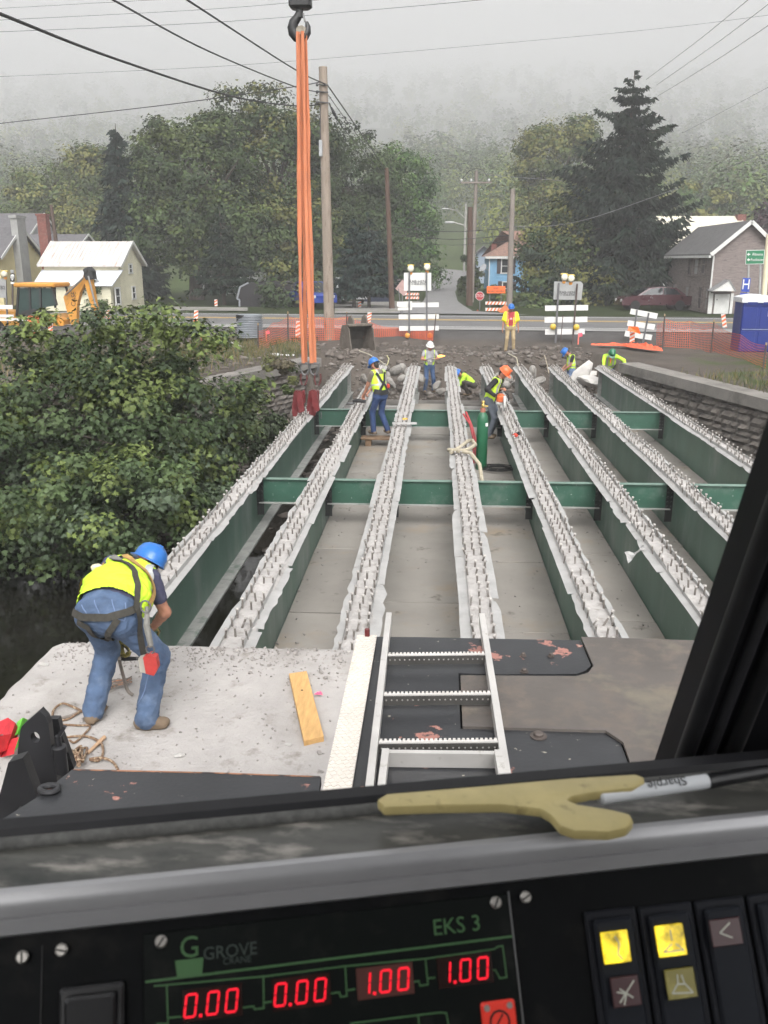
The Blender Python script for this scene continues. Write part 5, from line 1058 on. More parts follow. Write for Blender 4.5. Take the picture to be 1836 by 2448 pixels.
c = P3(1138, 437, 66) - d0; mb = MB(); mb.beam(c + Vector((-1.1, -.15, 0)), c + Vector((1.1, -.15, 0)), .10, .12); ca = mb.build('cross_arm', poleg, PD_)
for dx in (-1.05, -.35, .9): mb = MB(); mb.lathe([(.04, 0), (.09, .08), (.05, .2)], c + Vector((dx, -.15, .06)), 8); mb.build('insulator', M('insulator_white', (.5, .5, .5), rough=.3), ca)
mb = MB(); mb.tube([c + Vector((-1.05, -.15, .2)), c + Vector((-.5, -.2, .8)), c + Vector((0, -.2, .95)), c + Vector((.5, -.2, .8)), c + Vector((.9, -.15, .2))], .025, 5); mb.build('jumper_wire', hw, PD_)
PE, e0, e1 = pole('thick brown pole just right of the climbing side street', 1122, 740, 1124, 495, 62, .24, polebr)
PF, f0, f1 = pole('slim brown pole rising behind the white sign board', 997, 690, 995, 560, 92, .15, polebr)
# two street lights: slim mast with curved arm
for (xb, yb, xt, yt, Y, dx, lab) in ((1109, 650, 1114, 488, 100, -2.0, 'slim pale street light mast left of the brown poles'), (1118, 690, 1131, 530, 72, -1.6, 'second street light arm fixed among the brown poles')):
    p0, p1 = P3(xb, yb, Y), P3(xt, yt, Y); t = thing('street_light', lab, 'street light', p0, 0, 'street lights'); mb = MB(); mb.tube([Vector((0, 0, 0)), p1 - p0], [.14, .10], 8); mb.build('mast', M('mast_grey', (.30, .29, .27), rough=.7), t, True)
    q = P3(xt, yt + 36, Y) - p0; mb = MB(); mb.tube([q, q + Vector((dx * .5, 0, .9)), q + Vector((dx, 0, 1.1))], .05, 6); mb.build('arm', M('mast_grey', (.3, .29, .27)), t, True); mb = MB(); mb.bev(tuple(q + Vector((dx - .3, 0, 1.08))), (.75, .3, .16), .06); mb.build('lamp_head', M('lamp_head', (.4, .4, .4), rough=.4), t)
# old pole at the left behind houses
pole('dark leaning pole behind the red brick chimney', 137, 600, 122, 490, 74, .18, polebr)
def wire(label, pts, r=.012, col='wire'):
    P = [P3(*q) for q in pts]
    # smooth through the points
    out = []
    for i in range(len(P) - 1):
        p_1, p0, p1, p2 = P[max(i - 1, 0)], P[i], P[i + 1], P[min(i + 2, len(P) - 1)]
        for k in range(8):
            t = k / 8; out.append(.5 * ((2 * p0) + (p1 - p_1) * t + (2 * p_1 - 5 * p0 + 4 * p1 - p2) * t * t + (3 * p0 - p_1 - 3 * p1 + p2) * t ** 3))
    out.append(P[-1]); mb = MB(); mb.tube(out, r, 6); o = mb.build('overhead_wire', M('wire_black', (.02, .02, .021), rough=.6, var=0) if col == 'wire' else M('wire_grey', (.16, .16, .17), rough=.6, var=0)); tag(o, label, 'wire', 'overhead wires')
wire('thickest overhead cable sweeping from the upper left to the tall pole', [(-30, 22, 13.2), (0, 33, 14), (277, 141, 20), (553, 230, 29), (705, 253, 35.5), (768, 249, p37)], .026)
wire('middle overhead cable from the top edge to the tall pole', [(240, -14, 17), (271, 0, 18), (498, 122, 25), (705, 207, 35), (778, 222, p37)], .020)
wire('upper overhead cable meeting the head of the tall pole', [(420, -16, 19), (448, 0, 20), (705, 166, 33), (782, 203, p37)], .022)
wire('thick cable falling from the tall pole to the brown pole', [(784, 205, p37), (850, 300, 45), (920, 402, 56.5)], .026)
wire('thin line just below the thick falling cable', [(784, 226, p37), (850, 318, 45), (922, 410, 56.5)], .016)
wire('dark line with a splice falling right from the tall pole', [(786, 246, p37), (820, 306, 41), (918, 418, 56.5)], .018)
p = P3(798, 270, 38.5); mb = MB(); mb.tube([p + Vector((-.10, 0, .22)), p + Vector((0, -.02, 0)), p + Vector((.14, .05, -.24))], [.03, .07, .03], 8); tag(mb.build('wire_splice', M('wire_black', (.02, .02, .021))), 'dark bulging splice on the line right of the tall pole', 'cable splice')
wire('lone dark line rising from the left edge to the slings', [(-20, 299, 52), (0, 295, 52), (387, 252, 45), (705, 207, 40), (772, 193, p37)], .020)
wire('thin grey line along the very top left', [(-20, 21, 60), (400, -2, 62)], .014, 'g'); wire('thin grey line second from the top left', [(-20, 49, 60), (500, 22, 61), (800, -4, 62)], .016, 'g'); wire('thin grey line third from the top left', [(-20, 77, 60), (500, 54, 60), (918, 21, 61), (1200, -5, 62)], .018, 'g')
wire('faint long line crossing the cloud from left to right', [(-20, 184, 75), (500, 160, 78), (918, 128, 80), (1550, 71, 82), (1860, 33, 84)], .016, 'g')
for lab, A2, B2 in (('upper of three parallel lines at the top right', (1795, -6, 40), (1545, 190, 62)), ('middle of three parallel lines at the top right', (1850, 0, 40), (1570, 203, 62)), ('lower of three parallel lines at the top right', (1860, 45, 40), (1572, 230, 62))): wire(lab, [A2, ((A2[0] + B2[0]) / 2, (A2[1] + B2[1]) / 2 + 4, 50), B2], .014, 'g')
wire('faint line right of the spruce descending left', [(1860, 196, 60), (1632, 318, 68)], .012, 'g'); wire('line entering the right edge above the cream roof', [(1860, 352, 50), (1698, 418, 58)], .014, 'g')
wire('sagging line across the foot of the spruce crown', [(1620, 450, 50), (1408, 523, 52), (1294, 542, 54), (1226, 540, 56)], .016, 'g')
for i, y in enumerate((548, 566, 580)): wire(['top', 'middle', 'lowest'][i] + ' of three level lines between the brown pole and grey pole', [(930, y - 6, 57), (1080, y + 6, 57), (1222, y - 4, 56)], .020 if i < 2 else .016)
wire('bright service line from the cross-arm towards the spruce', [(1141, 411, 65.8), (1190, 420, 64), (1345, 432, 62)], .016, 'g')
# ================================================================= CRANE TACKLE
slm = M('orange_sling', (.50, .17, .08), rough=.85, var=.16, scale=2.2, col2=(.36, .22, .17), s2=1.3, lo=.58, hi=.72, stretch=(2, 2, .5), bump=.004, bs=60)
hookm = M('hook_black', (.012, .012, .013), rough=.45, var=.2, scale=6); redc = M('clamp_red', (.12, .010, .012), rough=.5, var=.2, scale=6, col2=(.26, .16, .13), s2=14, lo=.68, hi=.72); steelg = M('shackle_grey', (.14, .14, .14), rough=.5, metal=.5, var=.2)
YS = 19.4; S = lambda x, y, dy=0: at(x, y, Y=YS + dy)
hb = thing('hook_block', 'black crane hook block at the top edge holding the orange slings', 'crane hook', S(722, 60))
mb = MB(); a, b = S(690, -60), S(745, 22); mb.bev((a + b) / 2, (b.x - a.x, .32, a.z - b.z), .05); mb.build('housing', hookm, hb, world=True)
mb = MB(); a, b = S(700, 10), S(716, 40); mb.tube([S(716, 10), S(716, 42)], .075, 12); mb.build('shank', hookm, hb, True, world=True)
mb = MB(); hp = [(716, 30), (711, 42), (702, 54), (699, 66), (701, 78), (709, 88), (719, 91), (729, 87), (735, 77), (736, 64), (733, 52)]; mb.tube([S(*q) for q in hp], [.07, .085, .10, .105, .105, .105, .10, .09, .075, .055, .03], 12); mb.build('hook', hookm, hb, True, world=True)
mb = MB(); mb.beam(S(725, 32), S(729, 52), .035, .05); mb.build('latch', M('latch_grey', (.2, .2, .2), metal=.6, rough=.4), hb, world=True)
mb = MB(); rr = random.Random(2); pad = [S(706, 70, -.05), S(712, 62, -.1), S(722, 60, -.12), S(731, 66, -.08), S(729, 78, -.1), S(716, 82, -.12), S(707, 80, -.08)]; c = sum(pad, Vector()) / 7
mb.add([p for p in pad] + [p + Vector((0, .2, 0)) for p in pad], [tuple(range(7)), tuple(range(13, 6, -1))] + [(i, (i + 1) % 7, 7 + (i + 1) % 7, 7 + i) for i in range(7)]); tag(mb.build('sling_pad', M('sling_pad', (.30, .27, .22), rough=.9, var=.2, scale=9)), 'worn grey pad where the slings sit in the hook', 'sling pad')
def leg(path, w, th, par, seed):
    """flattened round-sling leg with folds"""
    rk = random.Random(seed); P = []
    for i in range(len(path) - 1):
        for k in range(10): P.append(S(*[lerp(path[i][j], path[i + 1][j], k / 10) for j in (0, 1)], lerp(path[i][2], path[i + 1][2], k / 10)))
    P.append(S(*path[-1])); mb = MB(); n = 10; vs = []
    for i, p in enumerate(P):
        u = i / len(P); tw = .5 * math.sin(u * 5 + seed) + .3 * math.sin(u * 13 + seed * 2); ww = w * (1 + .16 * math.sin(u * 17 + seed) + .08 * math.sin(u * 41 + seed))
        for j in range(n):
            a = 2 * math.pi * j / n; x, y = math.cos(a) * ww / 2, math.sin(a) * th / 2 * (1 + .4 * math.cos(3 * a + u * 20))
            vs.append(p + Vector((x * math.cos(tw) - y * math.sin(tw), x * math.sin(tw) + y * math.cos(tw), 0)))
    fs = [(i * n + j, i * n + (j + 1) % n, (i + 1) * n + (j + 1) % n, (i + 1) * n + j) for i in range(len(P) - 1) for j in range(n)]
    mb.add(vs, fs); return mb.build('sling_leg', slm, par, True, world=True)
for k, (paths, lab) in enumerate(((([(713, 76, -.12), (715, 420, -.1), (718, 700, -.1), (725, 868, -.1)], [(718, 76, .1), (723, 420, .05), (728, 700, .05), (731, 866, .08)]), 'orange round sling on the left, hanging from hook to left red clamp'),
                                   (([(723, 74, -.15), (730, 420, -.15), (738, 700, -.15), (745, 868, -.12)], [(731, 80, -.05), (738, 420, -.05), (746, 700, 0), (752, 866, .0)]), 'orange round sling on the right, hanging from hook to right red clamp'))):
    t = thing('lifting_sling', lab, 'sling', S(*paths[0][-1][:2]), 0, 'orange lifting slings')
    for i, pa in enumerate(paths): leg(pa, .088, .045, t, k * 3 + i + 1)
for k, (cx, lab) in enumerate(((729, 'left'), (751, 'right'))):
    t = thing('shackle', f'grey shackle between the {lab} sling and {lab} red clamp', 'shackle', S(cx, 880), 0, 'shackles under the slings')
    mb = MB(); mb.tube([S(cx - 9, 866), S(cx - 11, 880), S(cx - 6, 893), S(cx, 897), S(cx + 6, 893), S(cx + 11, 880), S(cx + 9, 866)], .022, 8); mb.build('bow', steelg, t, True, world=True)
    mb = MB(); mb.tube([S(cx - 14, 869), S(cx + 14, 869)], .022, 8); mb.build('pin', steelg, t, True, world=True)
for k, (cx, lab) in enumerate(((726, 'left'), (759, 'right'))):
    t = thing('plate_clamp', f'dark red plate clamp, the {lab} of two, hanging just over the leftmost girder', 'plate clamp', S(cx, 985), 0, 'red plate clamps on the slings')
    mb = MB(); mb.tube([S(cx - 6, 893), S(cx - 7, 908), S(cx - 4, 920), S(cx + 3, 921), S(cx + 8, 908), S(cx + 7, 893)], .02, 8); mb.build('link', M('clamp_link', (.10, .03, .03), rough=.5), t, True, world=True)
    for dy, q in ((-.14, [(cx - 2, 923), (cx + 4, 920), (cx + 10, 926), (cx + 15, 968), (cx + 4, 972), (cx - 1, 950)]), (.05, [(cx - 11, 925), (cx - 3, 922), (cx - 2, 950), (cx + 5, 976), (cx + 2, 984), (cx - 14, 982), (cx - 16, 962)])):
        nm = 'jaw_plate'
        mb = MB(); P = [at(x, y, Y=YS) for x, y in q]; mb.prism([(p.x, p.z) for p in P], (0, YS + dy, 0), (1, .25, 0), (0, 0, 1), (0, 1, 0), .09); jp = mb.build(nm, redc, t, world=True)
    mb = MB(); c = S(cx + 2, 955, -.05); mb.bev(c + Vector((-.03, .06, .05)), (.08, .12, .30), .02); mb.build('clamp_body', redc, t, world=True)
    mb = MB(); c = S(cx - 14, 965, -.1); mb.tube([c + Vector((0, -.03, 0)), c + Vector((0, .12, 0))], .022, 8); mb.build('pivot_pin', M('brass_pin', (.4, .3, .15), metal=.6, rough=.4), t, True, world=True)
    mb = MB(); mb.tube([S(cx + 8, 985, -.05) + Vector((0, 0, -.03 * i)) + Vector((.01 * (i % 2), 0, 0)) for i in range(6)], .012, 6); mb.build('tail_chain', steelg, t, world=True)

# ================================================================= ROADSIDE SIGNS, BARRICADES, FENCES
wb = M('sign_white', (.62, .62, .60), rough=.55, var=.05, scale=3); post_s = M('steel_post', (.13, .13, .135), rough=.6, metal=.5, var=.2); rustpost = M('rusty_post', (.06, .04, .035), rough=.8, var=.2); galvs = M('sign_back_grey', (.33, .335, .33), rough=.5, metal=.35, var=.08, scale=3); inkm = M('ink_black', (.02, .02, .02), rough=.6, var=0)
orangem = M('sign_orange', (.80, .13, .015), rough=.5, var=.06); stripe_o = M('stripe_orange', (.62, .14, .04), rough=.6, var=.1)
def board(par, name, pts, Y, th, mat):
    P = [P3(x, y, Y) for x, y in pts]; mb = MB(); mb.prism([(p.x, p.z) for p in P], (0, Y, 0), (1, 0, 0), (0, 0, 1), (0, 1, 0), th); return mb.build(name, mat, par, world=True)
def rect(x0, x1, y0, y1, k=0): return [(x0, y0 + k), (x1, y0), (x1, y1), (x0, y1 + k)]
def lamp(t, x, y, Y, r=.135):
    c = P3(x, y, Y); mb = MB(); mb.lathe([(r, -.06), (r * 1.05, 0), (r * .8, .07), (0.02, .10)], c + Vector((0, -.06, 0)), 14, (R(90), 0, 0)); l = mb.build('warning_lamp', M('lamp_white', (.65, .62, .5), rough=.35), t, True, world=True)
    mb = MB(); mb.bev(tuple(c + Vector((0, .05, r * .95)) - t.location), (r * 2.1, .18, .07), .02); mb.build('lamp_cap', M('lamp_yellow', (.55, .42, .10), rough=.5), l)
    mb = MB(); mb.bev(tuple(c + Vector((0, .03, -r * 1.25)) - t.location), (.13, .10, .16), .02); mb.build('lamp_foot', M('lamp_amber', (.6, .25, .03), rough=.5), l)
def write(par, txt, x, y, Y, size, mat, align='CENTER', sx=1.0, tilt=0):
    p = P3(x, y, Y); o = text_mesh(txt, size, mat, 'lettering', par, p - Vector(par.location), (R(90), 0, 0), .002, align, sx=sx); o.rotation_euler = (R(90), tilt, 0); return o
Y1 = 37.6
t = thing('barricade_sign', 'white backed sign board on a three-rail barricade at the end of the left orange fence', 'barricade', P3(999, 816, Y1), 0, 'three-rail barricades with sign boards')
for x, xb in ((978.5, 978), (1019.5, 1021)): mb = MB(); mb.beam(P3(x, 650, Y1 - .06), P3(xb, 816, Y1 - .06), .07, .05); mb.build('post', post_s, t, world=True)
bo = board(t, 'sign_board', rect(965.5, 1031, 652, 695), Y1, .02, wb); write(t, 'RAB-HEN', 998, 673, Y1 - .012, .17, inkm); write(t, '717-838-8300', 998, 679, Y1 - .012, .13, inkm)
for q in (rect(953, 1049, 723, 734, 1), rect(953, 1049, 751, 762, 1), rect(954, 1049, 779, 790, 1)): board(t, 'rail', q, Y1 - .01, .03, wb)
for x, y in ((982, 642), (1021, 639)): lamp(t, x, y, Y1)
for x, y in ((974, 802), (1028, 802)): c = P3(x, y, Y1 - .1); mb = MB(); mb.lathe([(.05, -.08), (.12, 0), (.10, .06), (.03, .1)], c, 10, (R(90), 0, 0)); mb.build('amber_lamp', M('lamp_amber', (.6, .25, .03)), t, True, world=True)
Y2 = 36.4
t = thing('barricade_sign', 'grey backed sign board with clipped corners on the barricade left of the pit workers', 'barricade', P3(1352, 824, Y2), 0, 'three-rail barricades with sign boards')
mb = MB(); mb.beam(P3(1336, 676, Y2 - .06), P3(1328, 820, Y2 - .06), .07, .05); mb.build('post', post_s, t, world=True); mb = MB(); mb.beam(P3(1380, 678, Y2 - .06), P3(1368, 827, Y2 - .06), .06, .05); mb.build('post', rustpost, t, world=True)
board(t, 'sign_board', [(1325, 673), (1389, 673), (1394, 679), (1390, 717), (1323, 716)], Y2, .02, galvs); write(t, 'RAB-HEN', 1356, 699, Y2 - .012, .15, inkm); write(t, '717-838-8300', 1354, 705, Y2 - .012, .12, inkm)
for q in (rect(1303, 1406, 729, 742, 1.5), rect(1302, 1404, 757, 770, 1.5), rect(1303, 1398, 786, 799, 1)): board(t, 'rail', q, Y2 - .01, .03, wb)
for x, y in ((1349, 663), (1365, 666)): lamp(t, x, y, Y2)
for x, y in ((1322, 781), (1378, 782)): c = P3(x, y, Y2 - .12); mb = MB(); mb.lathe([(.05, -.08), (.13, 0), (.11, .06), (.03, .1)], c, 10, (R(90), 0, 0)); mb.build('amber_lamp', M('lamp_yellow2', (.55, .38, .04), rough=.4), t, True, world=True)
mb = MB(); mb.beam(P3(1340, 819, Y2 - .6), P3(1346, 752, Y2 - .6), .03); tag(mb.build('steel_stake', rustpost), 'thin dark steel stake leaning in front of the clipped-corner sign', 'stake')
Y3 = 36.6
t = thing('barricade', 'tilted three-rail white barricade leaning by the heap of orange netting', 'barricade', P3(1530, 822, Y3), 0)
for (x0, y0), (x1, y1) in (((1523, 741), (1512, 818)), ((1551, 748), (1536, 824))): mb = MB(); mb.beam(P3(x0, y0, Y3 - .05), P3(x1, y1, Y3 - .05), .06, .05); mb.build('post', post_s, t, world=True)
for (x0, y0, x1, y1) in ((1507, 744, 1571, 756), (1500, 772, 1565, 782), (1494, 797, 1558, 807)): mb = MB(); mb.beam(P3(x0, y0, Y3), P3(x1, y1, Y3), .03, .22, up=(0, 0, 1)); mb.build('rail', wb, t, world=True)
t = thing('barricade', 'pair of white rails on a post behind the left sign barricade', 'barricade', P3(968, 752, 47), 0)
mb = MB(); mb.beam(P3(953, 690, 47), P3(959, 752, 47), .05); mb.build('post', post_s, t, world=True)
for q in (rect(949, 985, 720, 731, 2), rect(951, 985, 735, 741, 1)): board(t, 'rail', q, 46.9, .03, wb)
t = thing('diamond_sign', 'back of a pinkish diamond road sign left of the white sign board', 'road sign', P3(960, 752, 50)); board(t, 'sign_face', [(945, 690), (962, 668), (979, 688), (966, 708)], 50, .02, M('pink_back', (.36, .24, .22), rough=.6)); mb = MB(); mb.beam(P3(962, 700, 50.06), P3(962, 750, 50.06), .05); mb.build('post', post_s, t, world=True)
def stripes(par, x0, x1, y0, y1, Y, n=7, th=.03):
    board(par, 'rail', rect(x0, x1, y0, y1), Y, th, wb); w_ = (x1 - x0) / n / 2
    for i in range(n):
        xa = x0 + (i * 2 + .5) * w_; h = (y1 - y0) * .55
        board(par, 'rail_stripe', [(max(xa, x0), y1), (min(xa + w_, x1), y1), (min(xa + w_ + h, x1), y0), (min(xa + h, x1), y0)], Y - .006, .005, stripe_o)
t = thing('striped_barricade', 'orange sign over striped barricade rails in front of the blue house', 'barricade', P3(1186, 757, 55))
for x in (1171, 1198): mb = MB(); mb.beam(P3(x, 690, 55.05), P3(x, 757, 55.05), .05); mb.build('post', post_s, t, world=True)
for y in (721, 736, 750): stripes(t, 1160.5, 1210.6, y, y + 7.4, 55, 6)
board(t, 'sign_board', rect(1164, 1208, 684, 701), 54.96, .02, orangem); write(t, 'END', 1186, 689, 54.94, .16, inkm); write(t, 'ROAD WORK', 1186, 696.5, 54.94, .16, inkm)
t = thing('striped_barricade', 'small striped barricade on the grass left of the side street', 'barricade', P3(985, 716, 66)); [stripes(t, 969, 1002, y, y + 6, 66, 5) for y in (700, 709)]
for x in (973, 998): mb = MB(); mb.beam(P3(x, 699, 66.05), P3(x, 722, 66.05), .05); mb.build('post', post_s, t, world=True)
t = thing('diamond_sign', 'orange diamond sign leaning behind the standing man in khaki trousers', 'road sign', P3(1204, 757, 54)); board(t, 'sign_face', [(1191, 744), (1207, 728), (1220, 738), (1204, 754)], 53.5, .02, M('dull_orange', (.55, .16, .05), rough=.6)); mb = MB(); mb.beam(P3(1206, 740, 53.6), P3(1206, 757, 53.6), .05); mb.build('post', post_s, t, world=True)
t = thing('stop_sign', 'red octagonal stop sign at the side street corner', 'stop sign', P3(1147, 757, 56)); mb = MB(); mb.beam(P3(1147, 700, 56.05), P3(1147, 757, 56.05), .06); mb.build('post', post_s, t, world=True)
oc = lambda r: [(1147 + r * math.cos(R(22.5 + 45 * i)), 707.6 + r * math.sin(R(22.5 + 45 * i))) for i in range(8)]
board(t, 'sign_rim', oc(11), 56, .02, wb); board(t, 'sign_face', oc(10), 55.99, .02, M('stop_red', (.38, .02, .03), rough=.5, var=.05)); write(t, 'STOP', 1147, 707.6, 55.975, .24, wb)
c = P3(1141, 757, 55); mb = MB(); mb.lathe([(.16, 0), (.16, .03), (.12, .03), (.04, .4), (.03, .42)], c, 12); tag(mb.build('traffic_cone', M('cone_red', (.30, .05, .03), rough=.6)), 'small red traffic cone at the foot of the stop sign', 'traffic cone')
# green guide sign and hospital sign on the right
t = thing('guide_sign', 'green guide sign with two arrows and town names at the right edge', 'road sign', P3(1805, 790, 41)); board(t, 'sign_rim', [(1784, 598), (1828.5, 597), (1826, 631), (1782, 632)], 41, .02, wb); board(t, 'sign_face', [(1785, 599.3), (1827.2, 598.3), (1824.8, 629.8), (1783.2, 630.7)], 40.99, .02, M('guide_green', (.012, .16, .07), rough=.5, var=.04))
write(t, 'Altoona', 1798, 608, 40.97, .17, wb, 'LEFT', .85); write(t, 'Frankstown', 1795, 621, 40.97, .17, wb, 'LEFT', .72)
for yy in (608, 621): c = (1789.5, yy); board(t, 'arrow', [(c[0] - 3.5, yy), (c[0] + .5, yy - 4), (c[0] + .5, yy - 1.4), (c[0] + 4, yy - 1.4), (c[0] + 4, yy + 1.4), (c[0] + .5, yy + 1.4), (c[0] + .5, yy + 4)], 40.97, .01, wb)
for x in (1790, 1818): mb = MB(); mb.beam(P3(x, 625, 41.06), P3(x - 4, 790, 41.06), .08, .06); mb.build('post', M('sign_post_grey', (.28, .28, .27), rough=.6), t, world=True)
t = thing('hospital_sign', 'blue hospital sign with white H and left arrow above the portable toilet', 'road sign', P3(1780, 790, 40)); board(t, 'sign_face', [(1776, 664), (1795, 665), (1791, 698), (1772, 697)], 40, .02, M('sign_blue', (.012, .05, .34), rough=.5, var=.05)); write(t, 'H', 1783.5, 681, 39.98, .62, wb, 'CENTER', .8)
board(t, 'arrow_plate', [(1770, 700), (1790, 701), (1788, 716), (1768, 715)], 40, .02, M('sign_blue', (.012, .05, .34))); board(t, 'arrow', [(1772, 708), (1777, 703.5), (1777, 706.5), (1786, 706.8), (1786, 709.5), (1777, 709.3), (1777, 712.5)], 39.98, .01, wb)
mb = MB(); mb.beam(P3(1786, 665, 40.06), P3(1778, 790, 40.06), .06); mb.build('post', post_s, t, world=True)
# route marker and plain sign at the left edge
t = thing('route_marker', 'black-bordered route 22 marker on a post at the left beside the backhoe', 'road sign', P3(29, 770, 47)); board(t, 'upper_plate', rect(25, 33, 645, 652), 47, .02, galvs); board(t, 'sign_face', rect(24, 35, 654, 672), 47, .02, inkm); board(t, 'shield', [(25.5, 657), (29.5, 655.5), (33.5, 657), (34, 664), (29.5, 671), (25, 664)], 46.98, .01, wb); write(t, '22', 29.5, 663, 46.96, .17, inkm); board(t, 'lower_plate', rect(25, 34, 674, 679), 47, .02, wb); mb = MB(); mb.beam(P3(30, 646, 47.06), P3(30, 770, 47.06), .08); mb.build('post', rustpost, t, world=True)
t = thing('barricade_sign', 'grey sign back with a lamp at the left edge in front of the backhoe', 'barricade', P3(8, 790, 40)); board(t, 'sign_board', rect(-30, 14, 666, 712), 40, .02, galvs); [board(t, 'rail', q, 39.98, .02, wb) for q in (rect(-30, 30, 729, 739), rect(-40, 90, 761, 767), rect(-30, 32, 752, 759))]; lamp(t, 11, 655, 40); mb = MB(); mb.beam(P3(13, 664, 40.05), P3(19, 790, 40.05), .06); mb.build('post', post_s, t, world=True); write(t, 'AB2', 3, 688, 39.98, .22, inkm)
# striped delineator panels along the road
for i, (x, y0, y1, Y, tilt, lab) in enumerate(((467, 742, 782, 43.3, 2, 'on the near road edge left of the corrugated pipe'), (517, 716, 748, 60, -1, 'across the road in front of the hemlock'), (859, 720, 752, 58, 1, 'across the road between the young spruces'), (880, 747, 780, 43, 4, 'leaning just above the rusty bucket'), (274, 713, 743, 57, 1, 'in front of the tin-roofed house wall'), (258, 741, 768, 46, -2, 'nearer one left of the thicket top, below the house'), (711, 768, 812, 37.5, 3, 'tallest one, right behind the orange slings'), (1734, 751, 793, 41.5, -5, 'at the right before the stone-clad house'), (1511, 784, 824, 35.6, 1, 'with a rag on top by the tilted barricade'), (121, 760, 797, 39, -1, 'standing under the backhoe'))):
    t = thing('delineator_panel', 'orange and white striped delineator ' + lab, 'road marker', P3(x, y1, Y), 0, 'striped road delineators'); w_ = 5 * (40 / Y) * 1.05; board(t, 'panel', [(x + tilt - w_, y0), (x + tilt + w_, y0), (x + w_, y1 - 3), (x - w_, y1 - 3)], Y, .03, wb)
    n = 4; h = (y1 - 3 - y0) / n
    for k in range(n):
        tt = lambda y: tilt * (1 - (y - y0) / (y1 - y0)); ya = y0 + k * h; yb = ya + h * .5; board(t, 'panel_stripe', [(x - w_ + tt(ya + w_), min(ya + w_, y1 - 3)), (x + w_ + tt(ya), ya), (x + w_ + tt(yb), yb), (x - w_ + tt(yb + w_), min(yb + w_, y1 - 3))], Y - .006, .005, stripe_o)
    mb = MB(); p = P3(x, y1, Y); mb.bev(p + Vector((0, 0, .05)), (.5, .4, .1), .03); mb.build('rubber_base', rubber, t, world=True)
p = P3(1512, 787, 35.4); mb = MB(); mb.add([p + Vector(v) for v in ((-.15, 0, .12), (.2, -.05, .1), (.35, 0, -.2), (.1, -.1, -.12), (-.2, -.05, -.05))], [(0, 1, 2, 3), (0, 3, 4)]); tag(mb.build('orange_rag', orangem), 'orange rag draped on the delineator by the tilted barricade', 'rag')
# survey flags
for x, y, Y, lab in ((1382, 807, 35.6, 'pink survey flag stake right of the clipped-corner sign'), (482, 806, 37.5, 'short orange survey stake left of the corrugated pipe'), (637, 800, 37, 'orange survey stake behind the netting, right of the pipe')):
    p = P3(x, y + 16, Y); t = thing('survey_stake', lab, 'stake', p, 0, 'survey stakes'); mb = MB(); mb.box((0, 0, .22), (.045, .02, .45)); mb.build('stake', M('stake_pink', (.75, .16, .12), rough=.7), t); mb = MB(); mb.quad((0.02, 0, .30), (.16, .03, .32), (.14, 0, .46), (.02, 0, .44)); mb.build('ribbon', M('ribbon_pink', (.8, .1, .15), rough=.6), t)
# orange plastic netting on stakes
netm = M('orange_net', (.72, .13, .05), rough=.6, var=.15, scale=2)
def net(label, cols, cell=.085, strip=.017):
    """cols: list of (bottom point, top point) along the run; woven from flat strips"""
    t = thing('safety_netting', label, 'netting', cols[0][0], 0, 'orange safety netting'); o0 = Vector(cols[0][0]); rk = random.Random(len(label))
    seg = [(cols[i + 1][0] - cols[i][0]).length for i in range(len(cols) - 1)]; T = sum(seg)
    def pt(s, v):
        s = max(0, min(s, T - 1e-6)); i = 0
        while s > seg[i]: s -= seg[i]; i += 1
        u = s / seg[i]; b = cols[i][0].lerp(cols[i + 1][0], u); tp = cols[i][1].lerp(cols[i + 1][1], u); sag = -.10 * math.sin(math.pi * u) * v
        return b.lerp(tp, v) + Vector((0, .05 * math.sin(s * 3 + v * 4), sag)) - o0
    Hm = (cols[0][1] - cols[0][0]).length; nv = max(4, int(Hm / cell)); nu = int(T / cell); mb = MB()
    for i in range(nu + 1):
        s = i * cell
        for j in range(0, nv, 2): a, b = pt(s, j / nv), pt(s + .01, min(1, (j + 2) / nv)); d = pt(s + strip, j / nv) - a; mb.quad(a, a + d, b + d, b)
    mb.build('net_uprights', netm, t)['kind'] = 'stuff'; mb = MB()
    for j in range(nv + 1):
        v = j / nv
        for i in range(0, nu, 3): a, b = pt(i * cell, v), pt((i + 3) * cell, v); z_ = Vector((0, -.004, strip * .8)); mb.quad(a, b, b + z_, a + z_)
    mb.build('net_rows', netm, t)['kind'] = 'stuff'
    return t
C2 = lambda x, yt, yb, Y: (P3(x, yb, Y), P3(x, yt, Y))
net('orange safety netting on stakes left of the slings, turning towards the road', [C2(617, 792, 862, 33.2), C2(652, 772, 846, 35), C2(688, 757, 836, 36.4)])
net('orange safety netting stretched behind the pole and bucket to the white sign', [C2(688, 757, 836, 36.4), C2(760, 757, 832, 37.2), C2(830, 756, 828, 37.6), C2(880, 768, 824, 37.8), C2(950, 783, 818, 38), C2(1038, 790, 816, 37.2)])
net('orange safety netting on the right running past the portable toilet', [C2(1570, 775, 836, 36), C2(1589, 762, 834, 35.6), C2(1650, 768, 838, 35.0), C2(1706, 772, 850, 33.6), C2(1770, 800, 876, 31.2), C2(1832, 826, 908, 28.8)])
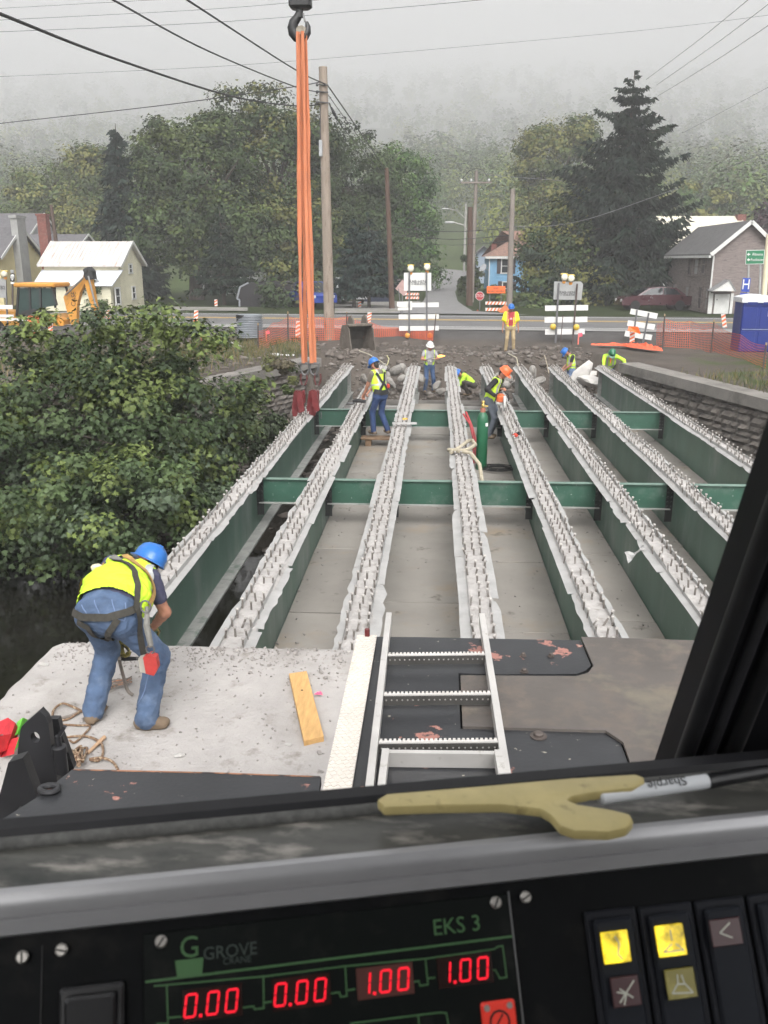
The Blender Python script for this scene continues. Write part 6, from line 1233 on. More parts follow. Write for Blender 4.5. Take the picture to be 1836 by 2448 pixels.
for x0, y0, x1, y1, Y, lab in ((617, 775, 617, 866, 33.1, 'dark fence stake at the left end of the netting'), (688, 747, 689, 838, 36.3, 'dark fence stake left of the slings'), (829, 747, 828, 790, 37.5, 'dark fence stake behind the bucket'), (1042, 752, 1036, 816, 37.1, 'leaning dark stake at the right end of the left netting'), (1589, 753, 1584, 837, 35.5, 'dark fence stake right of the tilted barricade'), (1707, 767, 1698, 851, 33.5, 'dark fence stake left of the portable toilet'), (1832, 822, 1818, 925, 28.7, 'nearest dark fence stake at the right edge')):
    a, b = P3(x1, y1, Y), P3(x0, y0, Y); t = thing('fence_stake', lab, 'stake', a, 0, 'fence stakes'); mb = MB(); mb.beam(Vector((0, 0, -.1)), b - a, .045, .035); mb.build('stake', rustpost, t); mb = MB(); mb.beam((b - a) * .97, (b - a) * 1.03, .05, .04); mb.build('painted_tip', M('tip_tan', (.32, .24, .14), rough=.8), t)
# heap of collapsed netting
rng = np.random.default_rng(5); pl_ = [P3(x, y, Y) for x, y, Y in ((1410, 829, 35.3), (1470, 826, 35.4), (1520, 830, 34.6), (1575, 836, 33.6))]
k = 60; u = np.linspace(0, 1, k); w_ = np.linspace(-1, 1, 14); U, W = np.meshgrid(u, w_); cx = np.interp(U, np.linspace(0, 1, 4), [p.x for p in pl_]); cy = np.interp(U, np.linspace(0, 1, 4), [p.y for p in pl_]); wid = np.interp(U, [0, .4, .75, 1], [.12, .3, .75, .4])
Z = .06 + .30 * vnoise(U * 22, W * 5, 1, 3, 3) * (1 - W ** 2) * np.interp(U, [0, .4, .8, 1], [.3, .5, 1.0, .5])
V = np.stack([cx + .1 * vnoise(U * 9, W * 3, 1, 8), cy + W * wid, Z + np.interp(U, [0, 1], [0.02, 0.0])], -1).reshape(-1, 3); i = np.arange(k * 14).reshape(14, k); f = np.stack([i[:-1, :-1], i[:-1, 1:], i[1:, 1:], i[1:, :-1]], -1).reshape(-1, 4)
tag(link('netting_heap', npmesh('netting_heap', V, f, M('net_heap', (.70, .12, .05), rough=.7, var=.35, scale=14, bump=.05, bs=22))), 'crumpled heap of bright orange netting behind the pit workers', 'netting')

# ================================================================= LOOSE SITE THINGS
# corrugated pipe standing on end
p = P3(598, 806, 38); t = thing('corrugated_pipe', 'upright corrugated steel pipe section with a black tar patch', 'pipe', p); prof = []; h = P3(598, 752, 38).z - p.z
mb = MB(); mb.lathe([(.56 + .03 * math.sin(i * math.pi / 3), i * h / 78) for i in range(79)] + [(.53, h)] + [(.53, 0.0)], n=40); mb.build('pipe_wall', M('galv_pipe', (.24, .26, .28), rough=.5, metal=.3, var=.1, scale=3), t, 'all')
mb = MB()
rk = random.Random(4)
for i in range(26):
    for j in range(16):
        a = R(150 + i * 4.2); z = h * (.62 + j * .024)
        if vnoise(np.array([i * .25]), np.array([j * .35]), 1, 6)[0] + (j - 8) * .02 > .46 and i < 12 + j: 
            a2 = a + R(4.2); r_ = .588; mb.quad((r_ * math.cos(a), r_ * math.sin(a), z), (r_ * math.cos(a2), r_ * math.sin(a2), z), (r_ * math.cos(a2), r_ * math.sin(a2), z + h * .024), (r_ * math.cos(a), r_ * math.sin(a), z + h * .024))
mb.build('tar_patch', M('tar', (.012, .012, .013), rough=.4), t)['kind'] = 'stuff'
# excavator bucket
bk = M('bucket_steel', (.105, .088, .072), rough=.75, var=.25, scale=4, col2=(.20, .17, .14), s2=6, lo=.55, hi=.7, bump=.006, bs=20)
p = P3(858, 842, 33.6); t = thing('excavator_bucket', 'rusty excavator bucket with teeth lying on the dirt bank', 'excavator bucket', p, R(34)); W_ = 1.05
side = [(-.62, .05), (-.50, .72), (-.35, 1.02), (-.05, 1.06), (.18, .92), (.42, .0), (.05, .0)]
for s, nm in ((-1, 'side_plate'), (1, 'side_plate')): mb = MB(); mb.prism([(q[0], q[1]) for q in side], (s * W_ / 2 - .02, 0, 0), (0, -1, 0), (0, 0, 1), (1, 0, 0), .04); mb.build(nm, bk, t)
mb = MB(); back = [(-.62, .05), (-.60, .45), (-.50, .78), (-.35, 1.02), (-.05, 1.06)]
for (a, b), (c, d) in zip(back[:-1], back[1:]): mb.quad((-W_ / 2, -a, b), (W_ / 2, -a, b), (W_ / 2, -c, d), (-W_ / 2, -c, d))
mb.quad((-W_ / 2, .62, .05), (W_ / 2, .62, .05), (W_ / 2, -.42, .02), (-W_ / 2, -.42, .02)); mb.build('shell', M('bucket_inside', (.05, .043, .036), rough=.85, var=.3, scale=5), t)
mb = MB(); mb.bev((0, -.05, 1.04), (W_ + .04, .22, .10), .02); mb.build('top_lip', bk, t)
for s in (-.3, .3): mb = MB(); mb.prism([(-.28, 0), (.2, 0), (.12, .26), (-.06, .36), (-.24, .2)], (s - .03, .12, 1.05), (0, 1, 0), (0, 0, 1), (1, 0, 0), .06); mb.build('ear', bk, t)
for i in range(5): mb = MB(); mb.bev((-W_ / 2 + .1 + i * .215, -.52, .04), (.11, .30, .08), .03, (R(4), 0, 0)); mb.build('tooth', M('tooth_worn', (.17, .15, .125), rough=.7, var=.2, scale=9), t)
# white plastic roll, boards, spoil, wires sticking up
a, b = P3(640, 851, 31.6), P3(704, 853, 31.4); mb = MB(); mb.tube([a, a.lerp(b, .3) + Vector((0, 0, .02)), a.lerp(b, .6), b], [.085, .10, .075, .09], 12); tag(mb.build('plastic_roll', M('white_plastic', (.62, .62, .64), rough=.5, var=.08), smooth=True), 'white plastic roll lying on the dirt above the left wall cap', 'plastic roll')
for (x0, y0, x1, y1, w_, lab, mt) in ((536, 815, 582, 833, .09, 'pale plank lying on rubble near the corrugated pipe', wb), (536, 824, 581, 842, .16, 'grey weathered board beside the pale plank', M('grey_board', (.20, .195, .19), rough=.9, var=.2, scale=3)), (425, 865, 500, 838, .30, 'tan plywood scrap behind the thicket top', M('tan_ply', (.38, .29, .19), rough=.85, var=.15, scale=2))):
    a, b = P3(x0, y0, 33), P3(x1, y1, 34); mb = MB(); mb.beam(a + Vector((0, 0, .05)), b + Vector((0, 0, .05)), w_, .04); tag(mb.build('board', mt), lab, 'board')
for i, (pts, lab, cl) in enumerate((([(858, 838), (880, 846), (905, 860), (925, 874)], 'bent pale wire from the bucket to the rubble', (.35, .32, .25)), ([(925, 850), (930, 858), (926, 872), (912, 880)], 'yellowish hooked wire standing in the rubble gap', (.42, .40, .22)), ([(1215, 845), (1235, 855), (1240, 880), (1238, 905)], 'bent reinforcing wire at the tip of the sixth girder', (.40, .37, .28)), ([(1290, 862), (1302, 850), (1308, 872), (1312, 892)], 'thin root-like wire curling from the pit face', (.30, .26, .20)))):
    mb = MB(); P = [P3(x, y, 31.2 - .3 * k) for k, (x, y) in enumerate(pts)]; mb.tube(P, .018, 6); tag(mb.build('loose_wire', M('loose_wire_%d' % i, cl, rough=.8, var=.1), smooth=True), lab, 'wire')
# rubble: bigger broken pieces are things, the rest is loose stuff
rub = M('rubble', (.23, .218, .20), rough=.95, var=.25, scale=3, col2=(.13, .115, .10), s2=3, lo=.52, hi=.66, bump=.02, bs=20, rnd=.3)
RM = [rock_mesh(20 + k, rub, 2, .3, (1, .9, .75)) for k in range(7)]; rk = random.Random(9)
big = [(905, 893, .26), (925, 900, .24), (945, 885, .30), (960, 880, .24), (905, 915, .2), (935, 915, .26), (892, 905, .22), (960, 905, .2), (978, 893, .26), (1008, 905, .2), (870, 905, .22), (920, 878, .2), (1045, 920, .24), (1055, 935, .2), (1190, 905, .26), (1205, 920, .3), (1215, 905, .22), (1232, 915, .2), (1185, 930, .22), (1260, 905, .3), (1275, 890, .26), (1290, 910, .24), (1340, 915, .2), (1500, 880, .2), (1170, 890, .2)]
ORDW = 'first second third fourth fifth sixth seventh eighth ninth tenth eleventh twelfth thirteenth fourteenth fifteenth sixteenth seventeenth eighteenth nineteenth twentieth'.split() + ['twenty-' + q for q in 'first second third fourth fifth sixth'.split()]
big.sort()
for i, (x, y, s) in enumerate(big):
    o = link('concrete_chunk', rk.choice(RM), None, P3(x, y, 30.6 - (y - 880) * .02), (rk.random() * 3, rk.random() * 3, rk.random() * 3)); o.scale = (s, s * .8, s * .8); tag(o, f'broken grey concrete chunk, {ORDW[i]} from the left in the rubble beyond the girder ends', 'rubble', 'concrete chunks in the rubble')
for x, y, Y, s, rot, lab in ((1392, 897, 30.3, (.42, .10, .62), (0, .35, .3), 'pale broken slab piece standing on edge beside the green-hatted worker'), (1415, 912, 30.0, (.60, .5, .22), (.1, .1, .5), 'large pale concrete lump behind the second girder from the right'), (1402, 893, 31.2, (.45, .35, .10), (.2, -.1, .2), 'flat grey stone in the dirt face of the pit')):
    o = link('slab_piece', rock_mesh(int(x), M('pale_break', (.50, .48, .455), rough=.9, var=.12, scale=3, bump=.01, bs=15), 2, .2, (1, 1, 1)), None, P3(x, y, Y), rot); o.scale = s; tag(o, lab, 'rubble')
mb = MB(); tm = [rock_mesh(40 + k, rub, 1, .3, (1, 1, .8)) for k in range(4)]
allv, allf, off = [], [], 0
tv = [(np.array([v.co[:] for v in m_.vertices]), np.array([p.vertices[:] for p in m_.polygons])) for m_ in tm]
rg = np.random.default_rng(6)
for _ in range(2600):
    X = rg.uniform(-4.1, 5.8); Y = rg.uniform(28.9, 33.4) if rg.random() < .8 else rg.uniform(29, 36)
    if X < -4.1: continue
    z = tz(X, Y); s = rg.uniform(.02, .08) * (2.4 if rg.random() < .12 else 1); v, f = tv[rg.integers(4)]; a = rg.random() * 6.28; ca, sa = math.cos(a), math.sin(a)
    v2 = v * np.array([s * rg.uniform(.7, 1.5), s, s * .8]); v2 = np.stack([v2[:, 0] * ca - v2[:, 1] * sa, v2[:, 0] * sa + v2[:, 1] * ca, v2[:, 2]], -1) + np.array([X, Y, z + s * .25]); allv.append(v2); allf.append(f + off); off += len(v)
for _ in range(1500):
    X, Y = rg.uniform(-7, 2), rg.uniform(16.5, 28)
    if rg.random() < .4: X, Y = rg.uniform(-18, -4.6), rg.uniform(25, 37)
    elif Y > bank_y(X) - .5: continue
    z = tz(X, Y); s = rg.uniform(.03, .2) * (.6 if X < -7 else 1); v, f = tv[rg.integers(4)]; v2 = v * np.array([s * 1.2, s, s * .6]) + np.array([X, Y, z + s * .1]); allv.append(v2); allf.append(f + off); off += len(v)
tag(link('loose_rubble', npmesh('loose_rubble', np.concatenate(allv), np.concatenate(allf), M('rubble_dirt', (.12, .102, .088), rough=.95, var=.35, scale=2, col2=(.26, .245, .225), s2=1.6, lo=.56, hi=.66, bump=.01, bs=20))), 'loose clods, stones and rubble over the pit and stream bank', 'rubble', kind='stuff')
# dry grass tufts on the bank top
rg = np.random.default_rng(8); P = []
for _ in range(8200):
    c = rg.integers(3); 
    if c == 0: X, Y = rg.uniform(-17, -4.3), rg.uniform(24.5, 33)
    elif c == 1: X, Y = rg.uniform(7.2, 13), rg.uniform(15, 27)
    else: X, Y = rg.uniform(-10, -5), rg.uniform(30, 37)
    if Y < bank_y(X) + .2: continue
    P.append((X, Y, tz(X, Y)))
P = np.array(P); n = len(P); a = rg.random(n) * 6.28; h = rg.uniform(.08, .35, n); d = np.stack([np.cos(a), np.sin(a), np.zeros(n)], -1) * .012; lean = np.stack([rg.normal(size=n) * .4, rg.normal(size=n) * .4, np.ones(n)], -1) * h[:, None]
V = np.stack([P - d, P + d, P + lean + d * .2, P + lean - d * .2], 1).reshape(-1, 3); F = np.arange(len(V)).reshape(-1, 4); cc = np.array([(.09, .095, .03), (.17, .13, .06), (.06, .075, .025)])[rg.integers(0, 3, n)]
tag(link('bank_grass', npmesh('bank_grass', V, F, leafm, col=np.repeat(cc, 4, 0))), 'thin dry grass tufts along the bank tops', 'grass', kind='stuff')

# ---- portable toilet at the right edge
pb = M('toilet_blue', (.006, .022, .17), rough=.45, var=.08, scale=3, spec=.4); pw = M('toilet_roof', (.62, .64, .66), rough=.4, var=.05)
a = P3(1766, 842, 33.6); t = thing('portable_toilet', 'blue portable toilet with white roof at the right edge', 'portable toilet', (a.x + .62, 34.2, a.z), R(-4)); hh = P3(1776, 722, 33.6).z - a.z
mb = MB(); mb.bev((0, 0, hh / 2), (1.2, 1.2, hh), .04); mb.build('cabin', pb, t)
for zz, hz_ in ((hh * .68, hh * .42), (hh * .24, hh * .36)):
    for dx in (-.31, .31): mb = MB(); mb.bev((dx, -.605, zz), (.52, .03, hz_), .012); mb.build('wall_panel', pb, t)
mb = MB(); mb.box((0, -.625, hh * .46), (1.1, .012, .02)); mb.build('panel_rail', M('rail_pale', (.3, .34, .45), rough=.5), t)
mb = MB(); pr = []; 
for i in range(9): x = -.66 + 1.32 * i / 8; pr.append((x, .16 + .10 * math.sin(math.pi * i / 8)))
mb.prism([(-.66, -.02)] + pr + [(.66, -.02)], (0, -.66, hh), (1, 0, 0), (0, 0, 1), (0, 1, 0), 1.32); mb.build('roof', pw, t)
for dx in (-.28, .28): mb = MB(); mb.prism([(-.2, 0), (.2, 0), (.17, .10), (-.17, .10)], (dx, -.668, hh - .1), (1, 0, 0), (0, 0, 1), (0, 1, 0), .02); mb.build('vent', pb, t)
mb = MB(); mb.bev((.45, -.64, hh * .8), (.28, .02, .3), .01); mb.build('notice', wb, t)
a, b = P3(1826, 712, 35), P3(1838, 560, 35); mb = MB(); mb.tube([a, b], .10, 10); tag(mb.build('cream_pipe', M('cream_pipe', (.62, .56, .40), rough=.5, var=.05), smooth=True), 'cream pipe rising above the portable toilet roof', 'pipe')

# ================================================================= VEHICLES
tyre = M('tyre', (.012, .012, .012), rough=.9, var=.1); rimm = M('rim', (.25, .25, .26), rough=.4, metal=.6, var=.1); cargl = M('car_glass', (.012, .015, .018), rough=.06, var=0, spec=.7)
def wheel(par, c, r, w_, axis='y'):
    rot = (R(90), 0, 0) if axis == 'y' else (0, R(90), 0); mb = MB(); mb.lathe([(r * .62, -w_ / 2), (r * .92, -w_ / 2), (r, -w_ * .35), (r, w_ * .35), (r * .92, w_ / 2), (r * .62, w_ / 2)], c, 20, rot); k = mb.build('wheel', tyre, par, True)
    mb = MB(); mb.lathe([(0.02, -w_ * .44), (r * .6, -w_ * .44), (r * .62, 0), (r * .6, w_ * .44), (.02, w_ * .44)], c, 16, rot); mb.build('rim', rimm, k, True)
def vehicle(name, label, cat, loc, rz, paint, prof, roof, L_w, wheels, r, glass=(), lights=(), extra=None):
    """prof: side outline (x along length, z) of the lower body; roof: outline of the cabin; width L_w"""
    t = thing(name, label, cat, loc, rz); h = L_w / 2
    mb = MB(); mb.prism(prof, (0, -h, 0), (1, 0, 0), (0, 0, 1), (0, 1, 0), L_w); mb.build('body', paint, t)
    k = len(roof); mb = MB(); cx = sum(q[0] for q in roof) / k
    A_s = [(q[0], -h * (.98 if q[1] < roof[0][1] + .05 else .82), q[1]) for q in roof]; B_s = [(q[0], -q2, q[2]) for q, q2 in zip(A_s, [p[1] for p in A_s])]
    B_s = [(p[0], -p[1], p[2]) for p in A_s]; mb.add(A_s + B_s, [tuple(range(k)), tuple(range(2 * k - 1, k - 1, -1))] + [(i, k + i, k + (i + 1) % k, (i + 1) % k) for i in range(k)]); mb.build('cabin', paint, t)
    for q in glass:
        for s in (-1, 1): mb = MB(); mb.add([(x, s * (h * (.98 - .16 * (z - roof[0][1]) / (max(p[1] for p in roof) - roof[0][1])) + .012), z) for x, z in q], [tuple(range(len(q)))]); mb.build('side_window', cargl, t)
    for (x0, z0), (x1, z1) in lights.get('screens', ()): mb = MB(); mb.add([(x0, -h * .86, z0), (x0, h * .86, z0), (x1, h * .74, z1), (x1, -h * .74, z1)], [(0, 1, 2, 3)]); mb.build('screen', cargl, t)
    for x in wheels:
        for s in (-1, 1): wheel(t, (x, s * (h - .08), r), r, .2)
    for (x, y, z, c) in lights.get('lamps', ()): mb = MB(); mb.bev((x, y, z), (.06, .26, .18), .02); mb.build('lamp', c, t)
    return t
tail = M('tail_red', (.25, .01, .01), rough=.3, var=0); headl = M('head_lamp', (.5, .5, .5), rough=.2, var=0)
car_prof = [(-2.25, .35), (-2.28, .62), (-2.1, .88), (-1.3, .95), (1.0, .95), (2.0, .82), (2.25, .62), (2.25, .32)]; car_roof = [(-1.75, .93), (-1.15, 1.38), (-.2, 1.46), (.55, 1.38), (1.3, .93)]
cw = [[(-1.45, .98), (-1.05, 1.32), (-.35, 1.39), (-.35, .98)], [(-.28, .98), (-.28, 1.39), (.45, 1.33), (1.05, .98)]]
def on_ground(x, y, Y): p = P3(x, y, Y); return (p.x, p.y, tz(p.x, p.y))
vehicle('parked_car', 'maroon sedan parked between the big spruce and the stone-clad house', 'car', on_ground(1560, 745, 57), R(184), M('maroon_paint_car', (.045, .008, .014), rough=.25, var=.1, coat=.5), car_prof, car_roof, 1.75, (-1.4, 1.4), .32, cw, {'screens': [((1.32, .97), (.58, 1.37)), ((-1.77, .97), (-1.17, 1.37))], 'lamps': [(2.24, -.6, .62, headl), (2.24, .6, .62, headl)]})
vehicle('parked_car', 'white car half hidden behind the roadside bush by the spruce', 'car', on_ground(1345, 738, 68), R(10), M('white_car_paint', (.55, .56, .57), rough=.25, var=.03, coat=.4), car_prof, car_roof, 1.75, (-1.4, 1.4), .32, cw, {'screens': [((1.32, .97), (.58, 1.37)), ((-1.77, .97), (-1.17, 1.37))]})
van_prof = [(-2.4, .4), (-2.42, 1.05), (-2.35, 1.1), (1.4, 1.1), (2.3, 1.0), (2.4, .8), (2.4, .38)]; van_roof = [(-2.35, 1.08), (-2.2, 1.78), (-1.9, 1.86), (.4, 1.86), (.8, 1.76), (1.5, 1.08)]
vehicle('parked_van', 'white van with dark windows parked behind the tall pole', 'van', on_ground(818, 733, 64), R(-62), M('white_car_paint', (.55, .56, .57)), van_prof, van_roof, 1.9, (-1.45, 1.5), .36, [[(-2.1, 1.15), (-2.0, 1.7), (-.9, 1.7), (-.9, 1.15)], [(-.8, 1.15), (-.8, 1.7), (.35, 1.7), (.35, 1.15)], [(.45, 1.15), (.45, 1.7), (.72, 1.66), (1.25, 1.15)]], {'screens': [((-2.37, 1.2), (-2.23, 1.74)), ((1.5, 1.12), (.83, 1.74))], 'lamps': [(-2.4, -.8, .95, tail), (-2.4, .8, .95, tail), (2.38, -.7, .75, headl), (2.38, .7, .75, headl)]})
vehicle('pickup_truck', 'blue pickup truck behind the slings on the far roadside', 'pickup truck', on_ground(742, 746, 58.5), R(-62), M('blue_truck_paint', (.008, .03, .20), rough=.3, var=.08, coat=.4), [(-2.6, .45), (-2.62, 1.0), (-.6, 1.02), (1.1, 1.05), (2.3, 1.0), (2.55, .85), (2.55, .42)], [(-.75, 1.0), (-.6, 1.62), (-.3, 1.7), (.5, 1.68), (1.2, 1.02)], 1.85, (-1.7, 1.6), .38, [[(-.55, 1.08), (-.48, 1.55), (.1, 1.58), (.1, 1.08)], [(.18, 1.08), (.18, 1.58), (.48, 1.56), (1.0, 1.08)]], {'screens': [((1.22, 1.05), (.52, 1.66))], 'lamps': [(2.54, -.65, .8, headl), (2.54, .65, .8, headl)]})
p = on_ground(906, 733, 66); t = thing('dumpster', 'dark navy dumpster beside the brown corner pole', 'dumpster', p); mb = MB(); mb.prism([(-1.05, 0), (1.05, 0), (1.15, .85), (-1.15, .85)], (0, -.5, 0), (1, 0, 0), (0, 0, 1), (0, 1, 0), 1.0); mb.build('bin', M('bin_navy', (.012, .018, .04), rough=.5), t); mb = MB(); mb.bev((0, 0, .9), (2.35, 1.1, .08), .02); mb.build('lid', M('bin_lid', (.02, .02, .025), rough=.5), t); mb = MB(); mb.box((.1, -.53, .55), (.28, .02, .2)); mb.build('sticker', wb, t)
# ---- yellow backhoe
yl = M('machine_yellow', (.52, .24, .035), rough=.45, var=.12, scale=3, col2=(.14, .09, .05), s2=5, lo=.62, hi=.72); dkm = M('machine_black', (.018, .018, .018), rough=.5, var=.2); cgl = M('cab_glass', (.035, .06, .055), rough=.08, var=.1, spec=.6)
YB = 41.0; g0 = P3(95, 792, YB); t = thing('backhoe', 'yellow backhoe loader with its digging arm folded up at the left', 'backhoe', (g0.x, YB, 0.1)); K = lambda x, y, dy=0: P3(x, y, YB) + Vector((0, dy, 0))
a, b = K(34, 676), K(133, 687); mb = MB(); mb.bev(((a.x + b.x) / 2, YB + .8, (a.z + b.z) / 2), (b.x - a.x, 1.9, a.z - b.z), .05); mb.build('cab_roof', yl, t, world=True)
for (x0, y0, x1, y1) in ((44, 687, 40, 757), (71, 687, 73, 757), (96, 687, 98, 740), (124, 687, 136, 730)):
    for dy in (0.0, 1.6): mb = MB(); mb.beam(K(x0, y0, dy), K(x1, y1, dy), .09, .09); mb.build('cab_post', dkm, t, world=True)
for q in ([(46, 689), (70, 689), (72, 752), (43, 752)], [(73, 689), (95, 689), (97, 740), (74, 752)], [(98, 689), (123, 689), (133, 730), (99, 736)]):
    P = [K(x, y, .03) for x, y in q]; mb = MB(); mb.add(P, [(0, 1, 2, 3)]); mb.build('cab_window', cgl, t, world=True)
a, b = K(0, 742), K(140, 775); mb = MB(); mb.prism([(p_.x, p_.z) for p_ in (K(-40, 742), K(30, 745), K(44, 757), K(128, 752), K(150, 765), K(150, 782), K(-40, 785))], (0, YB + .1, 0), (1, 0, 0), (0, 0, 1), (0, 1, 0), 1.4); mb.build('chassis', yl, t, world=True)
mb = MB(); P = [K(47, 757), K(55, 744), (K(80, 738)), K(108, 744), K(118, 760)]; mb.prism([(p_.x, p_.z) for p_ in P], (0, YB - .15, 0), (1, 0, 0), (0, 0, 1), (0, 1, 0), .5); mb.build('rear_fender', dkm, t, world=True)
c = K(78, 782) ; wheel(t, tuple(c - t.location + Vector((0, .05, 0))), .62, .45); c = K(-10, 786); wheel(t, tuple(c - t.location + Vector((0, .05, 0))), .42, .35)
def arm_plate(name, pts, dy, th, mat): mb = MB(); P = [K(x, y) for x, y in pts]; mb.prism([(p_.x, p_.z) for p_ in P], (0, YB + dy, 0), (1, 0, 0), (0, 0, 1), (0, 1, 0), th); return mb.build(name, mat, t, world=True)
arm_plate('boom', [(160, 778), (172, 776), (174, 730), (181, 700), (196, 672), (208, 664), (212, 650), (203, 641), (192, 648), (188, 664), (166, 682), (147, 700), (141, 712), (148, 740), (155, 760)], .5, .34, yl)
arm_plate('dipper_stick', [(191, 668), (209, 664), (214, 690), (222, 735), (236, 760), (234, 767), (226, 768), (210, 735), (200, 700)], .42, .30, yl)
arm_plate('boom_head', [(193, 642), (203, 638), (212, 648), (215, 668), (198, 670), (192, 660)], .38, .5, dkm)
for (q, r_) in (((150, 706, 194, 664), .05), ((205, 660, 222, 728), .05), ((221, 722, 232, 758), .04)): mb = MB(); mb.tube([K(q[0], q[1], .30), K(q[2], q[3], .30)], r_, 8); mb.build('ram', M('ram_chrome', (.3, .3, .3), metal=.8, rough=.3), t, True, world=True)
c = K(197, 647, .36); mb = MB(); mb.tube([c, c + Vector((0, -.05, 0))], .10, 12); mb.build('pivot', dkm, t, True, world=True)
o = text_mesh('CASE', .30, inkm, 'lettering', t, K(166, 716, .49) - Vector(t.location), (R(90), R(-84), 0), .003)
arm_plate('outrigger', [(118, 758), (132, 758), (150, 790), (140, 792)], .0, .25, yl)
p = P3(69, 810, 38.2); t = thing('traffic_drum', 'orange and white traffic drum by the backhoe, half hidden by leaves', 'traffic drum', (P3(84, 800, 38.2).x, 38.2, tz(-18, 38.2)))
mb = MB(); mb.lathe([(.30, 0), (.28, .25), (.24, .9), (.2, .95)], n=14); mb.build('drum', M('drum_orange', (.7, .14, .04), rough=.5), t, True); mb = MB(); mb.lathe([(.282, .30), (.268, .48)], n=14); mb.build('band', wb, t, True)
# ================================================================= PEOPLE
class SDF:
    """smooth union of tapered, optionally flattened capsules; turned into one continuous skin"""
    def __init__(s): s.p = []
    def cap(s, a, b, ra, rb, g, lat=None, k=1.0, blend=.035):
        s.p.append((np.array(a, float), np.array(b, float), ra, rb, g, None if lat is None else unit(np.array(lat, float)), k, blend)); return s
    def one(s, p, P):
        a, b, ra, rb, g, lat, k, bl = p; d = b - a
        if lat is not None:   # wide along lat by factor k
            sh = lambda q: q + (q @ lat)[..., None] * lat * (1 / k - 1) if q.ndim > 1 else q + lat * (q @ lat) * (1 / k - 1)
            Q = sh(P - a); d = sh(d)
        else: Q = P - a
        t = np.clip((Q @ d) / max(d @ d, 1e-9), 0, 1); return np.linalg.norm(Q - t[..., None] * d, axis=-1) - (ra + (rb - ra) * t)
    def val(s, P, groups=None, infl=0.0):
        D = np.full(P.shape[:-1], 9.0)
        for p in s.p:
            if groups and p[4] not in groups: continue
            D = smin(D, s.one(p, P) - infl, p[7])
        return D
    def nearest(s, P):
        best = np.full(len(P), 9.0); gi = np.zeros(len(P), int); names = sorted(set(p[4] for p in s.p))
        for p in s.p:
            d = s.one(p, P); m = d < best; best = np.where(m, d, best); gi = np.where(m, names.index(p[4]), gi)
        return gi, names
    def mesh(s, vox, groups=None, infl=0.0, wrinkle=0.0, seed=0):
        ps = [p for p in s.p if not groups or p[4] in groups]
        lo = np.min([np.minimum(p[0], p[1]) - max(p[2], p[3]) * max(1, p[6]) for p in ps], 0) - infl - .05; hi = np.max([np.maximum(p[0], p[1]) + max(p[2], p[3]) * max(1, p[6]) for p in ps], 0) + infl + .05
        n = np.ceil((hi - lo) / vox).astype(int) + 1; D = np.full(n, 9.0)
        ax = [lo[i] + np.arange(n[i]) * vox for i in range(3)]
        for p in ps:
            pad = max(p[2], p[3]) * max(1, p[6]) + infl + .07; a0 = np.clip(((np.minimum(p[0], p[1]) - pad - lo) / vox).astype(int), 0, n - 1); a1 = np.clip(((np.maximum(p[0], p[1]) + pad - lo) / vox).astype(int) + 2, 1, n)
            sl = tuple(slice(a0[i], a1[i]) for i in range(3)); P = np.stack(np.meshgrid(*[ax[i][sl[i]] for i in range(3)], indexing='ij'), -1)
            D[sl] = smin(D[sl], s.one(p, P) - infl, p[7])
        if wrinkle:
            X, Y, Z = np.meshgrid(*ax, indexing='ij'); D = D + wrinkle * (np.sin(X * 31 + 9 * np.sin(Z * 17 + seed)) * np.sin(Z * 41 + 7 * np.sin(Y * 23)) + .6 * np.sin(Y * 57 + Z * 33 + seed))
        return surface_net(D, lo, vox)
def smin(a, b, k):
    h = np.clip(.5 + .5 * (b - a) / k, 0, 1); return b * (1 - h) + a * h - k * h * (1 - h)
def surface_net(D, lo, vox):
    S = D < 0; nx_, ny_, nz_ = D.shape; c = np.zeros((nx_ - 1, ny_ - 1, nz_ - 1), int); cs = [(i, j, k) for i in (0, 1) for j in (0, 1) for k in (0, 1)]
    for i, j, k in cs: c += S[i:nx_ - 1 + i, j:ny_ - 1 + j, k:nz_ - 1 + k]
    idx = np.argwhere((c > 0) & (c < 8)); vid = -np.ones(c.shape, int); vid[tuple(idx.T)] = np.arange(len(idx))
    acc = np.zeros((len(idx), 3)); cnt = np.zeros(len(idx))
    for a in cs:
        for ax_ in range(3):
            if a[ax_]: continue
            b = list(a); b[ax_] = 1; da = D[tuple((idx + np.array(a)).T)]; db = D[tuple((idx + np.array(b)).T)]; m = (da < 0) != (db < 0)
            t = np.where(m, da / np.where(m, da - db, 1), 0); p = np.array(a, float) + (np.array(b) - np.array(a)) * t[:, None]; acc += p * m[:, None]; cnt += m
    V = lo + (idx + acc / cnt[:, None]) * vox; F = []
    for ax_ in range(3):
        u, w = [(1, 2), (2, 0), (0, 1)][ax_]; A = [slice(None)] * 3; Bq = [slice(None)] * 3; A[ax_] = slice(0, -1); Bq[ax_] = slice(1, None)
        sa, sb = S[tuple(A)], S[tuple(Bq)]; e = np.argwhere(sa != sb); e = e[(e[:, u] > 0) & (e[:, w] > 0) & (e[:, u] < D.shape[u] - 1) & (e[:, w] < D.shape[w] - 1)]
        o = np.zeros((4, 3), int); o[1, u] = -1; o[2, u] = -1; o[2, w] = -1; o[3, w] = -1
        q = np.stack([vid[tuple((e + k).T)] for k in o], 1); fl = sa[tuple(e.T)]; q[~fl] = q[~fl][:, ::-1]; F.append(q)
    return V, np.concatenate(F)
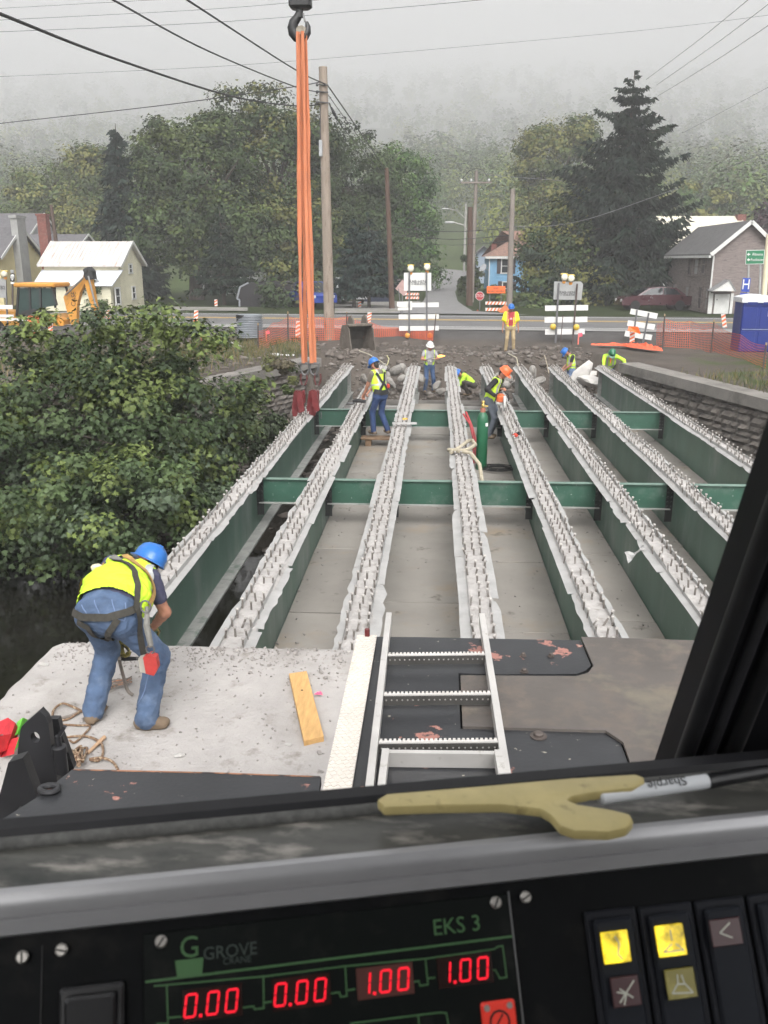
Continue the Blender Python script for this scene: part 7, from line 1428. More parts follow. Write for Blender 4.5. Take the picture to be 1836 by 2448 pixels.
def ik(a, c, l1, l2, pole):
    a, c, pole = Vector(a), Vector(c), Vector(pole); d = c - a; L = min(d.length, (l1 + l2) * .998); d.normalize(); c = a + d * L; x = (l1 * l1 - l2 * l2 + L * L) / (2 * L); h = math.sqrt(max(l1 * l1 - x * x, 0)); pv = pole - d * pole.dot(d); pv.normalize(); return a + d * x + pv * h, c
# one hand per grip, fingers along +x, palm towards -z, thumb on +y
def make_hand(curl):
    s = SDF(); s.cap((-.02, 0, 0), (.075, 0, -.004), .021, .019, 'h', (0, 1, 0), 1.75, .012)
    for j, (y, L) in enumerate(((.030, .072), (.010, .080), (-.011, .074), (-.031, .058))):
        p = np.array([.082, y, -.002]); a = 0.0
        for k, f in enumerate((.44, .31, .25)):
            a += curl * (.75, 1.05, .8)[k]; q = p + np.array([math.cos(a), (y * .25), -math.sin(a)]) * L * f; s.cap(p, q, .0098 - .0008 * k, .0090 - .0008 * k, 'h', blend=.004); p = q
    p = np.array([.022, .036, -.006]); q = p + np.array([.032, .026, -.014]); s.cap((.0, .018, -.003), p, .017, .013, 'h', blend=.012); s.cap(p, q, .0118, .0105, 'h', blend=.004); r_ = q + np.array([.028, .004 - .02 * curl, -.012 - .010 * curl]); s.cap(q, r_, .0100, .0088, 'h', blend=.004)
    return s.mesh(.0052)
HANDS = {'relaxed': make_hand(.38), 'grip': make_hand(.95)}
SKIN = M('skin', (.36, .17, .11), rough=.55, var=.12, scale=12, spec=.4); JEANS = M('blue_denim', (.062, .098, .170), rough=.9, var=.28, scale=7, col2=(.125, .17, .25), s2=5, lo=.52, hi=.72, bump=.004, bs=38); BOOT = M('work_boot', (.16, .115, .075), rough=.85, var=.2, scale=12); HAIR = M('dark_hair', (.018, .014, .011), rough=.8, var=.2)
def cloth(name, col, **k): return M(name, col, rough=.9, var=.18, scale=9, bump=.004, bs=30, **k)
HIVIS = M('hivis_lime', (.50, .74, .035), rough=.75, var=.07, scale=6, bump=.004, bs=22); HIVY = M('hivis_yellow', (.78, .74, .02), rough=.75, var=.07, scale=6, bump=.004, bs=22); SILV = M('reflective_silver', (.38, .39, .39), rough=.45, metal=.3, var=.1, scale=14); ORB = M('reflective_orange', (.66, .24, .10), rough=.6, var=.1)
def person(label, root, f, spec, mats, vox=.02, hat=None, vest=None, sc=1.0, sleeve='short', wr=.0022, seed=0, hair=True):
    """spec gives joints as vectors from root in a frame x=right, y=facing, z=up"""
    f = Vector(f).normalized(); r_ = f.cross(Vector((0, 0, 1))).normalized(); fr = Matrix((r_, f, Vector((0, 0, 1)))).transposed(); rz = math.atan2(-f.x, f.y)
    t = thing('person', label, 'person', root, rz, 'workers on site'); J = {k: Vector(v) * (1.0 if k[:4] in ('hand', 'foot') else sc) for k, v in spec.items() if not isinstance(v, (str, float))}
    lat = Vector((1, 0, 0)) if 'lat' not in spec else Vector(spec['lat']).normalized()
    pel, ch, nk, hd = J['pelvis'], J['chest'], J['neck'], J['head']; s = SDF(); g = {}
    hipL, hipR = pel - lat * .095 * sc + Vector((0, 0, -.03)), pel + lat * .095 * sc + Vector((0, 0, -.03)); slat = Vector(spec.get('slat', lat)).normalized()
    shL, shR = ch - slat * .185 * sc, ch + slat * .185 * sc; fat = spec.get('fat', 1.0) if isinstance(spec.get('fat', 1.0), float) else 1.0
    fat = mats.get('fat', 1.0); mid = pel.lerp(ch, .45)
    hf = mats.get('hip', fat); s.cap(hipL, hipR, .112 * hf, .112 * hf, 'trousers', blend=.06); s.cap(pel, pel.lerp(ch, .08), .112 * hf, .112 * hf, 'trousers', lat, 1.28, .05)
    s.cap(pel.lerp(ch, mats.get('waist', .2)), mid, .120 * fat, .124 * fat, 'shirt', lat, 1.30, .05); s.cap(mid, ch - (ch - mid) * .12, .122 * fat, .112, 'shirt', slat, 1.42, .05); s.cap(shL.lerp(ch, .12), shR.lerp(ch, .12), .066, .066, 'shirt', blend=.05)
    s.cap(ch, nk, .062, .054, 'skin', blend=.03)
    up = Vector(spec['hup']).normalized() if 'hup' in spec else (hd - nk).normalized(); fc = Vector(spec.get('face', (0, 1, 0))).normalized(); fc = (fc - up * fc.dot(up)).normalized(); sd_ = fc.cross(up)
    s.cap(hd - up * .035 * sc + fc * .015, hd + up * .035 * sc, .076 * sc, .090 * sc, 'skin', blend=.03); s.cap(hd - up * .085 * sc + fc * .045, hd - up * .07 * sc + fc * .05, .034, .036, 'skin', blend=.03)
    s.cap(hd - up * .012 + fc * .090, hd - up * .040 + fc * .108, .010, .014, 'skin', blend=.012)
    for q in (-1, 1): s.cap(hd + sd_ * q * .086 - up * .02, hd + sd_ * q * .090 - up * .045, .016, .012, 'skin', blend=.01)
    if hair: s.cap(hd - fc * .035 + up * .01, hd - fc * .045 - up * .05, .070, .060, 'hair', blend=.02)
    out = {}
    for q, sh, hp in (('L', shL, hipL), ('R', shR, hipR)):
        el, wrp = ik(sh, J['hand' + q], .285 * sc, .255 * sc, J.get('elbow' + q, Vector((-.3 if q == 'L' else .3, -.8, -.3))))
        su = .55 if sleeve == 'short' else 1.0; sm = sh.lerp(el, su)
        s.cap(sh, sm, .066, .058, 'sleeve' if 'sleeve' in mats else 'shirt', blend=.03)
        if sleeve == 'short': s.cap(sm, el, .047, .043, 'skin', blend=.015); s.cap(el, wrp, .044, .029, 'skin', blend=.02)
        else: s.cap(el, el.lerp(wrp, .9), .054, .042, 'sleeve' if 'sleeve' in mats else 'shirt', blend=.025); s.cap(el.lerp(wrp, .85), wrp, .03, .028, 'skin', blend=.01)
        kn, an = ik(hp, J['foot' + q] + Vector((0, 0, .085)), .42 * sc, .42 * sc, J.get('knee' + q, Vector((0, 1, 0))))
        lg = mats.get('leg', 1.0); s.cap(hp, kn, .092 * lg, .070 * lg, 'trousers', blend=.03); s.cap(kn, an, .070 * lg, .064 * lg, 'trousers', blend=.03)
        toe = Vector(spec.get('toe' + q, (0, 1, 0))).normalized(); ft = an - Vector((0, 0, .045)); s.cap(ft - toe * .05, ft + toe * .12, .042, .040, 'boot', toe.cross(Vector((0, 0, 1))), 1.15, .02); s.cap(an, ft, .046, .045, 'boot', blend=.02)
        out[q] = (el, wrp); out['leg' + q] = (hp, kn, an, toe)
    V, F = s.mesh(vox, wrinkle=wr, seed=seed); zc = V[:, 2].min()
    gi, names = s.nearest(V[F].mean(1)); order = [mats.get(n, {'skin': SKIN, 'trousers': JEANS, 'boot': BOOT, 'hair': HAIR}.get(n)) for n in names]; mlist = order
    allV, allF, allM = [V], [F], [gi]; off = len(V)
    for q in ('L', 'R'):
        el, wrp = out[q]; X = (wrp - el).normalized(); nrm = Vector(spec.get('palm' + q, (0, 0, -1))); Zv = -(nrm - X * nrm.dot(X)).normalized(); Yv = Zv.cross(X); hv, hf = HANDS[spec.get('grip' + q, 'relaxed')]; hv = hv * np.array([1, 1 if q == 'L' else -1, 1]) * 1.08 * sc
        # thumb side: left hand has it on +y of its own frame when the palm faces down
        Mx = np.array(Matrix((X, Yv, Zv)).transposed()); hv2 = hv @ Mx.T + np.array(wrp + X * .012); allV.append(hv2); allF.append((hf if q == 'L' else hf[:, ::-1]) + off); off += len(hv2); allM.append(np.full(len(hf), len(mlist)))
    mlist = mlist + [mats.get('hand', SKIN)]
    link('body', npmesh('body', np.concatenate(allV), np.concatenate(allF), mlist, smooth=True, mi=np.concatenate(allM)), t)
    if vest:
        s2 = SDF(); lo_ = vest.get('low', .16); s2.cap(pel.lerp(ch, lo_), mid, .122 * fat, .126 * fat, 'v', lat, 1.28, .05); s2.cap(mid, ch - (ch - mid) * .08, .126 * fat, .116, 'v', slat, 1.42, .05); s2.cap(shL.lerp(ch, .30), shR.lerp(ch, .30), .072, .072, 'v', blend=.05)
        if vest.get('sleeves'):
            for q, sh in (('L', shL), ('R', shR)): s2.cap(sh, sh.lerp(out[q][0], .75), .076, .082, 'v', blend=.03)
        V, F = s2.mesh(vox * .9, infl=.014, wrinkle=wr * 1.2, seed=seed + 3); C_ = V[F].mean(1); ax = np.array((ch - pel).normalized()); hgt_ = (C_ - np.array(pel)) @ ax / (ch - pel).length; l_ = (C_ - np.array(ch)) @ np.array(slat); fd = (C_ - np.array(ch)) @ np.array(slat.cross(Vector(ax)) * -1.0); front = np.array(Vector((0, 0, 1)).cross(slat)); front = np.array(slat.cross(Vector(ax))) ; fr_ = (C_ - np.array(mid)) @ front
        fsgn = 1 if Vector(front).dot(Vector((0, 1, 0))) > 0 else -1; fr_ = fr_ * fsgn
        keep = (hgt_ > lo_ - .06) & (hgt_ < 1.16); gap = vest.get('gap', .0); keep &= ~((fr_ > .02) & (np.abs(l_) < gap * (1 + .5 * np.clip(hgt_, 0, 1)))); keep &= ~((hgt_ > .93) & (np.abs(l_) < .075))
        mi = np.zeros(len(F), int)
        for b0, b1 in vest.get('bands', ()): mi[(hgt_ > b0) & (hgt_ < b1)] = 1
        if vest.get('braces'): mi[(np.abs(np.abs(l_) - vest['braces']) < .028) & (hgt_ > .3)] = 1
        vm = npmesh('vest', V, F[keep], [vest.get('mat', HIVIS), vest.get('band_mat', SILV)], smooth=True, mi=mi[keep]); link('vest', vm, t)
    if hat:
        hm = M('hat_' + hat[0], hat[1], rough=.3, var=.05, spec=.5); mb = MB(); R_ = .122 * sc; prof = [(R_ * 1.02, -.012), (R_ * 1.02, .0), (R_ * .99, .045), (R_ * .84, .088), (R_ * .55, .116), (R_ * .2, .128), (0.001, .130)]; Mh = Matrix((sd_, fc, up)).transposed().to_4x4(); c_ = hd + up * .045 * sc
        mb.lathe(prof, n=24); hv = [Vector((v[0] * .92, v[1] * 1.08, v[2])) for v in mb.v]; mb.v = hv
        n = 24; ring = []; 
        for i in range(n):
            a = 2 * math.pi * i / n; ext = hat[2] if len(hat) > 2 else (.012 + .055 * max(0, math.sin(a)) ** 2.2); ring.append((math.cos(a) * R_ * .92, math.sin(a) * R_ * 1.08, ext))
        o = len(mb.v); mb.v += [(x, y, -.006) for x, y, e in ring] + [(x * (1 + e / R_), y * (1 + e / R_), -.018) for x, y, e in ring] + [(x * (1 + e / R_), y * (1 + e / R_), -.023) for x, y, e in ring]
        for i in range(n):
            j = (i + 1) % n; mb.f += [(o + i, o + j, o + n + j, o + n + i), (o + n + i, o + n + j, o + 2 * n + j, o + 2 * n + i), (o + 2 * n + i, o + 2 * n + j, o + j, o + i)]; mb.mi += [0, 0, 0]
        mb.xf(Matrix.Translation(c_) @ Mh); h_ = mb.build('hard_hat', hm, t, True); h_.location = (0, 0, 0)
        mb = MB(); mb.box((0, R_ * .2, .118), (.03, R_ * 1.5, .02)); mb.xf(Matrix.Translation(c_) @ Mh); mb.build('hat_ridge', hm, h_)
    for q in (-1, 1):   # eyes
        mb = MB(); e = hd + fc * .084 * sc + sd_ * q * .032 + up * .008; mb.lathe([(.001, -.008), (.010, 0), (.001, .008)], e, 8); mb.build('eye', M('eye_dark', (.03, .025, .02), rough=.2, var=0), t, True)
    mb = MB(); e = hd + fc * .090 * sc - up * .062; mb.box(e, (.042, .012, .006), Matrix((sd_, fc, up)).transposed()); mb.build('mouth', M('lips', (.24, .09, .07), rough=.6, var=0), t)
    t2 = {'t': t, 'sdf': s, 'J': J, 'hands': out, 'fr': fr, 'root': Vector(root), 'hd': hd, 'up': up, 'fc': fc, 'shL': shL, 'shR': shR}
    return t2
def ribbon_on(pr, path, w_, mat, name, off=.014, par=None, steps=10, vest=.0):
    """strap that follows the body surface through the given points"""
    P = []
    for i in range(len(path) - 1):
        for k in range(steps): P.append(np.array(Vector(path[i]).lerp(Vector(path[i + 1]), k / steps)))
    P.append(np.array(path[-1], float)); P = np.array(P); s = pr['sdf']; e = .004; N_ = None
    for _ in range(6):
        d = s.val(P); N_ = unit(np.stack([s.val(P + np.eye(3)[i] * e) - s.val(P - np.eye(3)[i] * e) for i in range(3)], -1)); P = P - N_ * (d - off)[:, None]
    T = unit(np.gradient(P, axis=0)); B = unit(np.cross(N_, T)); mb = MB(); n = len(P)
    for i in range(n - 1):
        a, b, c, d = P[i] - B[i] * w_ / 2, P[i] + B[i] * w_ / 2, P[i + 1] + B[i + 1] * w_ / 2, P[i + 1] - B[i + 1] * w_ / 2; mb.quad(a, b, c, d)
        th = .005; mb.quad(a - N_[i] * th, b - N_[i] * th, c - N_[i + 1] * th, d - N_[i + 1] * th)
    return mb.build(name, mat, par or pr['t'])
def loc_of(root, f, p):
    f = Vector(f).normalized(); r_ = f.cross(Vector((0, 0, 1))).normalized(); d = Vector(p) - Vector(root); return Vector((d.dot(r_), d.dot(f), d.z))
HB, HW_, HO, HG = ('blue', (.02, .13, .42)), ('white', (.62, .62, .60), .035), ('orange', (.70, .13, .04)), ('green', (.012, .12, .06))
# ---- 1. bent worker on the slab, seen from behind
f1 = Vector((.28, 1, 0)); r1 = Vector((-2.20, 5.42, SLAB_Z)); L1 = lambda p: loc_of(r1, f1, p); F1 = Vector(f1).normalized()
fl, frr = L1(at(226, 1722, z=SLAB_Z)), L1(at(352, 1742, z=SLAB_Z)); 
spec = dict(pelvis=(-.02, -.06, .835), chest=L1(at(312, 1382, Y=5.84)), neck=L1(at(334, 1380, Y=6.0)), head=L1(at(338, 1372, Y=6.06)) + Vector((.02, .03, .012)), hup=(.25, .6, .75), face=(-1, .35, -.35), lat=(1, 0, .0), slat=(1, -.12, -.10), footL=fl, footR=frr, toeL=(-.25, 1, 0), toeR=(1.0, .45, 0), kneeL=(-.2, 1, 0), kneeR=(.35, 1, 0),
            handL=L1(at(286, 1540, Y=5.80)), elbowL=(-.3, .8, .1), handR=L1(at(366, 1500, Y=5.95)), elbowR=(1, -.3, .1), gripL='grip', gripR='grip', palmL=(.3, 0, -1))
NAVY = cloth('navy_shirt', (.052, .052, .095)); GLOVE = M('work_glove', (.20, .17, .05), rough=.9, var=.4, scale=20, col2=(.02, .02, .022), s2=14, lo=.5, hi=.55)
p1 = person('worker in lime vest, harness and blue hard hat bending over on the pale slab', r1, f1, spec, {'shirt': NAVY, 'fat': 1.42, 'hip': 1.24, 'leg': 1.22, 'waist': .30, 'hand': GLOVE, 'trousers': JEANS}, vox=.0115, hat=HB, vest=dict(low=.13, bands=[], mat=HIVIS), sc=1.05, wr=.0042)
dkw = M('harness_web', (.040, .037, .030), rough=.9, var=.25, scale=30); tanw = M('harness_tan', (.36, .22, .07), rough=.9, var=.2, scale=20); grw = M('harness_grey', (.16, .155, .145), rough=.9, var=.2, scale=20)
A1 = lambda x, y, Y: L1(at(x, y, Y=Y))
ribbon_on(p1, [A1(166, 1462, 5.28), A1(190, 1478, 5.2), A1(250, 1478, 5.15), A1(310, 1460, 5.2), A1(352, 1442, 5.35)], .052, dkw, 'hip_strap', .022)
ribbon_on(p1, [A1(185, 1486, 5.25), A1(205, 1505, 5.2), A1(240, 1518, 5.3), A1(252, 1515, 5.45)], .045, dkw, 'leg_strap', .022)
ribbon_on(p1, [A1(282, 1480, 5.2), A1(270, 1498, 5.25), A1(262, 1515, 5.42)], .045, dkw, 'leg_strap', .022)
ribbon_on(p1, [A1(278, 1346, 5.8), A1(292, 1380, 5.65), A1(312, 1412, 5.5), A1(326, 1450, 5.3), A1(335, 1500, 5.28), A1(346, 1590, 5.3)], .042, dkw, 'lanyard', .034)
ribbon_on(p1, [A1(300, 1340, 5.85), A1(322, 1375, 5.7), A1(340, 1420, 5.55), A1(352, 1445, 5.45)], .045, tanw, 'shoulder_strap', .030)
ribbon_on(p1, [A1(262, 1352, 5.85), A1(228, 1375, 5.75), A1(195, 1395, 5.6), A1(174, 1420, 5.5)], .045, tanw, 'shoulder_strap', .030)
ribbon_on(p1, [A1(275, 1340, 5.85), A1(283, 1352, 5.8), A1(290, 1372, 5.7)], .05, grw, 'dorsal_pad', .040)
for q in ([A1(340, 1338, 5.95), A1(365, 1348, 5.9), A1(356, 1372, 5.75), A1(366, 1400, 5.6), A1(366, 1415, 5.55)],): ribbon_on(p1, q, .055, SILV, 'reflective_strip', .018)
ribbon_on(p1, [A1(310, 1342, 5.92), A1(330, 1348, 5.88), A1(350, 1352, 5.86)], .045, SILV, 'reflective_strip', .018)
seamm = M('denim_seam', (.12, .17, .28), rough=.9, var=.2)
for q in ([A1(196, 1446, 5.3), A1(190, 1462, 5.2), A1(188, 1476, 5.15)], [A1(229, 1438, 5.3), A1(227, 1456, 5.2), A1(227, 1474, 5.15)], [A1(268, 1438, 5.3), A1(271, 1452, 5.2), A1(272, 1470, 5.15)], [A1(300, 1440, 5.3), A1(306, 1470, 5.2), A1(300, 1486, 5.2), A1(275, 1480, 5.15)], [A1(335, 1490, 5.3), A1(342, 1560, 5.3), A1(345, 1650, 5.33), A1(342, 1700, 5.35)]): ribbon_on(p1, q, .007, seamm, 'jeans_seam', .006)
q = at(231, 1357, Y=5.72) ; mb = MB(); mb.bev((0, 0, 0), (.085, .05, .055), .015, (0, R(-12), 0)); o = mb.build('harness_buckle', M('buckle_cream', (.55, .50, .36), rough=.6), p1['t']); o.location = L1(q)
# retractable block hanging at the hip
c = at(362, 1584, Y=5.24); t = thing('retractable_lifeline', 'red and grey self-retracting lifeline block hanging at the bent worker right hip', 'lifeline block', c)
mb = MB(); mb.prism([(-.035, -.07), (.02, -.085), (.05, -.03), (.045, .055), (.0, .075), (-.045, .05)], (0, -.03, 0), (1, 0, 0), (0, 0, 1), (0, 1, 0), .055); mb.build('case', M('block_red', (.38, .035, .03), rough=.5, var=.15, scale=20), t)
mb = MB(); mb.prism([(-.075, -.06), (-.035, -.07), (-.045, .05), (-.08, .04)], (0, -.028, 0), (1, 0, 0), (0, 0, 1), (0, 1, 0), .05); mb.build('case_edge', M('block_grey', (.30, .28, .24), rough=.6), t)
mb = MB(); mb.tube([Vector((-.0 + math.cos(i * R(30)) * .028, 0, .098 + math.sin(i * R(30)) * .03)) for i in range(12)], .007, 6, closed=True); mb.build('swivel_ring', steelg, t, True)
mb = MB(); tp = at(352, 1450, Y=5.30) - c; mb.tube([Vector((.0, 0, .12)), tp * .35 + Vector((.015, -.03, 0)), tp * .7 + Vector((.0, -.04, 0)), tp], [.012, .02, .024, .014], 8); mb.build('rope_lanyard', M('lanyard_grey', (.17, .165, .15), rough=.9, var=.2, scale=30), t, True)
mb = MB(); mb.tube([tp + Vector((math.cos(i * R(30)) * .035, -.03, .01 + math.sin(i * R(30)) * .045)) for i in range(12)], .007, 6, closed=True); mb.build('carabiner', steelg, t, True)
# the pick of cable he holds
c = at(296, 1574, Y=5.84); t = thing('cable_cutter', 'small black and steel cutting tool in the bent worker gloved hand', 'tool', c); mb = MB(); mb.tube([(-.10, 0, .02), (.0, 0, .0), (.09, .02, -.01)], [.018, .020, .014], 10); mb.build('grip', M('tool_black', (.012, .012, .014), rough=.5), t, True); mb = MB(); mb.tube([(.09, .02, -.01), (.16, .03, -.005)], .014, 10); mb.build('head', steelg, t, True)
def rope(label, pts, r, mat, cat='rope', z=None, name='rope', seed=0):
    P = [at(x, y, z=SLAB_Z + dz) for x, y, dz in pts]; out = []
    for i in range(len(P) - 1):
        p_1, p0, q1, q2 = P[max(i - 1, 0)], P[i], P[i + 1], P[min(i + 2, len(P) - 1)]
        for k in range(7): tt = k / 7; out.append(.5 * ((2 * p0) + (q1 - p_1) * tt + (2 * p_1 - 5 * p0 + 4 * q1 - q2) * tt * tt + (3 * p0 - p_1 - 3 * q1 + q2) * tt ** 3))
    mb = MB(); mb.tube(out, r, 7); o = mb.build(name, mat, smooth=True); tag(o, label, cat); return o
ropem = M('brown_rope', (.15, .09, .055), rough=.95, var=.35, scale=60, col2=(.36, .28, .19), s2=50, lo=.5, hi=.6); ropeo = M('orange_cord', (.42, .20, .11), rough=.9, var=.35, scale=40, col2=(.10, .09, .08), s2=60, lo=.5, hi=.55); hoseg = M('grey_cable', (.19, .165, .145), rough=.8, var=.2, scale=20)
rk = random.Random(3)
rope('looped brown rope at the left of the bent worker boots', [(205, 1705, .012), (175, 1690, .02), (150, 1682, .03), (130, 1695, .02), (126, 1712, .012), (140, 1722, .012), (165, 1718, .012), (195, 1700, .02), (206, 1712, .012)], .009, ropem)
rope('grey cable end lying through the brown rope loop', [(140, 1718, .012), (165, 1712, .012), (188, 1702, .012)], .011, hoseg, 'cable', name='cable')
rope('brown rope running along the slab from boot to the rope heap', [(146, 1732, .012), (185, 1734, .012), (215, 1736, .012), (200, 1756, .012), (178, 1775, .012), (165, 1768, .012)], .008, ropem)
pts = [(165 + 26 * math.cos(i * 1.9) + rk.uniform(-9, 9) + (i % 5) * 4, 1806 + 18 * math.sin(i * 2.3) + rk.uniform(-9, 9), .012 + .012 * (i % 6)) for i in range(30)]
rope('tangled heap of brown rope in front of the black deck plate', pts, .009, ropem); 
rope('brown rope loop curving right from the rope heap to a knot', [(160, 1762, .012), (205, 1760, .014), (240, 1775, .014), (246, 1800, .014), (236, 1818, .02), (215, 1815, .03), (245, 1812, .03), (270, 1822, .014), (283, 1842, .012)], .009, ropem)
for i in range(7): rope(['uppermost', 'second', 'third', 'fourth', 'fifth', 'sixth', 'lowest'][i] + ' frayed cord strand spread between the bent worker boots', [(246 + rk.uniform(-2, 6), 1658 - i * 3, .012), (270 + rk.uniform(-4, 4), 1644 - i * 3 + rk.uniform(-3, 3), .02), (298, 1636 - i * 2, .03), (316, 1628 - i * 1.4 + rk.uniform(-3, 3), .02)], .006, ropeo if i % 2 else hoseg, 'cord', name='cord')
rope('grey cable rising from the frayed cords to the worker hand', [(318, 1662, .012), (305, 1650, .05), (296, 1620, .16), (288, 1590, .30), (285, 1572, .42)], .013, hoseg, 'cable', name='cable')
a, b = at(210, 1800, z=SLAB_Z + .02), at(250, 1762, z=SLAB_Z + .02); mb = MB(); mb.tube([a, a.lerp(b, .5), b], [.011, .013, .015], 10); tag(mb.build('hammer_handle', M('handle_wood', (.40, .26, .16), rough=.7, var=.15, scale=9), smooth=True), 'bare wooden hammer handle lying by the rope heap', 'hammer handle')
# straps heaped behind the bracket
for k, (col, pts, lab) in enumerate((((.48, .02, .03), [(-10, 1745), (12, 1735), (30, 1748), (40, 1765), (20, 1775), (-10, 1780), (10, 1790), (40, 1782)], 'red lifting strap heaped behind the black bracket'), ((.16, .55, .06), [(32, 1770), (35, 1745), (48, 1735), (60, 1740), (52, 1762), (40, 1778)], 'green lifting strap folded behind the black bracket'))):
    mb = MB(); P = [at(x, y, z=SLAB_Z + .04 + .05 * (i % 3)) for i, (x, y) in enumerate(pts)]
    for a, b in zip(P[:-1], P[1:]): w_ = Vector((.0, .05, .035)); mb.quad(a - w_, b - w_, b + w_, a + w_)
    tag(mb.build('lifting_strap', M('strap_%d' % k, col, rough=.8, var=.2, scale=20)), lab, 'strap')
# timber offcut with pink ribbon
q = [at(x, y, z=SLAB_Z + .045) for x, y in ((691, 1610), (733, 1604), (774, 1760), (727, 1771))]; c = sum(q, Vector()) / 4; t = thing('timber_offcut', 'short golden timber offcut with a bolt hole lying on the slab', 'timber', (c.x, c.y, SLAB_Z))
mb = MB(); mb.prism([(p.x, p.y) for p in q], (0, 0, SLAB_Z + .004), (1, 0, 0), (0, 1, 0), (0, 0, 1), .041); mb.build('plank', M('golden_timber', (.52, .31, .12), rough=.7, var=.18, scale=2.5, wood=(14, 2, 14), col2=(.26, .15, .07), s2=4, lo=.62, hi=.72), t, world=True)
h = at(722, 1650, z=SLAB_Z + .046); mb = MB(); mb.lathe([(.009, 0), (.009, .001)], h, 10); mb.build('bolt_hole', M('slot_dark', (.01, .01, .01)), t, world=True)
a = at(750, 1660, z=SLAB_Z + .02); mb = MB()
for dx, dy, s_ in ((.05, .012, .02), (.055, -.012, .018), (.03, .0, .03)): mb.add([a + Vector((0, 0, .0)), a + Vector((dx, dy - s_ / 2, .012)), a + Vector((dx + .02, dy, .0)), a + Vector((dx, dy + s_ / 2, .018))], [(0, 1, 2, 3)])
tag(mb.build('ribbon_scrap', M('pink_ribbon', (.80, .10, .22), rough=.5, var=.05)), 'scrap of pink ribbon caught beside the timber offcut', 'ribbon')
# ---- 2. harnessed worker at the second girder, seen from behind
rt2 = at(909, 1036, Y=19.55); f2 = Vector((-.75, .65, 0)); L2 = lambda p: loc_of(rt2, f2, p)
spec = dict(pelvis=(0, 0, .90), chest=(0.02, .10, 1.38), neck=(0.02, .14, 1.47), head=(.02, .20, 1.56), face=(0, 1, -.55), footL=L2(at(893, 1038, Y=19.55)), footR=L2(at(927, 1036, Y=19.55)), toeL=(0, 1, 0), toeR=(.3, 1, 0), handL=L2(at(866, 955, Y=19.7)), handR=L2(at(866, 958, Y=19.5)), elbowL=(-.6, -.4, -.3), elbowR=(.6, -.5, -.3), gripL='grip', gripR='grip')
GREYT = cloth('grey_brown_tee', (.14, .12, .10))
p2 = person('worker in harness and blue hard hat standing at the second girder with a tool', rt2, f2, spec, {'shirt': GREYT, 'trousers': M('dark_denim', (.022, .045, .12), rough=.9, var=.25, scale=8, bump=.003, bs=40)}, hat=HB, vest=dict(low=.2, bands=[(.42, .50)], braces=.11), seed=2)
hb_ = M('harness_black', (.012, .012, .013), rough=.8, var=.2)
ribbon_on(p2, [(-.15, -.06, 1.42), (-.05, -.2, 1.25), (.08, -.2, 1.1), (.16, -.1, .98)], .06, hb_, 'harness_strap', .03); ribbon_on(p2, [(.15, -.06, 1.42), (.05, -.2, 1.25), (-.08, -.2, 1.1), (-.16, -.1, .98)], .06, hb_, 'harness_strap', .03); ribbon_on(p2, [(-.17, .0, .98), (-.10, -.16, .97), (.10, -.16, .97), (.17, .0, .98)], .11, hb_, 'tool_belt', .03)
mb = MB(); mb.bev((.20, -.06, 1.08), (.07, .07, .11), .02); mb.build('red_pouch', M('pouch_red', (.45, .05, .03), rough=.6), p2['t'])
c = at(862, 962, Y=19.45); t = thing('grinder', 'dark hand grinder held over the second girder by the harnessed worker', 'power tool', c); mb = MB(); mb.tube([(-.18, 0, .03), (-.05, 0, .04), (.12, 0, .02)], [.03, .045, .035], 10); mb.build('motor', hb_, t, True); mb = MB(); mb.lathe([(.09, -.012), (.09, .012)], (-.22, 0, -.02), 16); mb.build('disc', steelg, t, True)
a, b = at(868, 1044, Y=19.5), at(960, 1042, Y=19.5); mb = MB(); mb.bev(((a.x + b.x) / 2, 19.55, a.z - .03), (b.x - a.x + .1, .32, .05), .008); tag(mb.build('plank', M('plank_brown', (.20, .13, .08), rough=.85, var=.25, scale=3)), 'brown plank under the harnessed worker boots', 'plank')
for s in (a.x + .12, b.x - .1): mb = MB(); mb.bev((s, 19.55, (a.z - .055 - .83) / 2), (.14, .25, abs(a.z - .055 + .83)), .01); tag(mb.build('timber_block', M('plank_brown', (.2, .13, .08))), ('left' if s < b.x - .2 else 'right') + ' timber block propping the plank under the harnessed worker', 'timber block')
# ---- 3. white-hatted worker with the torch
rt3 = at(1025, 937, Y=30.3); f3 = Vector((.25, -1, 0)); L3 = lambda p: loc_of(rt3, f3, p)
spec = dict(pelvis=(0, 0, .92), chest=(0, .02, 1.40), neck=(0, .06, 1.50), head=(0, .10, 1.60), face=(0, 1, -.35), footL=(-.17, .0, 0), footR=(.15, .05, 0), toeL=(-.4, 1, 0), toeR=(.3, 1, 0), handL=(-.10, .36, 1.18), handR=(.12, .34, 1.14), elbowL=(-.8, -.3, -.4), elbowR=(.8, -.3, -.4), gripL='grip', gripR='grip', palmL=(0, -.3, 1), palmR=(0, -.3, -1))
p3 = person('worker in white hard hat cutting with a flaming torch between the far girder ends', rt3, f3, spec, {'shirt': cloth('light_grey_tee', (.28, .28, .30)), 'trousers': M('mid_denim', (.035, .07, .15), rough=.9, var=.25, scale=8), 'hand': M('grey_glove', (.28, .27, .25), rough=.9)}, hat=HW_, vest=dict(low=.12, bands=[(.3, .38)], gap=.085, braces=.12), seed=3)
mb = MB(); mb.box(p3['hd'] + p3['fc'] * .095 + p3['up'] * .01, (.13, .03, .04)); mb.build('sunglasses', M('slot_dark', (.01, .01, .01)), p3['t'])
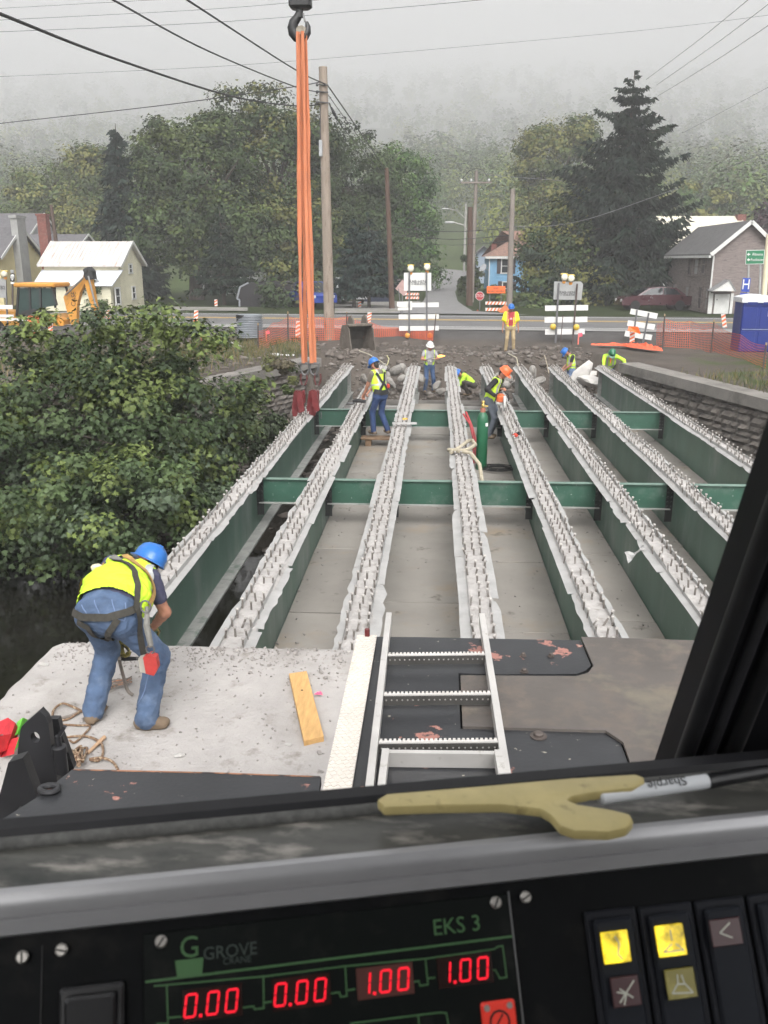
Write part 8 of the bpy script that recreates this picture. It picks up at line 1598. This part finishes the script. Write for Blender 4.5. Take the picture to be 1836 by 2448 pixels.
c = at(1036, 856, Y=29.9); t = thing('cutting_torch', 'cutting torch with an orange flame held by the white-hatted worker', 'torch', c); mb = MB(); mb.tube([(-.25, 0, -.06), (0, 0, .02), (.16, -.02, .06)], .014, 8); mb.build('torch_pipe', steelg, t, True); mb = MB(); mb.tube([(.15, -.02, .06), (.26, -.03, .075), (.40, -.04, .08)], [.028, .042, .006], 8); mb.build('flame', M('flame', (1, .4, .05), rough=.5, var=0, emit=(1.0, .34, .05), es=3.0), t, True); mb = MB(); mb.tube([(-.25, 0, -.06), (-.33, .02, -.35), (-.30, .0, -.8), (-.2, .05, -1.15)], .014, 6); mb.build('gas_hose', M('hose_dark', (.05, .05, .05), rough=.7), t, True)
# ---- 4. crouching worker in lime shirt
rt4 = at(1122, 944, Y=29.35); f4 = Vector((-1, -.25, 0)); L4 = lambda p: loc_of(rt4, f4, p)
LIME = M('lime_shirt', (.42, .68, .04), rough=.8, var=.1, scale=7, bump=.004, bs=22)
spec = dict(pelvis=(0, -.12, .36), chest=(.02, .22, .66), neck=(.02, .30, .70), head=(.02, .38, .74), face=(0, .7, -.8), footL=(-.12, .10, 0), footR=(.12, -.05, 0), kneeL=(-.3, 1, .6), kneeR=(.3, 1, .6), handL=(-.1, .50, .20), handR=(.10, .52, .22), elbowL=(-.7, -.2, -.2), elbowR=(.7, -.2, -.2), gripL='grip', gripR='grip')
p4 = person('crouching worker in lime shirt and blue hard hat right of the fourth girder', rt4, f4, spec, {'shirt': LIME, 'trousers': cloth('brown_work_trousers', (.05, .042, .035))}, hat=HB, sleeve='long', seed=4)
# ---- 5. orange-hatted worker with the saw
rt5 = at(1170, 1046, Y=19.7); f5 = Vector((.8, -.35, 0)); L5 = lambda p: loc_of(rt5, f5, p)
spec = dict(pelvis=(0, -.02, .90), chest=(0, .16, 1.34), neck=(0, .22, 1.43), head=(0, .29, 1.51), face=(0, .6, -.8), footL=(-.10, -.02, 0), footR=(.12, .02, 0), handL=L5(at(1199, 930, Y=19.55)), handR=L5(at(1186, 948, Y=19.3)), elbowL=(-.5, -.6, -.3), elbowR=(.6, -.6, -.3), gripL='grip', gripR='grip')
p5 = person('worker in orange hard hat and black long sleeves sawing at the fifth girder', rt5, f5, spec, {'shirt': cloth('black_longsleeve', (.013, .012, .014)), 'trousers': cloth('grey_jeans', (.10, .115, .14))}, hat=HO, sleeve='long', vest=dict(low=.02, bands=[(.38, .46)], gap=.05, braces=.12), seed=5)
c = at(1197, 958, Y=19.3); t = thing('cutoff_saw', 'orange and white cut-off saw held over the fifth girder', 'power saw', c)
mb = MB(); mb.bev((0, 0, .05), (.20, .30, .20), .05); mb.build('engine', M('saw_orange', (.62, .12, .03), rough=.5, var=.1), t); mb = MB(); mb.bev((-.03, .0, -.04), (.16, .26, .10), .03); mb.build('base_cover', M('saw_white', (.5, .5, .48), rough=.5), t)
mb = MB(); mb.lathe([(.14, -.006), (.14, .006)], (.06, -.26, -.06), 20, (0, R(90), 0)); mb.build('disc', steelg, t); mb = MB(); mb.lathe([(.165, -.02), (.165, .02)], (.06, -.25, -.02), 20, (0, R(90), 0)); mb.build('disc_guard', M('saw_white', (.5, .5, .48)), t)
mb = MB(); mb.tube([(-.12, -.1, .02), (-.10, -.12, .18), (.06, -.12, .22), (.16, -.1, .14), (.16, -.08, .0)], .014, 8); mb.build('front_handle', M('tool_black', (.012, .012, .014)), t, True)
# ---- 6. man standing by the road
rt6 = at(1218, 839, z=-.01); f6 = Vector((-.02, -1, 0)); spec = dict(pelvis=(0, 0, .93), chest=(0, -.01, 1.40), neck=(0, .01, 1.50), head=(0, .03, 1.60), face=(0, 1, -.1), footL=(-.15, .0, 0), footR=(.15, .02, 0), toeL=(-.35, 1, 0), toeR=(.35, 1, 0), handL=(-.30, .05, .88), handR=(.30, .05, .88), elbowL=(-1, -.5, 0), elbowR=(1, -.5, 0), palmL=(1, 0, 0), palmR=(-1, 0, 0))
rt6.z = tz(rt6.x, rt6.y)
p6 = person('man in yellow vest, red shirt and khaki trousers standing by the road', rt6, f6, spec, {'shirt': cloth('red_tee', (.34, .035, .045)), 'trousers': cloth('khaki_trousers', (.34, .26, .15)), 'fat': 1.14}, hat=HB, vest=dict(low=.06, mat=HIVY, band_mat=ORB, bands=[(.14, .22)], gap=.075, sleeves=True, braces=.14), sc=1.02, seed=6)
mb = MB(); mb.lathe([(.05, 0), (.05, .004)], Vector((0, .135, 1.24)), 10, (R(-90), 0, 0)); mb.build('shirt_print', M('print_white', (.5, .35, .35), rough=.8), p6['t'])
# ---- 7. worker in the pit, head bowed
rt7 = at(1362, 945, Y=30.4); f7 = Vector((-1, -.15, 0)); L7 = lambda p: loc_of(rt7, f7, p)
spec = dict(pelvis=(0, 0, .90), chest=(0, .04, 1.36), neck=(0, .12, 1.44), head=(0, .22, 1.50), face=(0, .8, -.6), footL=(-.13, 0, 0), footR=(.13, .05, 0), handL=(-.12, .28, .92), handR=(.12, .28, .92), elbowL=(-.4, -1, 0), elbowR=(.4, -1, 0))
p7 = person('worker in blue hard hat with bowed head and lime vest standing in the pit', rt7, f7, spec, {'shirt': cloth('black_tee', (.015, .014, .016)), 'trousers': M('light_denim', (.11, .16, .26), rough=.9, var=.2, scale=8)}, hat=HB, vest=dict(low=.02, bands=[(.22, .29), (.50, .57)], braces=.12), sc=1.0, seed=7)
# ---- 8. green-hatted worker leaning on the last girder
rt8 = at(1452, 945, Y=29.3); f8 = Vector((-.12, -1, 0)); L8 = lambda p: loc_of(rt8, f8, p)
spec = dict(pelvis=(0, -.18, .92), chest=(0, .14, 1.32), neck=(0, .22, 1.38), head=(-.02, .32, 1.44), face=(0, .45, -.9), footL=(.24, .04, 0), footR=(-.05, -.2, 0), toeL=(1, .3, 0), handL=L8(at(1497, 878, Y=28.9)), handR=L8(at(1441, 886, Y=28.5)), elbowL=(-1, 0, .3), elbowR=(1, 0, .3))
spec['footL'], spec['footR'] = (-.12, -.12, 0), (.24, .0, 0); spec['toeR'] = (1, .35, 0)
p8 = person('worker in green hard hat and lime jacket leaning on the rightmost girder end', rt8, f8, spec, {'shirt': LIME, 'trousers': M('dark_denim', (.022, .045, .12))}, hat=HG, sleeve='long', seed=8, vest=dict(low=.05, mat=LIME, bands=[(.30, .38)], gap=.0, braces=.10))
mb = MB(); mb.add([(-.05, .24, 1.33), (.05, .24, 1.33), (.0, .31, 1.08)], [(0, 1, 2)]); mb.build('orange_shirt_front', orangem, p8['t'])
mb = MB(); c = at(1498, 895, Y=28.9); mb.tube([c + Vector((0, 0, .2)), c + Vector((0, -.05, -.1)), c + Vector((-.02, -.1, -.4))], [.03, .035, .012], 8); tag(mb.build('chipping_hammer', M('tool_black', (.012, .012, .014)), smooth=True), 'dark breaker tool under the green-hatted worker left hand', 'power tool')

# ================================================================= GAS BOTTLE, HOSES AND SCRAPS ON THE BRIDGE
gb = at(1150, 1122, z=-.82); hgt_b = at(1150, 985, Y=gb.y).z; t = thing('gas_cylinder', 'tall green gas cylinder with a brass valve standing right of the fourth girder', 'gas cylinder', gb); rB = 13.6 / 2050 * gb.y
Hc = hgt_b - gb.z; mb = MB(); mb.lathe([(rB * .93, 0), (rB, .03), (rB, Hc * .84), (rB * .93, Hc * .91), (rB * .68, Hc * .97), (rB * .42, Hc), (rB * .40, Hc + .03)], n=24); mb.build('bottle', M('cylinder_green', (.012, .10, .045), rough=.4, var=.12, scale=4, col2=(.10, .16, .12), s2=6, lo=.68, hi=.75), t, True)
mb = MB(); mb.lathe([(rB * .45, Hc), (rB * .45, Hc + .07), (rB * .4, Hc + .08)], n=16); mb.build('neck_ring', M('neck_rust', (.28, .10, .07), rough=.7), t, True)
mb = MB(); mb.lathe([(.03, Hc + .08), (.03, Hc + .13), (.045, Hc + .14), (.02, Hc + .18), (.04, Hc + .20), (.03, Hc + .23)], n=10); mb.tube([(0, 0, Hc + .12), (.10, -.02, Hc + .12)], .02, 8); mb.build('valve', M('brass', (.42, .30, .10), rough=.35, metal=.8, var=.15, scale=30), t, True)
mb = MB(); mb.bev((.08, -rB - .0, Hc * .8), (.05, .008, .07), .002); mb.build('label', wb, t)
dl = M('dolly_red', (.32, .03, .035), rough=.5, var=.15, scale=9); t = thing('cylinder_cart', 'red tubular cart frame leaning against the green gas cylinder', 'cart', gb + Vector((-.1, 0, 0)))
for pts in ([at(1108, 990, Y=18.4), at(1124, 1015, Y=18.1), at(1132, 1050, Y=17.9), at(1132, 1108, Y=17.7)], [at(1135, 1062, Y=17.6), at(1158, 1064, Y=17.5), at(1163, 1075, Y=17.5), at(1160, 1125, Y=17.4)], [at(1114, 985, Y=18.6), at(1128, 1018, Y=18.3), at(1137, 1050, Y=18.1), at(1137, 1108, Y=17.9)]): mb = MB(); mb.tube(pts, .022, 8); mb.build('frame_tube', dl, t, True, world=True)
# coil of hose on the sheet
c = at(1192, 1124, z=-.80); mb = MB(); rk = random.Random(8); pts = []
for i in range(130): a = i * .31; rr_ = .24 + .05 * math.sin(i * .37) + rk.uniform(-.01, .01); pts.append(c + Vector((rr_ * 1.25 * math.cos(a) + .03 * math.sin(i * .05), rr_ * math.sin(a), .015 + .07 * (i % 40) / 40)))
mb.tube(pts, .009, 6); tag(mb.build('hose_coil', M('hose_black', (.02, .02, .02), rough=.6, var=.2), smooth=True), 'coil of thin black hose on the sheet right of the green cylinder', 'hose')
# pale fire hose draped over the fourth girder
hs_ = M('pale_hose', (.36, .32, .24), rough=.9, var=.2, scale=15)
for k, (pts, lab) in enumerate((([(1078, 1090, .06), (1100, 1082, .10), (1118, 1072, .14), (1128, 1068, .12), (1136, 1076, .1), (1118, 1088, .1), (1096, 1092, .1), (1076, 1086, .08)], 'pale flat hose wrapped over the top of the fourth girder'), ([(1072, 1082, .05), (1095, 1090, .10), (1125, 1094, .08), (1144, 1104, -.05), (1152, 1120, -.3), (1150, 1134, -.5), (1140, 1130, -.6)], 'pale flat hose hanging down the right side of the fourth girder'))):
    mb = MB(); mb.tube([at(x, y, z=0.0) + Vector((0, 0, z)) if z >= 0 else Vector((at(x, y, z=0).x + .02, at(x, y, z=0).y, z)) for x, y, z in pts], .035, 8); tag(mb.build('pale_hose', hs_, smooth=True), lab, 'hose')
# flat bar and yellow scrap on the third girder, and a tool on the fifth
a, b = at(938, 1012, z=.08), at(996, 1012, z=.08); mb = MB(); mb.beam(a, b, .16, .02); tag(mb.build('flat_bar', galv), 'short flat steel bar across the third girder', 'steel bar')
c = at(968, 1002, z=.12); o = link('yellow_scrap', rock_mesh(77, M('yellow_scrap', (.60, .36, .04), rough=.6), 2, .5, (1, .6, .5)), None, c); o.scale = (.09, .06, .06); tag(o, 'crumpled yellow scrap lying on the third girder', 'scrap')
c = at(1232, 1040, z=.09); t = thing('hand_tool', 'small red and black tool left on the fifth girder', 'tool', c); mb = MB(); mb.bev((0, 0, 0), (.07, .14, .07), .02, (0, 0, .4)); mb.build('body', M('pouch_red', (.45, .05, .03)), t); mb = MB(); mb.bev((.06, .02, .02), (.06, .12, .08), .02, (0, 0, -.3)); mb.build('handle', hb_, t)
bpy.context.view_layer.update()
